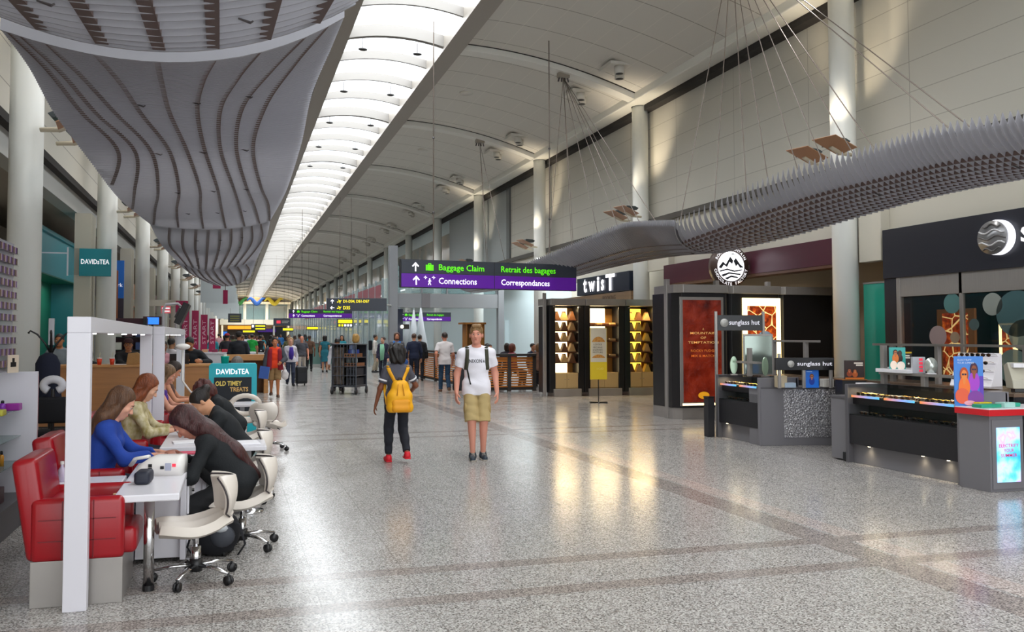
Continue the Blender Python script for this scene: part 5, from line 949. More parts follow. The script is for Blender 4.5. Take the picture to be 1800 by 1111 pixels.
def desk(x, y, L, label):
    t = thing('manicure_desk', label, 'desk', (x, y, 0)); h = 0.63
    fbox('tabletop', (-0.19, 0, h - 0.045), (0.19, L, h), WDK, t, 0.008); fbox('cabinet', (-0.15, L * 0.42, 0.03), (0.17, L * 0.98, h - 0.045), WDK, t); fbox('end_panel', (0.15, L * 0.40, 0.02), (0.19, L, h - 0.05), WFR, t); fbox('end_panel', (-0.19, L * 0.40, 0.02), (-0.16, L, h - 0.05), WFR, t)
    for i in range(2): d = fbox('drawer', (0.191, L * 0.45, 0.1 + 0.22 * i), (0.205, L * 0.94, 0.3 + 0.22 * i), WDK, t, 0.003); MB().cyl((0.205, L * 0.65, 0.2 + 0.22 * i), (0.225, L * 0.65, 0.2 + 0.22 * i), 0.012, n=8).build('knob', CHROME, d)
    MB().sh().cyl((0.0, 0.18, 0.03), (0.0, 0.18, h - 0.045), 0.032, n=18).build('leg', CHROME, t); MB().cyl((0, 0.18, 0), (0, 0.18, 0.035), 0.036, n=14).build('leg_foot', BLKP, t)
    return t
desk(-0.50, 5.48, 2.0, 'white manicure desk with chrome leg between the woman in blue and the long haired technician')
desk(-0.42, 7.75, 1.6, 'white manicure desk in front of the patterned blouse')
desk(-0.42, 9.65, 1.6, 'white manicure desk of the purple dressed customer')
desk(-0.42, 11.55, 1.4, 'white manicure desk at the far end of the row')
def side_table(x, y, label, w=0.32, l=0.5, h=0.62):
    t = thing('side_table', label, 'side table', (x, y, 0)); fbox('tabletop', (-w / 2, -l / 2, h - 0.04), (w / 2, l / 2, h), WDK, t, 0.008); MB().sh().cyl((0, 0, 0.02), (0, 0, h - 0.04), 0.034, n=18).build('leg', CHROME, t); MB().sh().lathe([(0.15, 0), (0.15, 0.012), (0.04, 0.025)], n=20).build('leg_foot', CHROME, t)
side_table(0.14, 7.95, 'small white table with chrome leg right behind the long haired technician')
side_table(0.14, 12.75, 'small white table with chrome leg in front of the teal board', 0.40)
t = thing('side_ledge', 'white ledge between the red armchair and the woman in blue', 'ledge', (-0.95, 6.18, 0)); fbox('slab', (-0.24, -0.13, 0.585), (0.24, 0.13, 0.625), WDK, t, 0.006); fbox('support', (-0.20, -0.05, 0), (0.16, 0.05, 0.585), WDK, t)
t = thing('lotion_bottle', 'clear lotion bottle on the white ledge behind the red armchair', 'bottle', (-1.1, 6.15, 0.625)); MB().sh().lathe([(0.022, 0), (0.024, 0.08), (0.01, 0.1), (0.01, 0.115)], n=12).build('bottle_body', M('lotion_pale', 'c4b8d0', 0.15), t); MB().lathe([(0.012, 0.115), (0.012, 0.135)], n=10).build('cap', PLAST, t)
o = MB().box((-0.05, -0.03, 0), (0.05, 0.03, 0.005)).build('paper_towel', WDK); o.location = (-0.98, 6.12, 0.6251); tag(o, 'folded paper towel next to the lotion bottle', 'paper towel')
def armchair(x, y, label, base=True, rz=0):
    t = thing('red_armchair', label, 'armchair', (x, y, 0), rz)   # faces +X
    fbox('back_shell', (-0.255, -0.262, 0.275), (-0.1, 0.262, 0.60), REDL, t, 0.012)
    fbox('steel_base', (-0.25, -0.28, 0), (0.26, 0.28, 0.27), STEEL, t, 0.003)
    def pad(name, lo, hi, nx, nz, axis):
        b = MB().bbox(lo, hi, 0.035, 3); o = b.build(name, REDL, t)
        sm = [True] * len(o.data.polygons); o.data.polygons.foreach_set('use_smooth', sm); return o
    pad('seat_cushion', (-0.2, -0.21, 0.27), (0.33, 0.21, 0.43), 1, 1, 'z')
    for s in (-1, 1):
        lo = (-0.255, min(0.2 * s, 0.285 * s), 0.26); hi = (0.265, max(0.2 * s, 0.285 * s), 0.635); a = pad('arm', lo, hi, 3, 3, 'y')
        for k in (1, 2): MB().box((-0.25 + 0.172 * k - 0.003, 0.2845 * s - 0.003, 0.28), (-0.25 + 0.172 * k + 0.003, 0.2845 * s + 0.003, 0.62)).build('seam', M('red_seam', '6e0412', 0.4), a); MB().box((-0.21, 0.2845 * s - 0.003, 0.26 + 0.125 * k - 0.003), (0.22, 0.2845 * s + 0.003, 0.26 + 0.125 * k + 0.003)).build('seam', MATS['red_seam'], a)
    o = pad('backrest', (-0.085, -0.268, 0.015), (0.06, 0.268, 0.62), 1, 3, 'x'); o.location = (-0.19, 0, 0.26); o.rotation_euler = (0, R(-9), 0)
    return t
armchair(-0.89, 5.73, 'empty red quilted armchair on a steel base, nearest in the row')
for y, lb in ((6.85, 'red armchair under the woman in blue'), (8.6, 'red armchair under the woman in the patterned blouse'), (11.4, 'red armchair under the woman in purple'), (10.0, 'empty red armchair between the patterned blouse and the purple dress')): armchair(-1.02, y, lb)
o = MB().box((-0.09, -0.004, 0), (0.09, 0.004, 0.13), Matrix.Rotation(R(25), 4, 'X')).build('leaflet', M('leaflet', 'd8c4d0', 0.5, noise=0.15, nscale=20)); o.location = (-0.93, 5.76, 0.45); tag(o, 'pale printed leaflet standing in the empty red armchair', 'leaflet')
o = MB().box((-0.012, -0.012, 0), (0.012, 0.012, 0.16)).build('nail_file', M('file_tan', 'd8b890', 0.5)); o.location = (-0.72, 5.80, 0.431); tag(o, 'tan nail file upright in the empty red armchair', 'nail file')
def stool(x, y, rz, label):
    t = thing('salon_stool', label, 'stool', (x, y, 0), rz)   # faces -X at rz=0
    MB().sh().cyl((0, 0, 0.08), (0, 0, 0.22), 0.030, n=14).build('gas_column', CHROME, t); MB().sh().cyl((0, 0, 0.2), (0, 0, 0.345), 0.018, n=12).build('piston', CHROME, t); MB().sh().cyl((0, 0, 0.06), (0, 0, 0.14), 0.042, n=14).build('hub', BLKP, t)
    for k in range(5):
        a = R(72 * k + 20); c, s = math.cos(a), math.sin(a); lg = MB().sh().tube([(0.03 * c, 0.03 * s, 0.10), (0.15 * c, 0.15 * s, 0.095), (0.27 * c, 0.27 * s, 0.075)], [0.022, 0.02, 0.014], 8, flat=(1, 0.6)).build('base_leg', CHROME, t)
        cs = MB().sh(); 
        for q in (-0.012, 0.012): cs.cyl((0.27 * c - q * s - 0.006 * -s, 0.27 * s + q * c - 0.006 * c, 0.03), (0.27 * c - q * s + 0.006 * -s, 0.27 * s + q * c + 0.006 * c, 0.03), 0.03, n=14)
        cs.cyl((0.27 * c, 0.27 * s, 0.03), (0.27 * c, 0.27 * s, 0.075), 0.008, n=8); cs.build('caster', BLKP, lg)
    # saddle seat: flared front lobes, dipped middle
    rows = []
    for i in range(13):
        u = i / 12; x = -0.24 + 0.43 * u; wdt = 0.20 * math.sin(math.pi * (0.16 + 0.72 * u)) ** 0.6
        rows.append([(x, wdt * (2 * j / 12 - 1), 0.385 + 0.045 * math.cos(math.pi * 2 * (u - 0.45)) * -0.4 + 0.05 * max(0, u - 0.75) * 4 * 0.5 - 0.05 * max(0, 0.3 - u) * 1.2 + 0.018 * math.cos(math.pi * (2 * j / 12 - 1) * 2)) for j in range(13)])
    b = MB().sh().grid(rows); o = b.build('seat', WLEA, t); md = o.modifiers.new('thick', 'SOLIDIFY'); md.thickness = 0.06; md.offset = -1; md = o.modifiers.new('soft', 'BEVEL'); md.width = 0.008; md.segments = 3; md.limit_method = 'ANGLE'
    edge = [r[0] for r in rows] + rows[-1][1:-1] + [r[-1] for r in reversed(rows)] + list(reversed(rows[0][1:-1])); edge = [(p[0], p[1], p[2] - 0.03) for p in edge]; MB().sh().tube(edge + [edge[0]], 0.006, 6).build('seat_trim', CHROME, o)
    rows = []
    for i in range(11):
        v = i / 10; z = 0.42 + 0.25 * v; wdt = 0.10 + 0.115 * math.sin(math.pi * min(1, 0.12 + v * 0.72)) - 0.05 * max(0, v - 0.85) * 5
        rows.append([(0.19 + 0.05 * math.sin(v * 2.2) - 0.12 * (2 * j / 10 - 1) ** 2 * (0.3 + 0.7 * v) + (0.03 if v < 0.1 else 0), wdt * (2 * j / 10 - 1), z) for j in range(11)])
    b = MB().sh().grid(rows); o = b.build('backrest', WLEA, t); md = o.modifiers.new('thick', 'SOLIDIFY'); md.thickness = 0.045; md.offset = 0; md = o.modifiers.new('soft', 'BEVEL'); md.width = 0.015; md.segments = 3; md.limit_method = 'ANGLE'
    edge = [r[0] for r in rows] + rows[-1][1:-1] + [r[-1] for r in reversed(rows)]; MB().sh().tube(edge, 0.007, 6).build('back_trim', M('trim_dark', '3a3336', 0.3), o)
    MB().sh().tube([(0.02, 0, 0.33), (0.14, 0, 0.335), (0.22, 0, 0.40), (0.22, 0, 0.48)], [0.016, 0.018, 0.02, 0.014], 8).build('back_arm', CHROME, t); MB().sh().tube([(0.0, 0.03, 0.33), (0.05, 0.14, 0.33), (0.06, 0.2, 0.30)], 0.007, 6).build('lever', BLKP, t)
    return t
stool(-0.22, 5.82, R(12), 'empty white saddle stool nearest, in front of the black bag')
stool(0.08, 6.62, R(5), 'white saddle stool under the long haired technician')
stool(0.13, 8.45, R(0), 'white saddle stool under the technician with pinned up hair')
stool(0.50, 12.1, R(-120), 'empty white saddle stool standing out in the walkway')
stool(0.16, 10.7, R(0), 'white saddle stool under the technician with curly red hair')
t = thing('oval_back_chair', 'white chair with an open oval back in front of the teal board', 'chair', (0.18, 12.2, 0)); MB().sh().tube([(0.2 * math.cos(a), 0.18, 0.62 + 0.13 * math.sin(a)) for a in [i * math.pi / 9 for i in range(19)]], 0.035, 8).build('backrest', WLEA, t); MB().sh().ball((0, 0, 0.42), (0.21, 0.2, 0.045), 16, 8).build('seat', WLEA, t); MB().cyl((0, 0, 0.03), (0, 0, 0.4), 0.025, n=10).build('column', CHROME, t); MB().sh().lathe([(0.2, 0), (0.2, 0.015), (0.03, 0.05)], n=20).build('base', CHROME, t); MB().sh().tube([(0, 0.05, 0.40), (0, 0.2, 0.45), (0, 0.19, 0.52)], 0.02, 6).build('back_arm', CHROME, t)
# nail dryer, black rest, papers
t = thing('nail_dryer', 'white nail dryer with buttons on the nearest manicure desk', 'nail dryer', (-0.47, 6.28, 0.63), R(-8)); sh = []
b = MB().sh(); rings = []
for i in range(9):
    v = i / 8; x = -0.15 + 0.30 * v; hgt = 0.135 * (1 - 0.75 * max(0, 0.35 - v) ** 1.2 * 2.2); rings.append([(x, -0.10, 0.0), (x, -0.112, hgt * 0.6), (x, -0.085, hgt * 0.95), (x, 0, hgt), (x, 0.085, hgt * 0.95), (x, 0.112, hgt * 0.6), (x, 0.10, 0.0)])
o = b.loft(rings).build('housing', PLAST, t); fbox('mouth', (-0.155, -0.075, 0.008), (-0.148, 0.075, 0.05), BLKP, t, 0)
for (x, z, m2) in ((-0.06, 0.05, BLKP), (-0.06, 0.075, BLKP), (0.02, 0.06, BLKP), (0.10, 0.075, RED)): fbox('button', (x - 0.012, -0.119, z - 0.01), (x + 0.012, -0.108, z + 0.01), m2, t, 0.001)
fbox('dial_panel', (0.04, -0.117, 0.04), (0.08, -0.108, 0.09), M('dial_grey', 'a8acc0', 0.4), t, 0.001); MB().sh().tube([(-0.1, 0.02, 0.12), (-0.2, 0.06, 0.10), (-0.24, 0.1, 0.05)], 0.025, 8, flat=(1, 0.5)).build('visor', PLAST, t)
o = MB().sh().bbox((-0.05, -0.09, 0), (0.05, 0.09, 0.085), 0.025, 4).build('hand_rest', M('rest_navy', '1d2130', 0.55)); o.location = (-0.56, 5.92, 0.63); o.rotation_euler = (0, 0, R(-5)); tag(o, 'dark navy padded hand rest beside the nail dryer', 'hand rest')
for (x, y, w, d, col, lab, nm, rz) in ((-0.52, 6.75, 0.22, 0.16, 'f0eef0', 'white towel under the clasped hands of the woman in blue', 'towel', 10), (-0.38, 7.3, 0.2, 0.14, 'd8526a', 'pink folded cloth on the nearest desk', 'towel', -5), (-0.4, 8.05, 0.24, 0.18, 'f2f0f2', 'white sheet of paper in front of the patterned blouse', 'paper', 8), (-0.45, 9.9, 0.22, 0.2, 'f0f0f4', 'white paper on the third desk in the row', 'paper', 0), (-0.36, 10.6, 0.1, 0.14, '15151a', 'black tablet on the third desk', 'tablet', 12), (-0.42, 11.9, 0.25, 0.2, 'f0f0f4', 'white paper on the farthest desk', 'paper', -8), (-0.5, 12.5, 0.12, 0.08, 'c8142c', 'red nail cushion on the farthest desk', 'cushion', 0), (0.14, 7.95, 0.2, 0.26, 'f4f2f6', 'white papers lying on the small table behind the technician', 'paper', 6)):
    o = MB().bbox((-w / 2, -d / 2, 0), (w / 2, d / 2, 0.012 if nm != 'cushion' else 0.05), 0.005, 2).build(nm, M('cloth_' + col, col, 0.6, bump=0.3 if nm == 'towel' else 0, bscale=20)); o.location = (x, y, 0.6305 if x < 0 else 0.6205); o.rotation_euler = (0, 0, R(rz)); tag(o, lab, nm)
t = thing('magnifier_lamp', 'white bent-arm lamp rising from the third desk', 'lamp', (-0.60, 10.9, 0.63)); MB().sh().tube([(0.35, 0, 0.0), (0.34, 0, 0.06), (0.28, 0, 0.20), (0.1, 0, 0.28), (0.0, 0, 0.42), (0.0, 0, 0.80)], 0.012, 8).build('arm', PLAST, t); MB().sh().lathe([(0.03, 0), (0.03, 0.02)], (0.35, 0, 0), n=12).build('base', PLAST, t); MB().sh().ball((0.0, 0, 0.84), (0.09, 0.09, 0.04), 14, 8).build('shade', PLAST, t)
t = thing('black_rucksack', 'black rucksack with a pale patch lying under the nearest desk', 'bag', (-0.10, 6.42, 0)); b = MB().sh().ball((0, 0, 0.15), (0.17, 0.13, 0.15), 16, 10); b.v = [(x, y, max(0, z) * (1 + 0.15 * math.sin(9 * x))) for x, y, z in b.v]; b.build('body', BLKF, t); MB().sh().ball((0.04, -0.105, 0.16), (0.09, 0.05, 0.08), 12, 8).build('front_pocket', M('rucksack_patch', '3a3d45', 0.7), t); MB().sh().ball((0.03, -0.13, 0.22), (0.05, 0.03, 0.03), 10, 6).build('pale_patch', M('patch_pale', 'b9bcc0', 0.6), t)
for s in (-1, 1): MB().sh().tube([(0.06 * s, -0.05, 0.28), (0.16 * s, -0.12, 0.24), (0.2 * s, -0.12, 0.1), (0.15 * s, -0.1, 0.02)], 0.014, 6, flat=(1, 0.4)).build('strap', BLKF, t)
# ---- product display on the left edge
t = thing('product_display', 'white product display with glass shelves at the picture edge', 'display unit', (-1.72, 7.15, 0)); fbox('back_panel', (-0.5, -1.2, 0.25), (-0.45, 0.95, 1.28), M('display_lilac', 'a9a6b4', 0.4), t); fbox('end_panel', (-0.5, 0.95, 0.2), (0.06, 0.99, 1.29), WFR, t); fbox('end_edge', (-0.01, 0.99, 0.2), (0.06, 0.998, 1.27), M('edge_red', 'a02040', 0.4), t, 0); fbox('plinth', (-0.5, -1.2, 0), (0.0, 0.99, 0.24), GREYD, t)
for z in (0.97, 0.74, 0.52): MB().box((-0.45, -1.2, z - 0.008), (-0.06, 0.92, z)).build('glass_shelf', M('shelf_glass', '7f9a98', 0.08, alpha=0.55), t)
k = 0
for z, items in ((0.9701, (('1f2a4a', 0.02, 0.11), ('15131a', 0.022, 0.09), ('2a1420', 0.022, 0.12), ('c8386a', 0.022, 0.08), ('8a3ab0', 0.024, 0.09))), (0.7401, (('c8c0a0', 0.02, 0.10), ('d8cca0', 0.018, 0.13), ('e0d8c4', 0.018, 0.14))), (0.5201, (('d8a030', 0.02, 0.15), ('e0b050', 0.02, 0.16), ('cfc6b4', 0.022, 0.14), ('e0d0b0', 0.022, 0.12), ('c88a2a', 0.02, 0.12)))):
    for j, (col, r, h) in enumerate(items):
        t = thing('cosmetic_bottle', {0.9701: ('navy', 'black', 'dark plum', 'pink', 'violet'), 0.7401: ('beige', 'tall cream', 'tallest cream'), 0.5201: ('golden', 'tall golden', 'pale grey', 'cream', 'amber')}[z][j] + ' cosmetic bottle on the ' + {0.9701: 'top', 0.7401: 'middle', 0.5201: 'lowest'}[z] + ' glass shelf', 'bottle', (-1.72 - 0.13 - 0.06 * (j % 2), 7.12 + 0.155 * j, z)); MB().sh().lathe([(r, 0), (r, h * 0.7), (r * 0.5, h * 0.8)], n=12).build('bottle_body', M('cos_' + col, col, 0.2), t); MB().sh().lathe([(r * 0.55, h * 0.8), (r * 0.55, h), (r * 0.3, h * 1.05)], n=10).build('cap', (BLKP, PLAST)[j % 2], t)
for (y, z, w, h, col, lab) in ((7.35, 0.9701, 0.12, 0.05, 'b8b23a', 'yellow green tray on the top glass shelf'), (7.88, 0.9701, 0.1, 0.06, '9a2a9a', 'purple tray at the end of the top glass shelf'), (7.5, 0.2401, 0.3, 0.13, '3a141c', 'dark maroon bag on the display plinth')):
    o = MB().bbox((-0.06, -w / 2, 0), (0.06, w / 2, h), 0.008, 2).build('tray' if h < 0.1 else 'hand_bag', M('tray_' + col, col, 0.35)); o.location = (-1.80 if h < 0.1 else -1.86, y, z); tag(o, lab, 'tray' if h < 0.1 else 'bag')
t = thing('polish_rack', 'tall clear rack of nail polish rows standing on the product display', 'display rack', (-1.87, 7.2, 1.29)); MB().box((-0.02, -0.8, 0.0), (0.0, 0.90, 1.12)).build('clear_back', M('rack_clear', 'c9c8d4', 0.1, alpha=0.6), t)
for i in range(11):
    b = MB(); cs = [M('polish_%d' % q, c, 0.2) for q, c in enumerate(('7a5a4a', 'b09aa8', '6a4a8a', '4a3038'))]
    for j in range(26): b.m((i * 3 + j) % 4).box((0.0, 0.02 + j * 0.034, 0.05 + i * 0.098), (0.03, 0.045 + j * 0.034, 0.105 + i * 0.098))
    b.build('polish_row', cs, t); fbox('rack_ledge', (0.0, 0.0, 0.042 + i * 0.098), (0.04, 0.9, 0.049 + i * 0.098), GLASS, t, 0)
t = thing('price_card', 'small pale card with a black bottle picture at the rack foot', 'card', (-1.80, 7.85, 1.2901), R(60)); fbox('card', (-0.06, 0, 0), (0.06, 0.006, 0.15), M('card_cream', 'd8c8b4', 0.5), t, 0); fbox('bottle_print', (-0.03, -0.002, 0.05), (0.03, 0, 0.09), BLKP, t, 0); fbox('bottle_print', (-0.012, -0.002, 0.09), (0.012, 0, 0.125), BLKP, t, 0); fbox('stand_leg', (-0.01, 0.006, 0), (0.01, 0.05, 0.07), GREYD, t, 0)
# ---- coat rack and folding massage chair
t = thing('coat_rack', 'black coat rack with curled hooks by the teal shop', 'coat rack', (-1.96, 10.2, 0)); MB().sh().cyl((0, 0, 0.03), (0, 0, 1.55), 0.02, n=10).build('pole', BLKP, t); fbox('top_plate', (-0.03, -0.015, 1.5), (0.03, 0.015, 1.80), M('rack_plate', '9a9aa0', 0.3, metal=0.6), t)
for a in (0, 90, 180, 270):
    c, s = math.cos(R(a + 10)), math.sin(R(a + 10)); MB().sh().tube([(0.01 * c, 0.01 * s, 1.42), (0.06 * c, 0.06 * s, 1.52), (0.14 * c, 0.14 * s, 1.62), (0.21 * c, 0.21 * s, 1.66), (0.23 * c, 0.23 * s, 1.63)], [0.014, 0.012, 0.011, 0.01, 0.014], 6).build('hook', BLKP, t); MB().sh().tube([(0, 0, 0.25), (0.1 * c, 0.1 * s, 0.12), (0.22 * c, 0.22 * s, 0.012)], 0.014, 6).build('foot', BLKP, t)
b = MB().sh(); rings = []
for z, rx, ry in ((1.42, 0.03, 0.03), (1.38, 0.09, 0.07), (1.30, 0.125, 0.09), (1.1, 0.12, 0.09), (0.95, 0.135, 0.10), (0.88, 0.14, 0.10)): rings.append([(rx * math.cos(a) * (1 + 0.08 * math.sin(5 * a + 3 * z)), ry * math.sin(a), z) for a in [i * math.pi / 12 for i in range(24)]])
o = b.loft(rings).build('hanging_coat', M('coat_navy', '141a30', 0.85, bump=0.3, bscale=10)); o.location = (-1.96, 10.08, 0); tag(o, 'dark navy coat hanging on the black coat rack', 'coat')
t = thing('massage_chair', 'folding massage chair with white face cradle and black pads', 'massage chair', (-1.80, 9.5, 0)); b = MB().sh()
b.tube([(0.09 * math.cos(a), 0, 1.09 + 0.062 * math.sin(a)) for a in [R(-60 + 300 * i / 16) for i in range(17)]], 0.042, 8); b.build('face_cradle', M('cradle_white', 'd8d8e0', 0.6), t)
MB().sh().bbox((-0.15, -0.05, 0.70), (0.15, 0.03, 0.97), 0.03, 3).build('chest_pad', BLKF, t); MB().sh().bbox((-0.16, -0.14, 0.57), (0.16, 0.16, 0.63), 0.025, 3).build('seat', BLKF, t); MB().sh().bbox((-0.2, -0.3, 0.26), (0.0, -0.1, 0.32), 0.025, 3).build('knee_pad', BLKF, t)
for s in (-1, 1): MB().box((0.12 * s - 0.018, -0.16, 0.0), (0.12 * s + 0.018, -0.12, 0.57), Matrix.Rotation(R(6 * s), 4, 'Y')).build('leg', PLAST, t); MB().box((0.12 * s - 0.018, 0.14, 0.0), (0.12 * s + 0.018, 0.18, 0.57), Matrix.Rotation(R(6 * s), 4, 'Y')).build('leg', PLAST, t)
fbox('cross_bar', (-0.12, -0.16, 0.40), (0.12, -0.12, 0.45), PLAST, t); fbox('cross_bar', (-0.14, -0.16, 0.50), (0.14, -0.12, 0.56), PLAST, t); MB().cyl((0, 0, 0.6), (0, 0, 1.05), 0.018, n=8).build('spine', BLKP, t)
# ============================================================ catering cart in the walkway
CART = M('cart_steel', '5c6068', 0.35, metal=0.7); WRAP = M('plastic_wrap', '2e2a28', 0.15, noise=0.5, nscale=4, col2='7a6a60', bump=0.5, bscale=9)
t = thing('catering_cart', 'tall grey wheeled catering cage cart loaded with crates', 'cart', (3.15, 23.4, 0), R(-32)); W = 0.36; D = 0.36; H0 = 1.36
fbox('deck', (-W, -D, 0.2), (W, D, 0.25), CART, t); fbox('top_shelf', (-W - 0.02, -D - 0.02, H0), (W + 0.02, D + 0.02, H0 + 0.03), CART, t)
for sx in (-1, 1):
    for sy in (-1, 1):
        MB().cyl((sx * W, sy * D, 0.12), (sx * W, sy * D, H0), 0.018, n=8).build('corner_post', CART, t)
        b = MB().sh(); b.cyl((sx * W - 0.02, sy * D, 0.075), (sx * W + 0.02, sy * D, 0.075), 0.075, n=16); b.m(1).box((sx * W - 0.03, sy * D - 0.03, 0.09), (sx * W + 0.03, sy * D + 0.03, 0.2)); b.build('caster', [BLKP, CART], t)
for z in (0.5, 0.75, 1.0): fbox('shelf', (-W, -D, z), (W, D, z + 0.02), CART, t)
fbox('side_sheet', (-W - 0.012, -D, 0.25), (-W, D, H0), WRAP, t, 0); fbox('back_sheet', (-W, D, 0.25), (W, D + 0.012, H0), M('cart_back', '2c2d33', 0.4, noise=0.4, nscale=6), t, 0); fbox('wrapped_load', (-W + 0.01, -0.30, 0.26), (-0.06, 0.33, 1.30), M('wrapped_load', '35302c', 0.25, noise=0.6, nscale=7, col2='6e6258', bump=0.4, bscale=10), t, 0.03)
for i in range(7): MB().cyl((-W + 0.1 * i + 0.05, -D, 0.25), (-W + 0.1 * i + 0.05, -D, H0), 0.006, n=6).build('cage_wire', CART, t)
cart = t; mw = Matrix.Translation((3.15, 23.4, 0)) @ Matrix.Rotation(R(-32), 4, 'Z')
def on_cart(o, x, y, z, lab, cat, grp=None): p = mw @ Vector((x, y, z)); o.location = p; o.rotation_euler = (0, 0, R(-32)); tag(o, lab, cat, grp)
for i, (x, z, w, h, col, lab) in enumerate(((0.12, 1.021, 0.30, 0.10, '9a6a48', 'tan crate on the upper shelf of the catering cart'), (0.16, 0.771, 0.36, 0.09, '8a5a3c', 'long tan crate on the middle cart shelf'), (0.17, 0.521, 0.28, 0.2, '34363e', 'dark drinks crate on the lower cart shelf by the cage corner'), (0.17, 0.251, 0.28, 0.2, '303238', 'dark drinks crate on the cart deck by the cage corner'))):
    b = MB().box((-w / 2, -0.28, 0), (w / 2, 0.28, h)); 
    for q in range(4): b.m(1).box((-w / 2 + w * (q + 0.2) / 4, -0.284, h * 0.3), (-w / 2 + w * (q + 0.8) / 4, -0.278, h * 0.75))
    on_cart(b.build('crate', [M('crate_' + col, col, 0.5), M('crate_hole', '15161a', 0.6)]), x, 0.0, z, lab, 'crate')
for i in range(6):
    b = MB().sh().lathe([(0.026, 0), (0.026, 0.10), (0.011, 0.135), (0.012, 0.155)], n=10); on_cart(b.build('drink_bottle', M('bottle_dark_%d' % (i % 2), ('3a4a4a', '9aa6a8')[i % 2], 0.2)), 0.01 + 0.06 * i, -0.2, 0.861, 'small drink bottle standing in the long tan crate on the cart', 'bottle', 'drink bottles in the long tan crate')
for i, (x, z) in enumerate(((0.12, 1.122), (0.22, 1.122), (0.27, 1.122), (0.15, 1.24))):
    b = MB().box((-0.045, -0.1, 0), (0.045, 0.1, 0.11)); on_cart(b.build('blue_carton', M('carton_blue_%d' % (i % 2), ('1f3f9a', '8aa0d0')[i % 2], 0.5)), x, -0.15, z, ('blue carton stacked alone on the tan crate, next to the wrap', 'pale blue carton in the middle on the tan crate', 'blue carton at the cage edge on the tan crate', 'pale blue carton on top of the stacked blue cartons')[i], 'carton')
# counters for the security lane in the distance
t = thing('lane_desk', 'grey green lane desk with a red round label far behind the bald man', 'desk', (4.6, 44, 0)); fbox('front', (-1.1, 0, 0.15), (1.1, 0.1, 1.2), M('lane_green', '5f7f78', 0.3), t); fbox('base', (-1.2, -0.1, 0), (1.2, 0.6, 0.15), GREYP, t); fbox('slab', (-1.15, -0.05, 1.2), (1.15, 0.5, 1.25), GREYD, t); MB().cyl((-0.75, -0.004, 0.95), (-0.75, 0.0, 0.95), 0.14, n=16).build('round_label', M('label_pink', 'd88a84', 0.5), t)
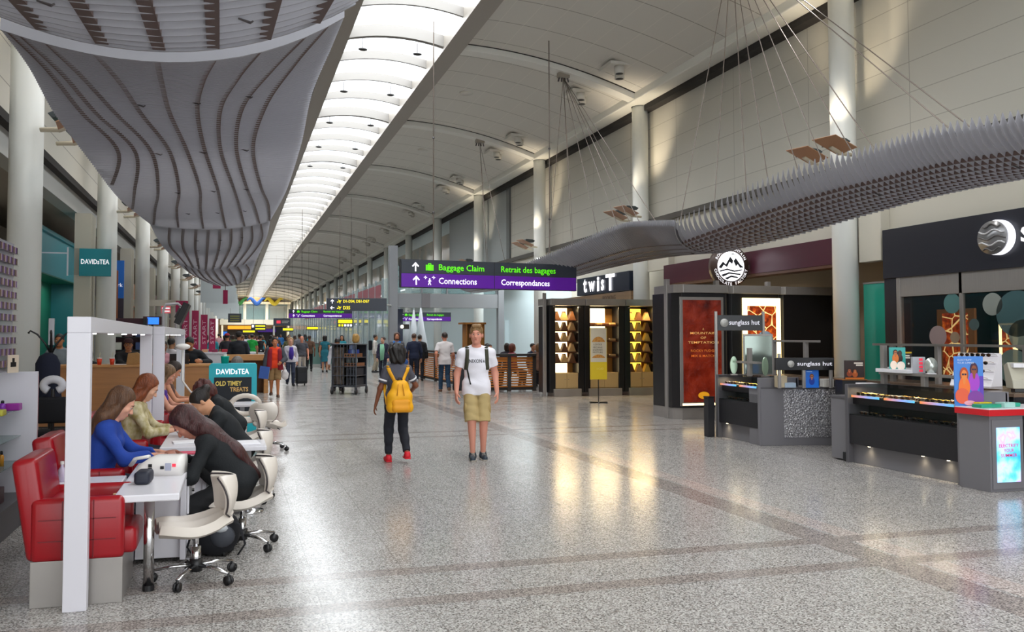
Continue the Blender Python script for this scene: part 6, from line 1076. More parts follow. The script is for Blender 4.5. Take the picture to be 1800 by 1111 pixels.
# ============================================================ people: smooth bodies grown from joints (distance field -> one continuous surface)
def V(*a): return np.array(a, float)
def unit(v): v = np.asarray(v, float); return v / (np.linalg.norm(v) + 1e-9)
class Field:
    def __init__(s, vox): s.vox = vox; s.P = []; s.wr = None
    def cap(s, a, b, ra, rb, k=0.02, flat=None, clip=(), neg=False):
        s.P.append(('c', V(*a), V(*b), ra, rb, k, flat, clip, neg)); return s
    def chain(s, pts, rs, k=0.02, flat=None):
        for i in range(len(pts) - 1): s.cap(pts[i], pts[i + 1], rs[i], rs[i + 1], k, flat)
        return s
    def ell(s, c, r, k=0.02, fr=None, clip=(), neg=False):
        r = V(*r) if not np.isscalar(r) else V(r, r, r); s.P.append(('e', V(*c), r, fr, None, k, None, clip, neg)); return s
    def bounds(s):
        lo = np.full(3, 1e9); hi = -lo
        for p in s.P:
            if p[8]: continue
            if p[0] == 'c': m = max(p[3], p[4]) * (max(1, p[6][1]) if p[6] else 1); l = np.minimum(p[1], p[2]) - m; h = np.maximum(p[1], p[2]) + m
            else: m = p[2].max() if p[3] is not None else p[2]; l = p[1] - m; h = p[1] + m
            lo = np.minimum(lo, l); hi = np.maximum(hi, h)
        return lo, hi
    def mesh(s, name, mat, parent, clip=(), smooth=1):
        vox = s.vox; lo, hi = s.bounds(); lo = lo - 3 * vox; n = np.ceil((hi + 3 * vox - lo) / vox).astype(int) + 1
        D = np.full(n, 0.2, np.float32); ax = [lo[i] + vox * np.arange(n[i]) for i in range(3)]
        for p in s.P:
            k = p[5]; pad = k + 3 * vox + 0.01
            if p[0] == 'c': m = max(p[3], p[4]) * (max(1, p[6][1]) if p[6] else 1) + pad; l = np.minimum(p[1], p[2]) - m; h = np.maximum(p[1], p[2]) + m
            else: m = p[2].max() + pad; l = p[1] - m; h = p[1] + m
            i0 = np.clip(((l - lo) / vox).astype(int), 0, n); i1 = np.clip(((h - lo) / vox).astype(int) + 2, 0, n)
            if (i1 <= i0).any(): continue
            sl = tuple(slice(a, b) for a, b in zip(i0, i1)); X, Y, Z = np.meshgrid(*[ax[i][sl[i]] for i in range(3)], indexing='ij')
            Q = np.stack([X, Y, Z], -1)
            if p[0] == 'c':
                a, b, ra, rb = p[1:5]; d = Q - a; bb = b - a
                if p[6]:
                    f, sc = unit(p[6][0]), p[6][1]; d = d + (d @ f)[..., None] * f * (1 / sc - 1); bb = bb + (bb @ f) * f * (1 / sc - 1)
                t = np.clip((d @ bb) / max(bb @ bb, 1e-9), 0, 1); q = d - t[..., None] * bb
                e = np.sqrt((q * q).sum(-1)) - (ra + (rb - ra) * t)
            else:
                d = Q - p[1]
                if p[3] is not None: d = d @ p[3].T
                q = d / p[2]; l1 = np.sqrt((q * q).sum(-1)); e = (l1 - 1) * p[2].min() if False else l1 * (l1 - 1) / np.maximum(np.sqrt(((d / p[2] ** 2) ** 2).sum(-1)), 1e-6)
            for cp, cn in p[7]: e = np.maximum(e, (Q - V(*cp)) @ unit(cn))
            cur = D[sl]
            if p[8]: hh = np.clip(0.5 - 0.5 * (cur + e) / k, 0, 1); D[sl] = cur + (-e - cur) * hh + k * hh * (1 - hh)
            else: hh = np.clip(0.5 + 0.5 * (cur - e) / k, 0, 1); D[sl] = cur + (e - cur) * hh - k * hh * (1 - hh)
        if s.wr or clip:
            X, Y, Z = np.meshgrid(*ax, indexing='ij')
            if s.wr:
                am, fx, fy, fz, ph = s.wr
                D += am * (np.sin(fx * X + 2.1 * np.sin(fz * 0.7 * Z + ph) + ph) * np.sin(fy * Y + fz * Z + 1.7 * np.sin(9 * X + ph)) + 0.5 * np.sin(fz * 1.9 * Z + 11 * X + 7 * Y + ph))
            for cp, cn in clip: D = np.maximum(D, ((X - cp[0]) * unit(cn)[0] + (Y - cp[1]) * unit(cn)[1] + (Z - cp[2]) * unit(cn)[2]).astype(np.float32))
        return nets(D, lo, vox, name, mat, parent, smooth)
def nets(D, lo, vox, name, mat, parent, smooth):
    S = D < 0; n = np.array(D.shape); c = np.zeros(n - 1, np.uint8)
    offs = [(i, j, k) for i in (0, 1) for j in (0, 1) for k in (0, 1)]
    for i, j, k in offs: c += S[i:n[0] - 1 + i, j:n[1] - 1 + j, k:n[2] - 1 + k]
    mk = (c > 0) & (c < 8); ids = np.argwhere(mk); idx = np.full(n - 1, -1, np.int32); idx[mk] = np.arange(len(ids))
    pos = np.zeros((len(ids), 3)); num = np.zeros(len(ids))
    for a in offs:
        for d in range(3):
            if a[d]: continue
            b = list(a); b[d] = 1; v0 = D[tuple((ids + a).T)]; v1 = D[tuple((ids + b).T)]; x = (v0 < 0) != (v1 < 0); t = np.where(x, v0 / (v0 - v1 + 1e-12), 0)
            pos[x] += (np.array(a) + t[:, None] * (np.array(b) - np.array(a)))[x]; num += x
    vs = lo + vox * (ids + pos / num[:, None]); F = []
    for d in range(3):
        u, w = (d + 1) % 3, (d + 2) % 3; s0 = [slice(None)] * 3; s1 = [slice(None)] * 3; s0[d] = slice(0, -1); s1[d] = slice(1, None)
        ch = S[tuple(s0)] != S[tuple(s1)]; ins = S[tuple(s0)]
        e = np.argwhere(ch); e = e[(e[:, u] > 0) & (e[:, w] > 0) & (e[:, u] < n[u] - 1) & (e[:, w] < n[w] - 1)]
        if not len(e): continue
        du = np.eye(3, dtype=int)[u]; dw = np.eye(3, dtype=int)[w]
        q = np.stack([idx[tuple((e - du - dw).T)], idx[tuple((e - dw).T)], idx[tuple(e.T)], idx[tuple((e - du).T)]], 1); fl = ~ins[tuple(e.T)]; q[fl] = q[fl][:, ::-1]; F.append(q)
    F = np.concatenate(F); F = F[(F >= 0).all(1)]
    for _ in range(smooth):
        acc = np.zeros_like(vs); cn = np.zeros(len(vs))
        for k in range(4): np.add.at(acc, F[:, k], vs[F[:, (k + 1) % 4]] + vs[F[:, k - 1]]); np.add.at(cn, F[:, k], 2)
        vs = 0.5 * vs + 0.5 * acc / np.maximum(cn, 1)[:, None]
    me = bpy.data.meshes.new(name); nf = len(F); me.vertices.add(len(vs)); me.vertices.foreach_set('co', vs.ravel()); me.loops.add(nf * 4); me.loops.foreach_set('vertex_index', F.ravel().astype(np.int32))
    me.polygons.add(nf); me.polygons.foreach_set('loop_start', np.arange(0, nf * 4, 4, dtype=np.int32)); me.polygons.foreach_set('use_smooth', np.ones(nf, bool)); me.update(calc_edges=True); me.materials.append(mat)
    o = bpy.data.objects.new(name, me); link(o)
    if parent is not None: o.parent = parent
    return o
def ik(a, b, l1, l2, hint):
    a, b = V(*a), V(*b); d = b - a; L = np.linalg.norm(d); L2 = min(L, (l1 + l2) * 0.999); d = d / (L + 1e-9); b = a + d * L2
    x = (l1 * l1 - l2 * l2 + L2 * L2) / (2 * L2); h = math.sqrt(max(l1 * l1 - x * x, 0)); hv = V(*hint); hv = unit(hv - (hv @ d) * d); return a + d * x + hv * h, b
def skin(c): return M('skin_' + c, c, 0.5, spec=0.35)
def hairm(c): return M('hair_' + c, c, 0.42, noise=0.35, nscale=14, stretch=(4, 4, 0.5), bump=0.5, bscale=30)
def cloth(c, **k): return M('fabric_' + c, c, 0.85, bump=0.12, bscale=90, **k)
def hand(f, w, d, n, side, curl, sc, fr=1.0, k=0.006):
    """palm, four unequal fingers and a thumb from the wrist w; d along the hand, n palm normal, side +1 when the thumb lies towards cross(d, n)"""
    d = unit(d); n = unit(np.asarray(n, float) - (np.asarray(n, float) @ d) * d); l = np.cross(d, n) * side
    for i, (kx, ky, L) in enumerate(((0.030, 0.088, 0.072), (0.010, 0.093, 0.080), (-0.010, 0.090, 0.074), (-0.029, 0.082, 0.058))):
        kn = w + (d * ky + l * kx) * sc; f.cap(w + (d * 0.012 + l * kx * 0.5) * sc, kn, 0.0155 * sc, 0.0115 * sc * fr, k * 2); dd = d + l * kx * 1.2; p = kn
        for j, (fl, be) in enumerate(((0.46, 0.5), (0.30, 0.8), (0.24, 0.5))):
            dd = unit(dd * math.cos(curl * be) + n * math.sin(curl * be)); q = p + dd * L * fl * sc; f.cap(p, q, (0.0098 - 0.0008 * j) * sc * fr, (0.0090 - 0.0008 * j) * sc * fr, k); p = q
    p = w + (d * 0.022 + l * 0.018) * sc; q = p + unit(d * 0.62 + l * 0.62 + n * 0.35) * 0.045 * sc; r = q + unit(d * 0.85 + l * 0.2 + n * (0.25 + 0.4 * curl)) * 0.034 * sc
    f.cap(p, q, 0.0135 * sc, 0.011 * sc * fr, k * 2); f.cap(q, r, 0.0105 * sc * fr, 0.0085 * sc * fr, k)
PN = [0]
def person(label, loc, rot, h=1.75, fem=False, sk='c99a80', hair=('short', '3a2a1e'), top=('tee', 'd8d8d8'), bot=('trousers', '2a3040'), shoes='2a2422', vox=0.014, pose='stand', step=0.0, wrL=None, wrR=None, elhL=None, elhR=None,
           head=(0, 0), lean=0.0, anL=None, anR=None, knh=(0, -1, 0.1), bulk=1.0, group=None, palmL=None, palmR=None, hdL=None, hdR=None, curl=0.5, seat=0.44, sleeve=None, hem=None, belt=False, barearm=False, zoff=0.0, open_front=None, socks=None):
    """faces -Y at rot = 0; +X is the figure's left side"""
    PN[0] += 1; t = thing('person', label, 'person', (loc[0], loc[1], zoff), rot, group)
    s = h / 1.75; sit = pose == 'sit'; B = bulk; shw = 0.165 if fem else 0.188; hipw = 0.090 if fem else 0.086
    pz = (seat + 0.10) if sit else 0.95 * s; pel = V(0, 0.0, pz); sp = V(0, -math.sin(lean), math.cos(lean)); fw = V(0, -math.cos(lean), -math.sin(lean))
    chest = pel + sp * 0.31 * s; nb = pel + sp * 0.505 * s; shc = pel + sp * 0.422 * s
    fr0 = np.array([V(1, 0, 0), fw, sp])
    yaw, pit = R(head[0]), R(head[1]) + lean * 0.75; hf = V(math.sin(yaw) * math.cos(pit), -math.cos(yaw) * math.cos(pit), -math.sin(pit)); hr = V(math.cos(yaw), math.sin(yaw), 0); hu = np.cross(hr, -hf); hu = hu if hu[2] > 0 else -hu
    nd = unit(sp * 0.8 + V(0, 0, 0.35) + fw * 0.12); hc = nb + nd * 0.070 * s + hu * 0.086 * s + hf * 0.02 * s
    S_, J = {}, {}
    for q, sg in (('L', 1), ('R', -1)):
        J['sh' + q] = shc + V(sg * shw * s * (1 if B < 1.2 else 1.08), 0, 0); J['hip' + q] = pel + V(sg * hipw * s, 0, -0.04 * s)
        w = {'L': wrL, 'R': wrR}[q]; eh = {'L': elhL, 'R': elhR}[q]
        if w is None: sw = step * (-1 if q == 'L' else 1); w = J['sh' + q] + V(sg * 0.075 * s * (1 + 0.35 * (B - 1) * 3), -0.05 * s - sw * 0.22, -0.53 * s + abs(sw) * 0.05)
        else: w = V(*w)
        J['el' + q], J['wr' + q] = ik(J['sh' + q], w, 0.285 * s, 0.262 * s, eh or (sg * 0.5, 0.8, -0.3))
        a = {'L': anL, 'R': anR}[q]
        if a is None: a = V(sg * 0.14, -0.36 * s, 0.075) if sit else V(sg * 0.095 * s, 0.02 - step * sg * 0.30 * s, 0.08 * s + (0.05 * s if step * sg < -0.2 else 0))
        else: a = V(*a)
        J['kn' + q], J['an' + q] = ik(J['hip' + q], a, 0.43 * s, 0.42 * s, knh)
    g = 0.86 if fem else 1.0; sk_m = skin(sk)
    f = Field(vox)
    def torso(F, o=0.0, k=0.05, up=True):
        F.ell(pel + sp * 0.0, ((0.160 if fem else 0.148) * s * B + o, 0.115 * s * B + o, 0.12 * s + o), k, fr0); F.ell(pel + sp * 0.16 * s, ((0.124 if fem else 0.147) * s * B + o, 0.098 * s * B + o, 0.20 * s + o), k, fr0)
        F.ell(chest, ((0.142 if fem else 0.165) * s * (0.5 + 0.5 * B) + o, 0.112 * s * (0.5 + 0.5 * B) + o, 0.17 * s + o), k, fr0)
        if fem:
            for sg in (-1, 1): F.ell(chest + V(sg * 0.068 * s, 0, 0) + fw * 0.075 * s + sp * 0.01, (0.058 * s + o,) * 3, k * 0.7)
        F.cap(J['shL'] * 0.85 + shc * 0.15, J['shR'] * 0.85 + shc * 0.15, 0.056 * s + o, 0.056 * s + o, k)
        for q in 'LR': F.cap(nb - sp * 0.015, J['sh' + q] * 0.75 + shc * 0.25 + sp * 0.005, 0.045 * s + o, 0.046 * s + o, k)
    def arm(F, q, o=0.0, part=2.0, k=0.03, fl=0.0):
        a, e, w = J['sh' + q], J['el' + q], J['wr' + q]; ru, re, rw = 0.053 * g * s, 0.041 * g * s, 0.027 * g * s
        if part <= 1: c = a + (e - a) * part; F.cap(a, a + (e - a) * (part + 0.15), ru + o, ru + (re - ru) * part + o + fl, k, None, ((c, e - a),))
        else:
            F.cap(a, e, ru + o, re + o, k); p = part - 1; c = e + (w - e) * p; F.cap(e, e + (w - e) * min(1.0, p + 0.1), re + 0.004 * s + o, re + (rw - re) * p + o + fl, k, None, ((c, w - e),) if part < 1.999 else ())
    def leg(F, q, o=0.0, part=2.0, k=0.02, wide=1.0, fl=0.0):
        a, e, w = J['hip' + q], J['kn' + q], J['an' + q]; ru, re, rw = 0.078 * s * B, 0.053 * s, 0.033 * s
        if part <= 1: c = a + (e - a) * part; F.cap(a, a + (e - a) * (part + 0.15), ru + o, ru + (re - ru) * part * 0.7 + o + fl, k, None, ((c, e - a),))
        else:
            p = part - 1; F.cap(a, e, ru + o, re + o * wide, k); c = e + (w - e) * p; F.cap(e, e + (w - e) * min(1.0, p + 0.08), re + o * wide, (re + (rw - re) * p) * (1 if o == 0 else 1) + o * wide + fl, k, None, ((c, w - e),) if part < 1.999 else ())
            if o == 0 or part > 1.5: F.cap(e + (w - e) * 0.14 + V(0, 0.022 * s, 0), e + (w - e) * 0.48 + V(0, 0.022 * s, 0), 0.047 * s + o, 0.034 * s + o * 1.3, 0.03)
    torso(f)
    for q in 'LR': arm(f, q); leg(f, q); a = J['an' + q]; td = unit(V(J['kn' + q][0] * 0, -1, 0)); f.cap(a + V(0, 0.02, -0.035 * s), a + V(0, -0.14 * s, -0.045 * s), 0.027 * s, 0.019 * s, 0.02)
    # neck and head
    hs = s * (1.06 if h > 1.62 else 1.08); H = lambda x, y, z: hc + (hr * x + hf * y + hu * z) * hs; fh = np.array([hr, hf, hu])
    f.cap(nb - sp * 0.02, H(0, -0.022, -0.06), 0.056 * g * s, 0.050 * g * s, 0.03)
    f.ell(H(0, -0.014, 0.035), (0.074 * hs, 0.093 * hs, 0.083 * hs), 0.02, fh); f.ell(H(0, 0.022, -0.032), (0.064 * hs, 0.067 * hs, 0.084 * hs), 0.02, fh); f.ell(H(0, 0.058, -0.093), (0.030 * hs, 0.026 * hs, 0.021 * hs), 0.025, fh)
    fine = vox < 0.0105
    if fine or abs(rot) < 2:
        f.cap(H(0, 0.086, 0.004), H(0, 0.106, -0.03), 0.0085 * hs, 0.0125 * hs, 0.010); f.cap(H(-0.03, 0.078, 0.026), H(0.03, 0.078, 0.026), 0.011 * hs, 0.011 * hs, 0.014)
    if fine:
        for sg in (-1, 1):
            f.ell(H(sg * 0.031, 0.097, 0.007), 0.0125 * hs, 0.010, neg=True); f.cap(H(sg * 0.017, 0.089, 0.0155), H(sg * 0.044, 0.080, 0.0145), 0.0062 * hs, 0.0055 * hs, 0.004); f.cap(H(sg * 0.018, 0.083, -0.006), H(sg * 0.044, 0.076, -0.004), 0.005 * hs, 0.005 * hs, 0.006); f.ell(H(sg * 0.013, 0.098, -0.033), 0.008 * hs, 0.006); f.ell(H(sg * 0.04, 0.062, -0.022), (0.022 * hs, 0.02 * hs, 0.02 * hs), 0.015, fh)
        f.cap(H(-0.018, 0.082, -0.058), H(0.018, 0.082, -0.058), 0.0075 * hs, 0.0075 * hs, 0.006); f.cap(H(-0.015, 0.083, -0.069), H(0.015, 0.083, -0.069), 0.008 * hs, 0.008 * hs, 0.006)
    for sg in (-1, 1): f.ell(H(sg * 0.077, -0.006, -0.008), (0.011 * hs, 0.019 * hs, 0.031 * hs), 0.008, fh)
    for q, sg in (('L', 1), ('R', -1)):
        w = J['wr' + q]; d = {'L': hdL, 'R': hdR}[q]; d = unit(w - J['el' + q]) if d is None else unit(d); pn = {'L': palmL, 'R': palmR}[q]; pn = V(-sg, 0.25, 0) if pn is None else V(*pn)
        hand(f, w, d, pn, -sg if pn[0] * sg < 0 or abs(pn[2]) > 0.5 else sg, curl, s * (0.93 if fem else 1.0), 1.0 if vox < 0.009 else (1.2 if vox < 0.012 else 1.5), 0.005 if fine else 0.012)
    body = f.mesh('body', sk_m, t)
    # face details
    if fine or abs(rot) < 1.9:
        for sg in (-1, 1):
            b = MB().sh(); b.ball(tuple(H(sg * 0.031, 0.0785, 0.006)), 0.0108 * hs, 10, 8); b.m(1).ball(tuple(H(sg * 0.031, 0.0862, 0.006)), 0.0058 * hs, 8, 6); b.build('eye', [M('eye_white', 'c4bdb6', 0.3), M('eye_iris', '2a2018', 0.2)], t)
            MB().sh().tube([tuple(H(sg * x, y, z)) for x, y, z in ((0.014, 0.090, 0.024), (0.032, 0.087, 0.029), (0.047, 0.076, 0.024))], [0.003 * hs, 0.0042 * hs, 0.002 * hs], 6).build('eyebrow', hairm(hair[1] if hair[0] != 'bald' else '8a7a6a'), t)
        MB().sh().tube([tuple(H(x, y, z)) for x, y, z in ((-0.026, 0.0775, -0.064), (-0.01, 0.0905, -0.062), (0.01, 0.0905, -0.062), (0.026, 0.0775, -0.064))], [0.002 * hs, 0.0055 * hs, 0.0055 * hs, 0.002 * hs], 8).build('lips', M('lips_' + sk, ''.join('%02x' % int(int(sk[i:i + 2], 16) * k) for i, k in ((0, 0.84), (2, 0.58), (4, 0.58))), 0.4), t)
    # clothes
    hv = max(vox, 0.0075)
    def top_mesh(name, col, o, slv, hemz, neckz, wr, k=0.05, fl=0.006, extra=None):
        F = Field(hv); torso(F, o, k)
        for q in 'LR':
            if slv > 0: arm(F, q, o * 0.9, slv, 0.035, fl)
        if hemz < -0.06 and not sit:
            for q in 'LR': F.cap(J['hip' + q] + V(0, 0, 0.05), J['hip' + q] + V(0, 0, -0.1), 0.088 * s * B + o, 0.090 * s * B + o, 0.05)
        F.wr = wr; cl = [(pel + sp * hemz * s, -sp), (nb + sp * neckz * s + fw * 0.02, unit(sp * 0.9 + fw * 0.5))]
        if slv <= 0: cl += []
        m = cloth(col) if isinstance(col, str) else col; return F.mesh(name, m, t, cl)
    tk, tc = top[0], top[1]; wr = (0.0035, 21, 17, 26, PN[0] * 1.3)
    slv = sleeve if sleeve is not None else {'tee': 0.62, 'long': 1.96, 'jacket': 1.96, 'tank': 0, 'shirt': 0.75, 'dress': 0.3, 'scarf': 1.96}[tk]; hz = hem if hem is not None else {'tee': -0.10, 'long': -0.09, 'jacket': -0.16, 'tank': -0.08, 'shirt': -0.10, 'dress': -0.2, 'scarf': -0.12}[tk]
    o = {'tee': 0.013, 'long': 0.013, 'jacket': 0.026, 'tank': 0.010, 'shirt': 0.014, 'dress': 0.010, 'scarf': 0.016}[tk]
    shirt = top_mesh({'tee': 't_shirt', 'long': 'sweater', 'jacket': 'jacket', 'tank': 'tank_top', 'shirt': 'shirt', 'dress': 'dress', 'scarf': 'jacket'}[tk], tc, o, slv, hz, 0.015 if tk != 'tank' else -0.03, wr)
    bk, bc = bot[0], bot[1]; F = Field(hv); F.wr = (0.004, 19, 23, 30, PN[0] * 0.7)
    wz = 0.07 if not sit else 0.08
    F.ell(pel, ((0.160 if fem else 0.148) * s * B + 0.010, 0.115 * s * B + 0.010, 0.12 * s + 0.01), 0.05, fr0)
    if not sit: F.ell(pel + V(0, 0.0, -0.085 * s), (0.105 * s, 0.085 * s, 0.075 * s), 0.03)
    if bk == 'skirt':
        F.cap(pel, pel + V(0, 0, -0.5 * s), 0.15 * s, 0.17 * s, 0.06, ((0, 1, 0), 0.8), ((pel + V(0, 0, -0.45 * s), (0, 0, -1)),))
    else:
        for q in 'LR':
            if bk == 'shorts': leg(F, q, 0.012, 0.96 if len(bot) < 3 else bot[2], 0.012, 1.0, 0.02)
            elif bk == 'joggers': leg(F, q, 0.012, 1.92, 0.016, 1.5, -0.004)
            else: leg(F, q, 0.009, 1.97, 0.016, 1.8, 0.008)
    pants = F.mesh({'shorts': 'shorts', 'skirt': 'skirt'}.get(bk, 'trousers'), cloth(bc), t, [(pel + sp * wz * s, sp if not sit else V(0, 0.45, 1))])
    if shoes:
        for q, sg in (('L', 1), ('R', -1)):
            a = J['an' + q]; sole = a[2] - 0.078 * s; F = Field(max(vox, 0.007)); ti = 0.0
            if pose == 'walkback' and q == 'R': pass
            F.cap(a + V(0, 0.028 * s, -0.035 * s), a + V(sg * 0.012, -0.15 * s, -0.052 * s), 0.044 * s, 0.036 * s, 0.02); F.cap(a + V(0, 0.012, 0.0), a + V(0, 0.0, -0.03), 0.044 * s, 0.05 * s, 0.02)
            sh = F.mesh('shoe', M('shoe_' + shoes, shoes, 0.55), t, [((0, 0, sole), (0, 0, -1)), (a + V(0, 0, 0.03 * s), (0, 0.2, 1))])
            if fine and not sit: MB().prism([(a[0] - 0.044 * s, a[1] + 0.07 * s), (a[0] + 0.044 * s, a[1] + 0.07 * s), (a[0] + 0.047 * s, a[1] - 0.12 * s), (a[0] + 0.02 * s + sg * 0.012, a[1] - 0.19 * s), (a[0] - 0.02 * s + sg * 0.012, a[1] - 0.19 * s), (a[0] - 0.047 * s, a[1] - 0.12 * s)], 'z', sole - 0.001, sole + 0.016).build('sole', M('sole_' + ('pale' if shoes != 'd01428' else 'red'), 'a39c92' if shoes != 'd01428' else 'd01428', 0.7), sh, 0.004)
    # hair
    st, hcx = hair[0], hair[1]
    if st != 'bald':
        F = Field(max(vox, 0.006)); hm = hairm(hcx); fc = unit(hf * 0.86 - hu * 0.5); cpl = [(H(0, 0.052, 0.045), fc)]; A = 0.003 if st != 'curly' else 0.012; F.wr = (A, 60, 60, 14, PN[0])
        if st in ('short', 'quiff', 'cap'):
            F.ell(H(0, -0.018, 0.044), (0.083 * hs, 0.100 * hs, 0.088 * hs), 0.02, fh); cpl = [(H(0, 0.045, 0.045), fc), (H(0, -0.06, -0.035), unit(-hu * 1.0 + hf * 0.25))]
            if st == 'quiff': F.cap(H(-0.035, 0.055, 0.105), H(0.04, 0.06, 0.108), 0.026 * hs, 0.028 * hs, 0.02); cpl = [(H(0, 0.078, 0.058), unit(hf * 0.9 - hu * 0.5)), (H(0, -0.06, -0.02), unit(-hu * 1.0 + hf * 0.3))]
        elif st in ('curly', 'bob'):
            o2 = 0.028 if st == 'curly' else 0.018; F.ell(H(0, -0.025, 0.035), ((0.086 + o2) * hs, (0.098 + o2) * hs, (0.092 + o2) * hs), 0.03, fh); F.ell(H(0, -0.045, -0.06), ((0.082 + o2) * hs, (0.06 + o2) * hs, 0.09 * hs), 0.05, fh); cpl = [(H(0, 0.045, 0.04), unit(hf * 0.95 - hu * 0.3))]
        else:
            ck = ((H(0, 0.055, 0.05), fc),)
            F.ell(H(0, -0.020, 0.042), (0.086 * hs, 0.104 * hs, 0.092 * hs), 0.02, fh, ck)
            for sg in (-1, 1): F.cap(H(sg * 0.070, 0.008, 0.02), H(sg * 0.074, 0.004, -0.13), 0.026 * hs, 0.032 * hs, 0.03, None, ((H(0, 0.05, 0), hf),))
            cpl = []
            if st == 'long':
                L = hair[2] if len(hair) > 2 else 0.34; bk0 = H(0, -0.075, -0.02); sb = nb - fw * 0.085 * s - sp * 0.04; e = nb - sp * L - fw * 0.138 * s; F.chain([bk0, sb, nb - sp * 0.55 * L - fw * 0.135 * s, e], [0.075 * hs, 0.088 * hs, 0.085 * hs, 0.05 * hs], 0.05, (fw, 0.55))
                for sg in (-1, 1):
                    s1 = J['sh' + ('L' if sg > 0 else 'R')] * 0.55 + nb * 0.45 - fw * 0.05 + sp * 0.05; F.chain([H(sg * 0.07, -0.02, -0.08), s1, nb - sp * 0.6 * L - fw * 0.12 * s + V(sg * 0.05, 0, 0)], [0.04 * hs, 0.045 * hs, 0.03 * hs], 0.04)
            if st == 'bun': F.ell(H(0, -0.12, 0.05), 0.045 * hs, 0.015); F.P = [p for p in F.P if p[0] == 'e']; cpl = [(H(0, 0.045, 0.045), fc), (H(0, -0.04, -0.03), unit(-hu + hf * 0.2))]
        hq = F.mesh('hair', hm, t, cpl)
        if st == 'cap':
            F = Field(max(vox, 0.007)); F.ell(H(0, -0.012, 0.055), (0.092 * hs, 0.108 * hs, 0.085 * hs), 0.02, fh, ((H(0, 0, 0.05), -hu),)); F.cap(H(-0.04, 0.09, 0.055), H(0.04, 0.09, 0.055), 0.035 * hs, 0.035 * hs, 0.02, (hu, 0.25)); F.mesh('cap', cloth(hair[2]), t)
    t_info = dict(root=t, J=J, H=H, nb=nb, pel=pel, chest=chest, fw=fw, sp=sp, shc=shc, s=s, shirt=shirt, body=body, pants=pants, hf=hf, hu=hu, hr=hr, hs=hs, o=o)
    return t_info
def to_world(info, p):
    t = info['root']; c, s_ = math.cos(t.rotation_euler.z), math.sin(t.rotation_euler.z); return (t.location.x + p[0] * c - p[1] * s_, t.location.y + p[0] * s_ + p[1] * c, t.location.z + p[2])
# ============================================================ the people in the hall
from mathutils.bvhtree import BVHTree
def bvh(*objs):
    vs, fs = [], []
    for o in objs: k = len(vs); vs += [tuple(v.co) for v in o.data.vertices]; fs += [[i + k for i in p.vertices] for p in o.data.polygons]
    return BVHTree.FromPolygons(vs, fs)
def hit(t, x, z, sgn=-1):
    h = t.ray_cast(Vector((x, sgn * 1.0, z)), Vector((0, -sgn, 0))); return h[0].y if h[0] is not None else None
def strip(t, pts, w, name, mat, parent, sgn=-1, off=0.006):
    """flat webbing lying on a garment along (x, z) points, front (sgn -1) or back (+1)"""
    rows = []
    for i in range(len(pts) - 1):
        for q in range(8):
            x = pts[i][0] + (pts[i + 1][0] - pts[i][0]) * q / 8; z = pts[i][1] + (pts[i + 1][1] - pts[i][1]) * q / 8
            r = [(x + dx, hit(t, x + dx, z, sgn), z) for dx in (-w / 2, 0, w / 2)]
            if any(p[1] is None for p in r): continue
            rows.append([(p[0], p[1] + sgn * off, p[2]) for p in r])
    if len(rows) < 2: return None
    o = MB().sh().grid(rows).build(name, mat, parent); md = o.modifiers.new('thick', 'SOLIDIFY'); md.thickness = 0.007; md.offset = 0; return o
def same_place(info, name, label, cat, group=None): t = info['root']; return thing(name, label, cat, tuple(t.location), t.rotation_euler.z, group)
# --- young man in white
a = person('young man in a white lettered t-shirt and khaki cargo shorts walking toward the viewer', (3.08, 10.53), R(-11), 1.755, sk='d2917c', hair=('quiff', '8a6a42'), top=('tee', 'ebe9f2'), bot=('shorts', 'b39d6c', 0.99), shoes='26323e', vox=0.0062, step=0.0, head=(-9, -2), curl=0.7,
           anL=(0.085, -0.0, 0.08), anR=(-0.055, -0.06, 0.08), wrR=(-0.265, -0.06, 0.865), wrL=(0.265, -0.05, 0.87), elhR=(-0.25, 1, 0), elhL=(0.25, 1, 0), hem=-0.12)
T = bvh(a['shirt']); cz = a['chest'][2]
o = text('NIXON', 'lettering', (-0.022, -0.3, cz + 0.015), EX, EZ, width=0.165, height=0.048, mat=M('shirt_ink', '33333c', 0.7), parent=a['shirt'], bold=0.012)
o2 = MB().prism([(0.072, cz - 0.006), (0.086, cz + 0.036), (0.100, cz - 0.006), (0.091, cz - 0.006), (0.086, cz + 0.01), (0.081, cz - 0.006)], 'y', -0.301, -0.3).build('lettering_mark', MATS['shirt_ink'], a['shirt'])
for q in (o, o2):
    for v in q.data.vertices: v.co.y = (hit(T, v.co.x, v.co.z) or -0.12) - 0.007
t = same_place(a, 'rucksack', 'dark olive rucksack worn by the young man in white, straps over both shoulders', 'bag'); OLV = M('olive_strap', '3f4032', 0.8)
MB().sh().bbox((-0.14, 0.14, cz - 0.30), (0.14, 0.27, cz + 0.16), 0.05, 3).build('bag_body', OLV, t)
for sg in (-1, 1):
    zt = a['shc'][2]; strip(T, [(sg * 0.125, zt + 0.055), (sg * 0.128, zt - 0.02), (sg * 0.132, cz), (sg * 0.142, cz - 0.10), (sg * 0.152, cz - 0.17)], 0.046, 'shoulder_strap', OLV, t)
    MB().sh().tube([(sg * 0.125, -0.06, zt + 0.075), (sg * 0.125, 0.04, zt + 0.085), (sg * 0.12, 0.15, cz + 0.12)], 0.026, 8, flat=(1, 0.4)).build('strap_top', OLV, t)
strip(T, [(-0.128, cz - 0.09), (-0.105, cz - 0.20), (-0.085, cz - 0.30)], 0.016, 'loose_webbing', M('webbing_black', '1c1c1c', 0.8), t)
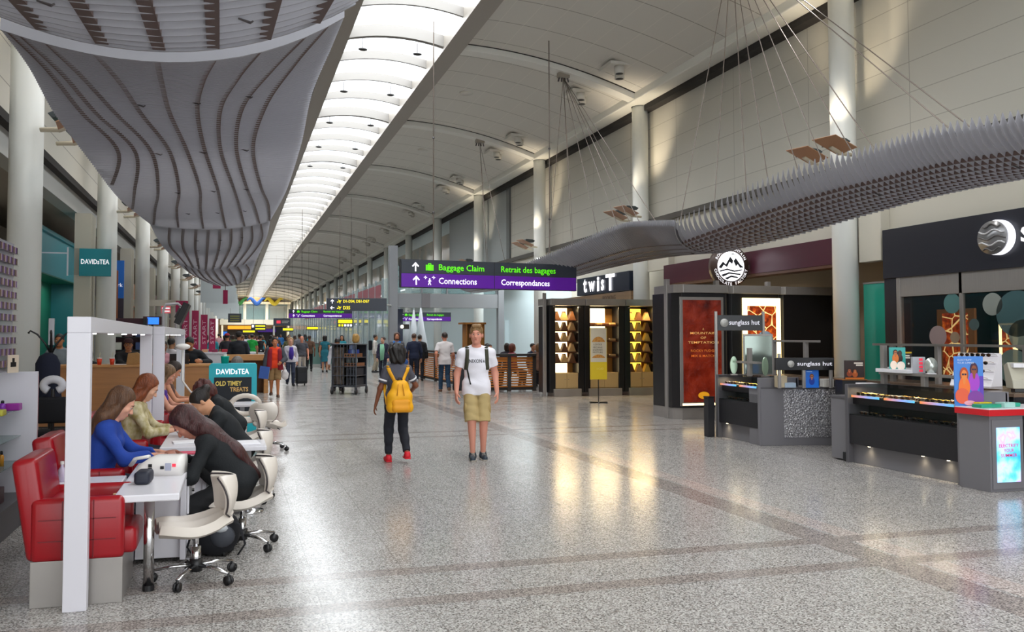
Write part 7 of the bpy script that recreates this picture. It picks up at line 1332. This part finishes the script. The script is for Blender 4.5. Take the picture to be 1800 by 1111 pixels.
for q, sg in (('L', 1), ('R', -1)):
    p = a['J']['hip' + q] * 0.45 + a['J']['kn' + q] * 0.55; b = MB().sh().bbox((sg * 0.112 - 0.03 + p[0], p[1] - 0.06, p[2] - 0.09), (sg * 0.03 + 0.075 * sg + 0.03 + p[0], p[1] + 0.07, p[2] + 0.08), 0.02, 3) if False else MB().sh().ball((p[0] + sg * 0.072, p[1] - 0.005, p[2] - 0.02), (0.028, 0.072, 0.088), 12, 8); b.build('cargo_pocket', cloth('a8915f'), a['pants'])
    f_ = a['J']['an' + q]
    for i in range(3): MB().sh().tube([(f_[0] - 0.022, f_[1] - 0.06 - 0.026 * i, f_[2] + 0.004 - 0.014 * i), (f_[0], f_[1] - 0.064 - 0.026 * i, f_[2] + 0.012 - 0.014 * i), (f_[0] + 0.022, f_[1] - 0.06 - 0.026 * i, f_[2] + 0.004 - 0.014 * i)], 0.0045, 6).build('lace', M('lace_pale', 'b8b2a8', 0.8), a['root'])
# --- woman with the yellow backpack
y = person('person with dark curly hair, grey t-shirt, black joggers and red shoes walking away', (2.03, 10.55), R(180), 1.49, True, sk='7d4c36', hair=('curly', '16110f'), top=('tee', '4f4f5a'), bot=('joggers', '1b1d26'), shoes='d01428', vox=0.0062, curl=0.8,
           anL=(0.10, -0.05, 0.07), anR=(-0.10, 0.16, 0.13), wrL=(0.29, -0.03, 0.66), wrR=(-0.20, -0.24, 0.84), elhL=(0.6, 0.6, 0), elhR=(-0.7, 0.6, -0.2), hem=-0.13, sleeve=0.7)
for q in 'LR':
    A_, E_ = y['J']['sh' + q], y['J']['el' + q]; p, r = A_ + (E_ - A_) * 0.50, A_ + (E_ - A_) * 0.59; MB().sh().cyl(tuple(p), tuple(r), 0.0585, 0.058, 20, False).build('sleeve_band', cloth('e4e4ea'), y['shirt'], solid=0.004)
t = same_place(y, 'backpack', 'bright yellow backpack on the back of the walking person in grey', 'bag'); YEL = M('yellow_canvas', 'f0ac0c', 0.6, bump=0.1, bscale=40)
F = Field(0.008); F.wr = (0.0035, 15, 12, 9, 0.4); F.cap((-0.085, 0.20, 0.71), (0.085, 0.20, 0.71), 0.088, 0.088, 0.05); F.cap((-0.075, 0.195, 0.84), (0.075, 0.195, 0.84), 0.088, 0.088, 0.06); F.cap((-0.035, 0.18, 0.98), (0.035, 0.18, 0.98), 0.07, 0.07, 0.08)
F.mesh('bag_body', YEL, t, [((0, 0, 0.648), (0, 0, -1))])
F = Field(0.008); F.cap((-0.07, 0.265, 0.70), (0.07, 0.265, 0.70), 0.052, 0.052, 0.03); F.cap((-0.075, 0.25, 0.77), (0.075, 0.25, 0.77), 0.05, 0.05, 0.03); F.mesh('front_pocket', M('yellow_canvas2', 'e59a0a', 0.6), t, [((0, 0, 0.655), (0, 0, -1)), ((0, 0, 0.79), (0, -0.2, 1))])
TB = bvh(y['shirt']); zt = y['shc'][2]
for sg in (-1, 1): strip(TB, [(sg * 0.128, zt + 0.035), (sg * 0.11, zt - 0.02), (sg * 0.06, zt - 0.12), (sg * 0.035, zt - 0.2)], 0.045, 'shoulder_strap', YEL, t, 1); MB().sh().tube([(sg * 0.128, 0.06, zt + 0.05), (sg * 0.13, -0.02, zt + 0.055), (sg * 0.125, -0.08, zt + 0.0), (sg * 0.13, -0.10, zt - 0.1), (sg * 0.155, -0.03, zt - 0.25), (sg * 0.15, 0.13, 0.74)], 0.020, 8, flat=(1, 0.4)).build('strap_front', YEL, t)
MB().sh().tube([(-0.03, 0.19, 1.04), (-0.02, 0.20, 1.075), (0.02, 0.20, 1.075), (0.03, 0.19, 1.04)], 0.009, 6).build('grab_loop', M('loop_black', '2a2420', 0.7), t)
for x in (-0.03, 0.045): MB().sh().tube([(x * 0.7, 0.252, 1.0), (x, 0.278, 0.93), (x * 1.2, 0.29, 0.86)], 0.006, 6).build('pleat', M('yellow_pleat', 'd08c06', 0.6), t)
# --- manicure row
SV = 0.0085
def client(label, y0, h, hair, top, x0=-1.0, **k):
    kw = dict(fem=True, pose='sit', vox=SV, seat=0.43, lean=R(14), head=(0, 22), wrL=(0.07, -0.46, 0.70), wrR=(-0.10, -0.44, 0.70), palmL=(0, 0, -1), palmR=(0, 0, -1), elhL=(0.6, 0.3, -0.8), elhR=(-0.6, 0.3, -0.8), curl=0.35, shoes='3a2a26', bot=('trousers', '22263a'), bulk=1.1); kw.update(k)
    return person(label, (x0, y0), R(90), h, hair=hair, top=top, **kw)
b1 = client('woman in a royal blue top with long highlighted brown hair seated for a manicure', 6.85, 1.58, ('long', '5a3a22', 0.42), ('long', '1a3f9a'), sk='e0a68c', bulk=1.25, hem=-0.05)
c1 = client('woman with straight copper hair and a gold patterned blouse seated at the second desk', 8.60, 1.62, ('long', '7a3a14', 0.46), ('shirt', MATS.get('x') or M('paisley', '9a8a4a', 0.7, noise=0.6, nscale=22, col2='cfc4a4', stretch=(1, 1, 0.7))), x0=-0.98, sk='d8a488', sleeve=1.75)
client('woman in a sleeveless purple dress with dark blond hair at the third desk', 11.4, 1.62, ('long', '7a5c3e', 0.28), ('tank', '4a1f8a'), sk='d89a80')
client('dark haired woman behind the purple dress at the end of the manicure row', 12.65, 1.64, ('long', '2e1e18', 0.3), ('tank', '5a4038'), sk='c88a6a', vox=0.012)
def tech(label, x0, y0, h, hair, **k):
    kw = dict(fem=True, pose='sit', vox=SV, seat=0.40, lean=R(36), head=(0, 26), wrL=(0.08, -0.46, 0.70), wrR=(-0.10, -0.44, 0.70), palmL=(0, 0, -1), palmR=(0, 0, -1), elhL=(0.7, 0.3, -0.7), elhR=(-0.7, 0.3, -0.7), curl=0.7, shoes='1a1a1c', bot=('trousers', '101114'), top=('long', '101418'), bulk=1.12, anL=(0.14, -0.10, 0.075), anR=(-0.14, -0.05, 0.075)); kw.update(k)
    return person(label, (x0, y0), R(-90), h, hair=hair, **kw)
tech('technician in black with very long dark red hair bending over the nearest desk', 0.06, 6.62, 1.62, ('long', '3d1a1a', 0.50), sk='c98872', bulk=1.3, lean=R(38))
tech('technician in black with pinned up dark hair bending over the second desk', 0.10, 8.45, 1.62, ('bun', '1c1413'), sk='d09a76')
tech('technician in black with curly red brown hair at the third desk', 0.06, 10.7, 1.56, ('curly', '4a1a16'), sk='b8795a', vox=0.012, lean=R(40))
# --- behind the timber counter
person('man in a grey t-shirt standing behind the dark coat at the counter', (-3.14, 17.1), R(12), 1.65, sk='b47a54', hair=('short', '14110f'), top=('tee', '7d8890'), vox=0.012, head=(-15, 5))
cap_ = person('man in glasses, dark cap and black jacket behind the red cups', (-1.92, 17.0), R(8), 1.56, sk='b47a56', hair=('cap', '1a1412', '3a1a20'), top=('jacket', '15161c'), vox=0.011, head=(-4, 4), wrL=(0.12, -0.42, 1.06), wrR=(-0.05, -0.42, 1.06), elhL=(0.8, 0.2, -0.5), elhR=(-0.8, 0.2, -0.5))
for sg in (-1, 1): p = cap_['H'](sg * 0.033, 0.10, 0.006); MB().sh().tube([(p[0] + 0.024 * math.cos(q), p[1], p[2] + 0.019 * math.sin(q)) for q in [i * math.pi / 6 for i in range(13)]], 0.003, 5).build('glasses_rim', BLKP, cap_['root'])
person('person with dark hair seated low behind the counter beside the red cups', (-2.62, 16.95), R(170), 1.36, True, sk='9a6a4a', hair=('bob', '191210'), top=('long', '14151b'), vox=0.014)
person('person in black seen past the dark coat at the counter', (-3.12, 18.0), R(60), 1.45, sk='9a6a4a', hair=('short', '191210'), top=('long', '14151b'), vox=0.014)
person('woman in a pale pink lace top behind the counter, dark hair tied back', (-1.30, 17.0), R(10), 1.52, True, sk='8e5c40', hair=('short', '17110f'), top=('shirt', 'd49aa6'), vox=0.012, head=(5, 8))
person('man in a white shirt behind the woman in pale pink', (-1.30, 19.2), R(150), 1.56, sk='a87a5a', hair=('short', '17110f'), top=('long', 'd8d4da'), vox=0.014)
tie = person('man with black hair and a dark sweater over a striped collar bowed behind the counter', (-0.78, 17.0), R(-6), 1.62, sk='b47c58', hair=('short', '0f0e10'), top=('long', '14181e'), vox=0.010, head=(-6, 28), lean=R(10), wrL=(0.24, -0.36, 1.12), wrR=(-0.1, -0.36, 1.12), elhL=(0.8, 0.2, -0.5), elhR=(-0.8, 0.2, -0.5), bulk=1.1)
MB().sh().tube([tuple(tie['nb'] + V(0.075 * math.cos(q), 0.01 + 0.075 * math.sin(q), 0.012 - 0.02 * math.sin(q))) for q in [i * math.pi / 9 for i in range(19)]], 0.016, 6).build('collar', M('collar_stripe', 'c8ccd4', 0.7), tie['shirt'])
t = thing('open_laptop', 'dark open laptop in front of the bowed man', 'laptop', (-0.95, 16.15, 1.09), R(5)); fbox('keyboard_deck', (-0.17, -0.1, 0), (0.17, 0.12, 0.015), BLKP, t); MB().box((-0.17, -0.11, 0.0), (0.17, -0.1, 0.2), Matrix.Rotation(R(25), 4, 'X')).build('screen_lid', M('lid_dark', '252830', 0.3), t)
person('grey haired person in red sitting past the end of the timber counter', (0.0, 15.3), R(150), 1.6, True, sk='b88a70', hair=('bob', '6a6460'), top=('long', 'b81420'), vox=0.014, pose='sit', seat=0.42, lean=R(15), bot=('trousers', '2a2a30'))
# --- walkers
m = person('man in an orange shirt, open maroon jacket and khaki shorts coming closer', (1.06, 22.4), R(-2), 1.57, sk='c07a52', hair=('short', '1a1413'), top=('tee', 'f0441c'), bot=('shorts', '94744c'), shoes='4a2c1c', vox=0.010, step=0.5, wrR=(-0.27, -0.06, 0.74), wrL=(0.16, -0.26, 0.92), elhL=(0.7, 0.6, -0.3), curl=0.8)
F = Field(0.011); J = m['J']; s_ = m['s']; o = 0.028
for sg in (-1, 1): F.cap((sg * 0.115, -0.045, m['shc'][2] - 0.03), (sg * 0.135, -0.06, 0.74), 0.075, 0.085, 0.04); F.cap((sg * 0.09, 0.04, m['shc'][2]), (sg * 0.09, 0.03, 0.76), 0.10, 0.11, 0.05)
jk = F.mesh('jacket', cloth('8c1a2c'), m['root'], [((0, 0, 0.72), (0, 0, -1)), ((0, 0, m['nb'][2] - 0.01), (0, 0, 1))])
bm_ = bmesh.new(); bm_.from_mesh(jk.data); bmesh.ops.delete(bm_, geom=[v for v in bm_.verts if abs(v.co.x) < 0.065 + 0.02 * (1.2 - v.co.z) and v.co.y < 0.02], context='VERTS'); bm_.to_mesh(jk.data); bm_.free()
for q in 'LR': F = Field(0.011); F.cap(J['sh' + q], J['el' + q], 0.078, 0.066, 0.03); F.cap(J['el' + q], J['el' + q] * 0.15 + J['wr' + q] * 0.85, 0.066, 0.05, 0.03); F.mesh('jacket_sleeve', cloth('3f434c'), m['root'])
t = thing('blue_folder', 'blue folder carried low by the man in the orange shirt', 'folder', (0.79, 22.25, 0.50), R(8)); MB().box((-0.13, -0.012, 0), (0.12, 0.012, 0.32), Matrix.Rotation(R(8), 4, 'Y')).build('cover', M('folder_blue', '1c4ea0', 0.4), t); MB().box((0.10, -0.008, 0.01), (0.125, 0.01, 0.31), Matrix.Rotation(R(8), 4, 'Y'), (0, 0, 0.16)).build('page_edge', WDK, t)
t = thing('plastic_bag', 'white plastic bag hanging beside the khaki shorts of the man in orange', 'bag', (1.33, 22.5, 0.46)); F = Field(0.012); F.wr = (0.006, 25, 20, 30, 1); F.ell((0, 0, 0.12), (0.10, 0.07, 0.13), 0.03); F.cap((0, 0, 0.2), (-0.02, 0, 0.36), 0.05, 0.012, 0.04); F.mesh('bag_body', M('bag_white', 'dcd8d8', 0.45), t); MB().sh().tube([(-0.02, 0, 0.36), (-0.05, -0.02, 0.44), (0.0, -0.02, 0.46)], 0.008, 6).build('handle', MATS['bag_white'], t)
person('woman in a white cardigan and purple scarf behind the man in orange', (1.80, 27.6), R(5), 1.55, True, sk='d8a088', hair=('bob', 'b89468'), top=('long', 'd4d0da'), bot=('trousers', '2c3348'), shoes='2a2a30', vox=0.012, step=0.3)
o = MB().sh().prism([(-0.05, 1.25), (0.06, 1.25), (0.09, 1.0), (0.05, 0.85), (-0.05, 0.86), (-0.08, 1.0)], 'y', -0.16, -0.14).build('purple_scarf', cloth('3f2490')); o.location = (1.80, 27.6, 0); o.rotation_euler = (0, 0, R(5)); tag(o, 'long purple scarf hanging down the white cardigan', 'scarf')
def suitcase_(loc, rz, col, label, w=0.36, h=0.55, tilt=0):
    t = thing('rolling_suitcase', label, 'suitcase', loc, rz); MB().sh().bbox((-w / 2, -0.12, 0.06), (w / 2, 0.12, h + 0.06), 0.04, 3).build('case_body', M('case_' + col, col, 0.6), t)
    for s in (-1, 1): MB().cyl((s * w * 0.28, 0.08, h + 0.05), (s * w * 0.28, 0.08, h + 0.42), 0.009, n=6).build('handle_bar', CHROME, t); MB().sh().cyl((s * w * 0.35 - 0.015, 0.06, 0.04), (s * w * 0.35 + 0.015, 0.06, 0.04), 0.04, n=12).build('wheel', BLKP, t)
    fbox('grip', (-w * 0.3, 0.065, h + 0.41), (w * 0.3, 0.095, h + 0.44), BLKP, t); fbox('front_panel', (-w * 0.4, -0.135, 0.14), (w * 0.4, -0.12, h * 0.75), M('case_panel', '24252b', 0.6), t); return t
suitcase_((2.16, 27.7, 0), R(10), '1a1b20', 'black rolling suitcase next to the woman in the white cardigan')
person('balding man in a grey t-shirt and pale trousers walking toward the viewer', (2.64, 33.7), R(-4), 1.62, sk='d08a70', hair=('bald', '8a7a6a'), top=('tee', '474850'), bot=('trousers', 'a59c92'), shoes='1c1c20', vox=0.012, step=-0.45, bulk=1.12)
person('woman in a pale green scarf and navy cardigan by the grey pillar', (5.50, 31.4), R(-25), 1.58, True, sk='d8a288', hair=('bun', '3a241c'), top=('jacket', '2a2840'), bot=('trousers', '1c2030'), shoes='1a1a20', vox=0.012, head=(-25, 0))
o = MB().sh().prism([(-0.07, 1.30), (0.07, 1.30), (0.10, 1.1), (0.07, 0.72), (-0.06, 0.68), (-0.08, 1.0)], 'y', -0.175, -0.15).build('green_scarf', cloth('8ac4a4')); o.location = (5.50, 31.4, 0); o.rotation_euler = (0, 0, R(-25)); tag(o, 'long pale green scarf down the front of the navy cardigan', 'scarf')
r = person('man in a pale shirt and beige trousers with a black rucksack by the glass wall', (6.05, 36.6), R(75), 1.68, sk='b07a58', hair=('short', '1c1614'), top=('long', 'd8d0c8'), bot=('trousers', 'a89c88'), shoes='1a1a1c', vox=0.014, step=0.2)
t = same_place(r, 'rucksack', 'black rucksack with a red patch on the man in the pale shirt', 'bag'); MB().sh().bbox((-0.15, 0.13, 0.98), (0.15, 0.28, 1.42), 0.05, 3).build('bag_body', BLKF, t); fbox('red_patch', (-0.05, 0.281, 1.1), (0.05, 0.285, 1.2), RED, t, 0)
w_ = person('long haired bearded man in a blue t-shirt and grey jacket', (5.30, 27.6), R(-8), 1.72, sk='c08060', hair=('bob', '4a2c1e'), top=('tee', '2a6cb8'), bot=('trousers', '2a3550'), shoes='2a2420', vox=0.010, wrL=(0.2, -0.22, 1.0), wrR=(-0.2, -0.1, 0.9))
F = Field(0.011); F.ell(w_['H'](0, 0.05, -0.085), (0.05, 0.045, 0.045), 0.02); F.mesh('beard', hairm('3a241a'), w_['root'])
for sg in (-1, 1): F = Field(0.012); F.cap((sg * 0.15, 0.0, w_['shc'][2]), (sg * 0.15, 0.0, 0.98), 0.085, 0.085, 0.03); F.cap(w_['J']['shL' if sg > 0 else 'shR'], w_['J']['elL' if sg > 0 else 'elR'], 0.07, 0.058, 0.03); F.mesh('jacket_side', cloth('55565c'), w_['root'])
t = thing('sling_bag', 'blue sling bag slanting across the bearded man', 'bag', (5.42, 27.35, 0.72), R(-8)); F = Field(0.012); F.cap((-0.1, 0, 0.28), (0.14, -0.02, 0.02), 0.09, 0.08, 0.03, ((0, 1, 0), 0.5)); F.mesh('bag_body', M('sling_blue', '1f4f94', 0.6), t); MB().sh().tube([(-0.08, -0.03, 0.32), (-0.14, 0.02, 0.5), (-0.16, 0.1, 0.68)], 0.014, 6).build('strap', M('sling_blue2', '1a4078', 0.6), t)
person('man in a long navy sweater and navy trousers seen from behind by the fence end', (5.95, 27.9), R(172), 1.70, sk='c08868', hair=('short', '4a3024'), top=('long', '16203a'), bot=('trousers', '161d30'), shoes='c8c8cc', vox=0.012, step=0.25)
r = person('person with a black and red jacket beyond the man in the navy sweater', (6.50, 29.5), R(160), 1.66, sk='b88a70', hair=('short', '2a201c'), top=('jacket', '17171b'), bot=('trousers', '1a1c24'), vox=0.014)
fbox('red_flash', (-0.08, 0.14, 1.22), (0.06, 0.16, 1.32), M('flash_red', 'c81838', 0.5), r['root'], 0.01)
person('man in a white short sleeved shirt and jeans walking away with a suitcase', (5.83, 23.15), R(176), 1.72, sk='c8846a', hair=('short', '2a1c16'), top=('shirt', 'd9d2d2'), bot=('trousers', '1f3a54'), shoes='5a3a24', vox=0.010, step=0.55, hem=-0.14)
suitcase_((6.22, 22.95, 0), R(178), '25262c', 'dark rolling suitcase trailing the man in the white shirt', 0.38, 0.6)
t = thing('plaid_jacket', 'pale plaid jacket hung over the dark suitcase handle', 'jacket', (6.22, 22.86, 0.70)); MB().sh().bbox((-0.12, -0.05, 0), (0.12, 0.05, 0.42), 0.04, 3).build('cloth_body', M('plaid', '8a8aa0', 0.8, noise=0.4, nscale=14), t); MB().sh().bbox((-0.16, -0.03, 0.05), (-0.11, 0.03, 0.38), 0.02, 2).build('sleeve', MATS['plaid'], t)
person('person in a white shirt bending behind the catering cart', (2.98, 24.75), R(-10), 1.60, sk='9a6648', hair=('short', '1c1412'), top=('long', 'dcdce4'), vox=0.012, head=(0, 35), lean=R(16))
person('woman with curly blond hair and a speckled top beyond the catering cart', (3.78, 26.6), R(175), 1.66, True, sk='d0a080', hair=('curly', 'b08848'), top=('tee', '6c665f'), vox=0.014)
person('woman in a teal dress near the lane desk', (3.95, 37.5), R(170), 1.64, True, sk='c08868', hair=('bob', '1a1413'), top=('dress', '1c6878'), bot=('skirt', '1c6878'), vox=0.016)
person('large man in a black shirt and dark cap at the pale wooden counter', (0.16, 25.35), R(175), 1.74, sk='9a6a50', hair=('cap', '15110f', '1c1a1a'), top=('long', '1a1d26'), vox=0.012, bulk=1.35)
person('person in a red cap and dark top beside the large man in black', (-0.20, 29.5), R(165), 1.70, sk='a87858', hair=('cap', '1c1412', '8a1420'), top=('tee', '2a2830'), vox=0.016)
person('man in a bright green t-shirt and pale shorts walking away', (0.86, 40.5), R(178), 1.70, sk='b47a58', hair=('short', '1c1512'), top=('tee', '189a3c'), bot=('shorts', 'b0a890'), vox=0.016, step=0.4)
person('woman in a black sleeveless top and white trousers walking away', (1.28, 41.5), R(182), 1.66, True, sk='c0886a', hair=('bun', '1a1412'), top=('tank', '17171c'), bot=('trousers', 'dcdce0'), vox=0.016, step=-0.3)
# --- diners behind the slatted fence
for x_, y_, hc_, tc_, lb, rz in ((7.60, 24.6, '1c1412', '3a1a2c', 'diner in plum with dark hair nearest the young man in white', 20), (8.15, 26.6, '2a1c18', '5a2030', 'second diner in dark red behind the orange fence', 60), (8.45, 24.9, '6a3020', '7a2430', 'auburn diner bent low in maroon behind the orange fence', 100), (8.75, 26.3, '2a1a14', '2a2430', 'diner with long dark hair behind the middle of the orange fence', 170), (9.30, 24.8, '8a6a48', '8a6a58', 'fair haired diner closest to the lit shelf units', 150), (9.75, 26.6, '1a1412', '1c2440', 'diner in navy behind the fair haired diner', 30)):
    person(lb, (x_, y_), R(rz), 1.68, hair=('bob' if rz > 90 else 'short', hc_), sk='c08868', top=('long', tc_), vox=0.016, pose='sit', seat=0.5, bot=('trousers', '22222a'))
# --- distant crowd
rng = random.Random(11); tops = [('black', '1a1a20'), ('navy', '1c2a4a'), ('white', 'd4d4da'), ('blue', '2a6aa8'), ('grey', '6a6a72'), ('maroon', '6a1c2c'), ('turquoise', '2a8a98'), ('brown', '5a4030'), ('pale pink', 'c89a9e'), ('olive', '54583a')]
legs_ = [('dark', '1c1e28'), ('denim', '2c3e5c'), ('beige', '9a8c74'), ('black', '141418')]
far = [(3.35, 38.5), (3.1, 41.0), (2.7, 43.5), (4.4, 42.2), (4.95, 39.5), (2.1, 47.0), (1.7, 52.0), (3.5, 50.0), (0.4, 48.0), (-0.4, 46.0), (0.0, 53.5), (2.6, 57.0), (4.6, 56.0), (1.1, 60.0), (-0.9, 57.0), (3.3, 66.0), (5.3, 64.0), (0.3, 68.0), (2.1, 73.0), (-0.7, 70.0), (4.2, 78.0), (1.2, 82.0), (2.9, 88.0), (-0.2, 90.0), (5.0, 92.0), (-1.2, 40.5), (-0.8, 36.0), (0.35, 35.5), (1.9, 44.5), (0.5, 44.0), (2.35, 51.0), (-0.2, 62.0), (1.6, 66.5), (0.9, 74.0), (2.6, 79.0), (-0.9, 64.5), (1.5, 56.2), (3.9, 60.5), (-0.5, 78.5), (3.0, 47.2), (0.95, 51.5), (-0.35, 50.2)]
used = set()
for i, (x_, y_) in enumerate(far):
    for _ in range(80):
        tp = rng.choice(tops); lg = rng.choice(legs_); aw = rng.random() < 0.6; fm = rng.random() < 0.5; key = (tp[0], lg[0], aw)
        if key not in used: break
    used.add(key)
    person('distant %s in a %s top and %s trousers %s' % ('traveller', tp[0], lg[0], 'walking away' if aw else 'coming this way'), (x_, y_), R(rng.choice((170, 185, 178)) if aw else rng.choice((-8, 5, 12))), 1.58 + 0.17 * rng.random() + (0 if fm else 0.04), fm, sk=rng.choice(('c08868', '9a6a4c', 'd8a288', '7a4c36')), hair=(rng.choice(('long', 'bob', 'bun')) if fm else 'short', rng.choice(('1a1412', '3a2418', '6a4a30', '14110f'))), top=(rng.choice(('tee', 'long', 'jacket')), tp[1]), bot=('trousers', lg[1]), vox=0.02 if y_ < 60 else 0.026, step=rng.choice((-0.5, 0.5, 0.3, -0.3)))
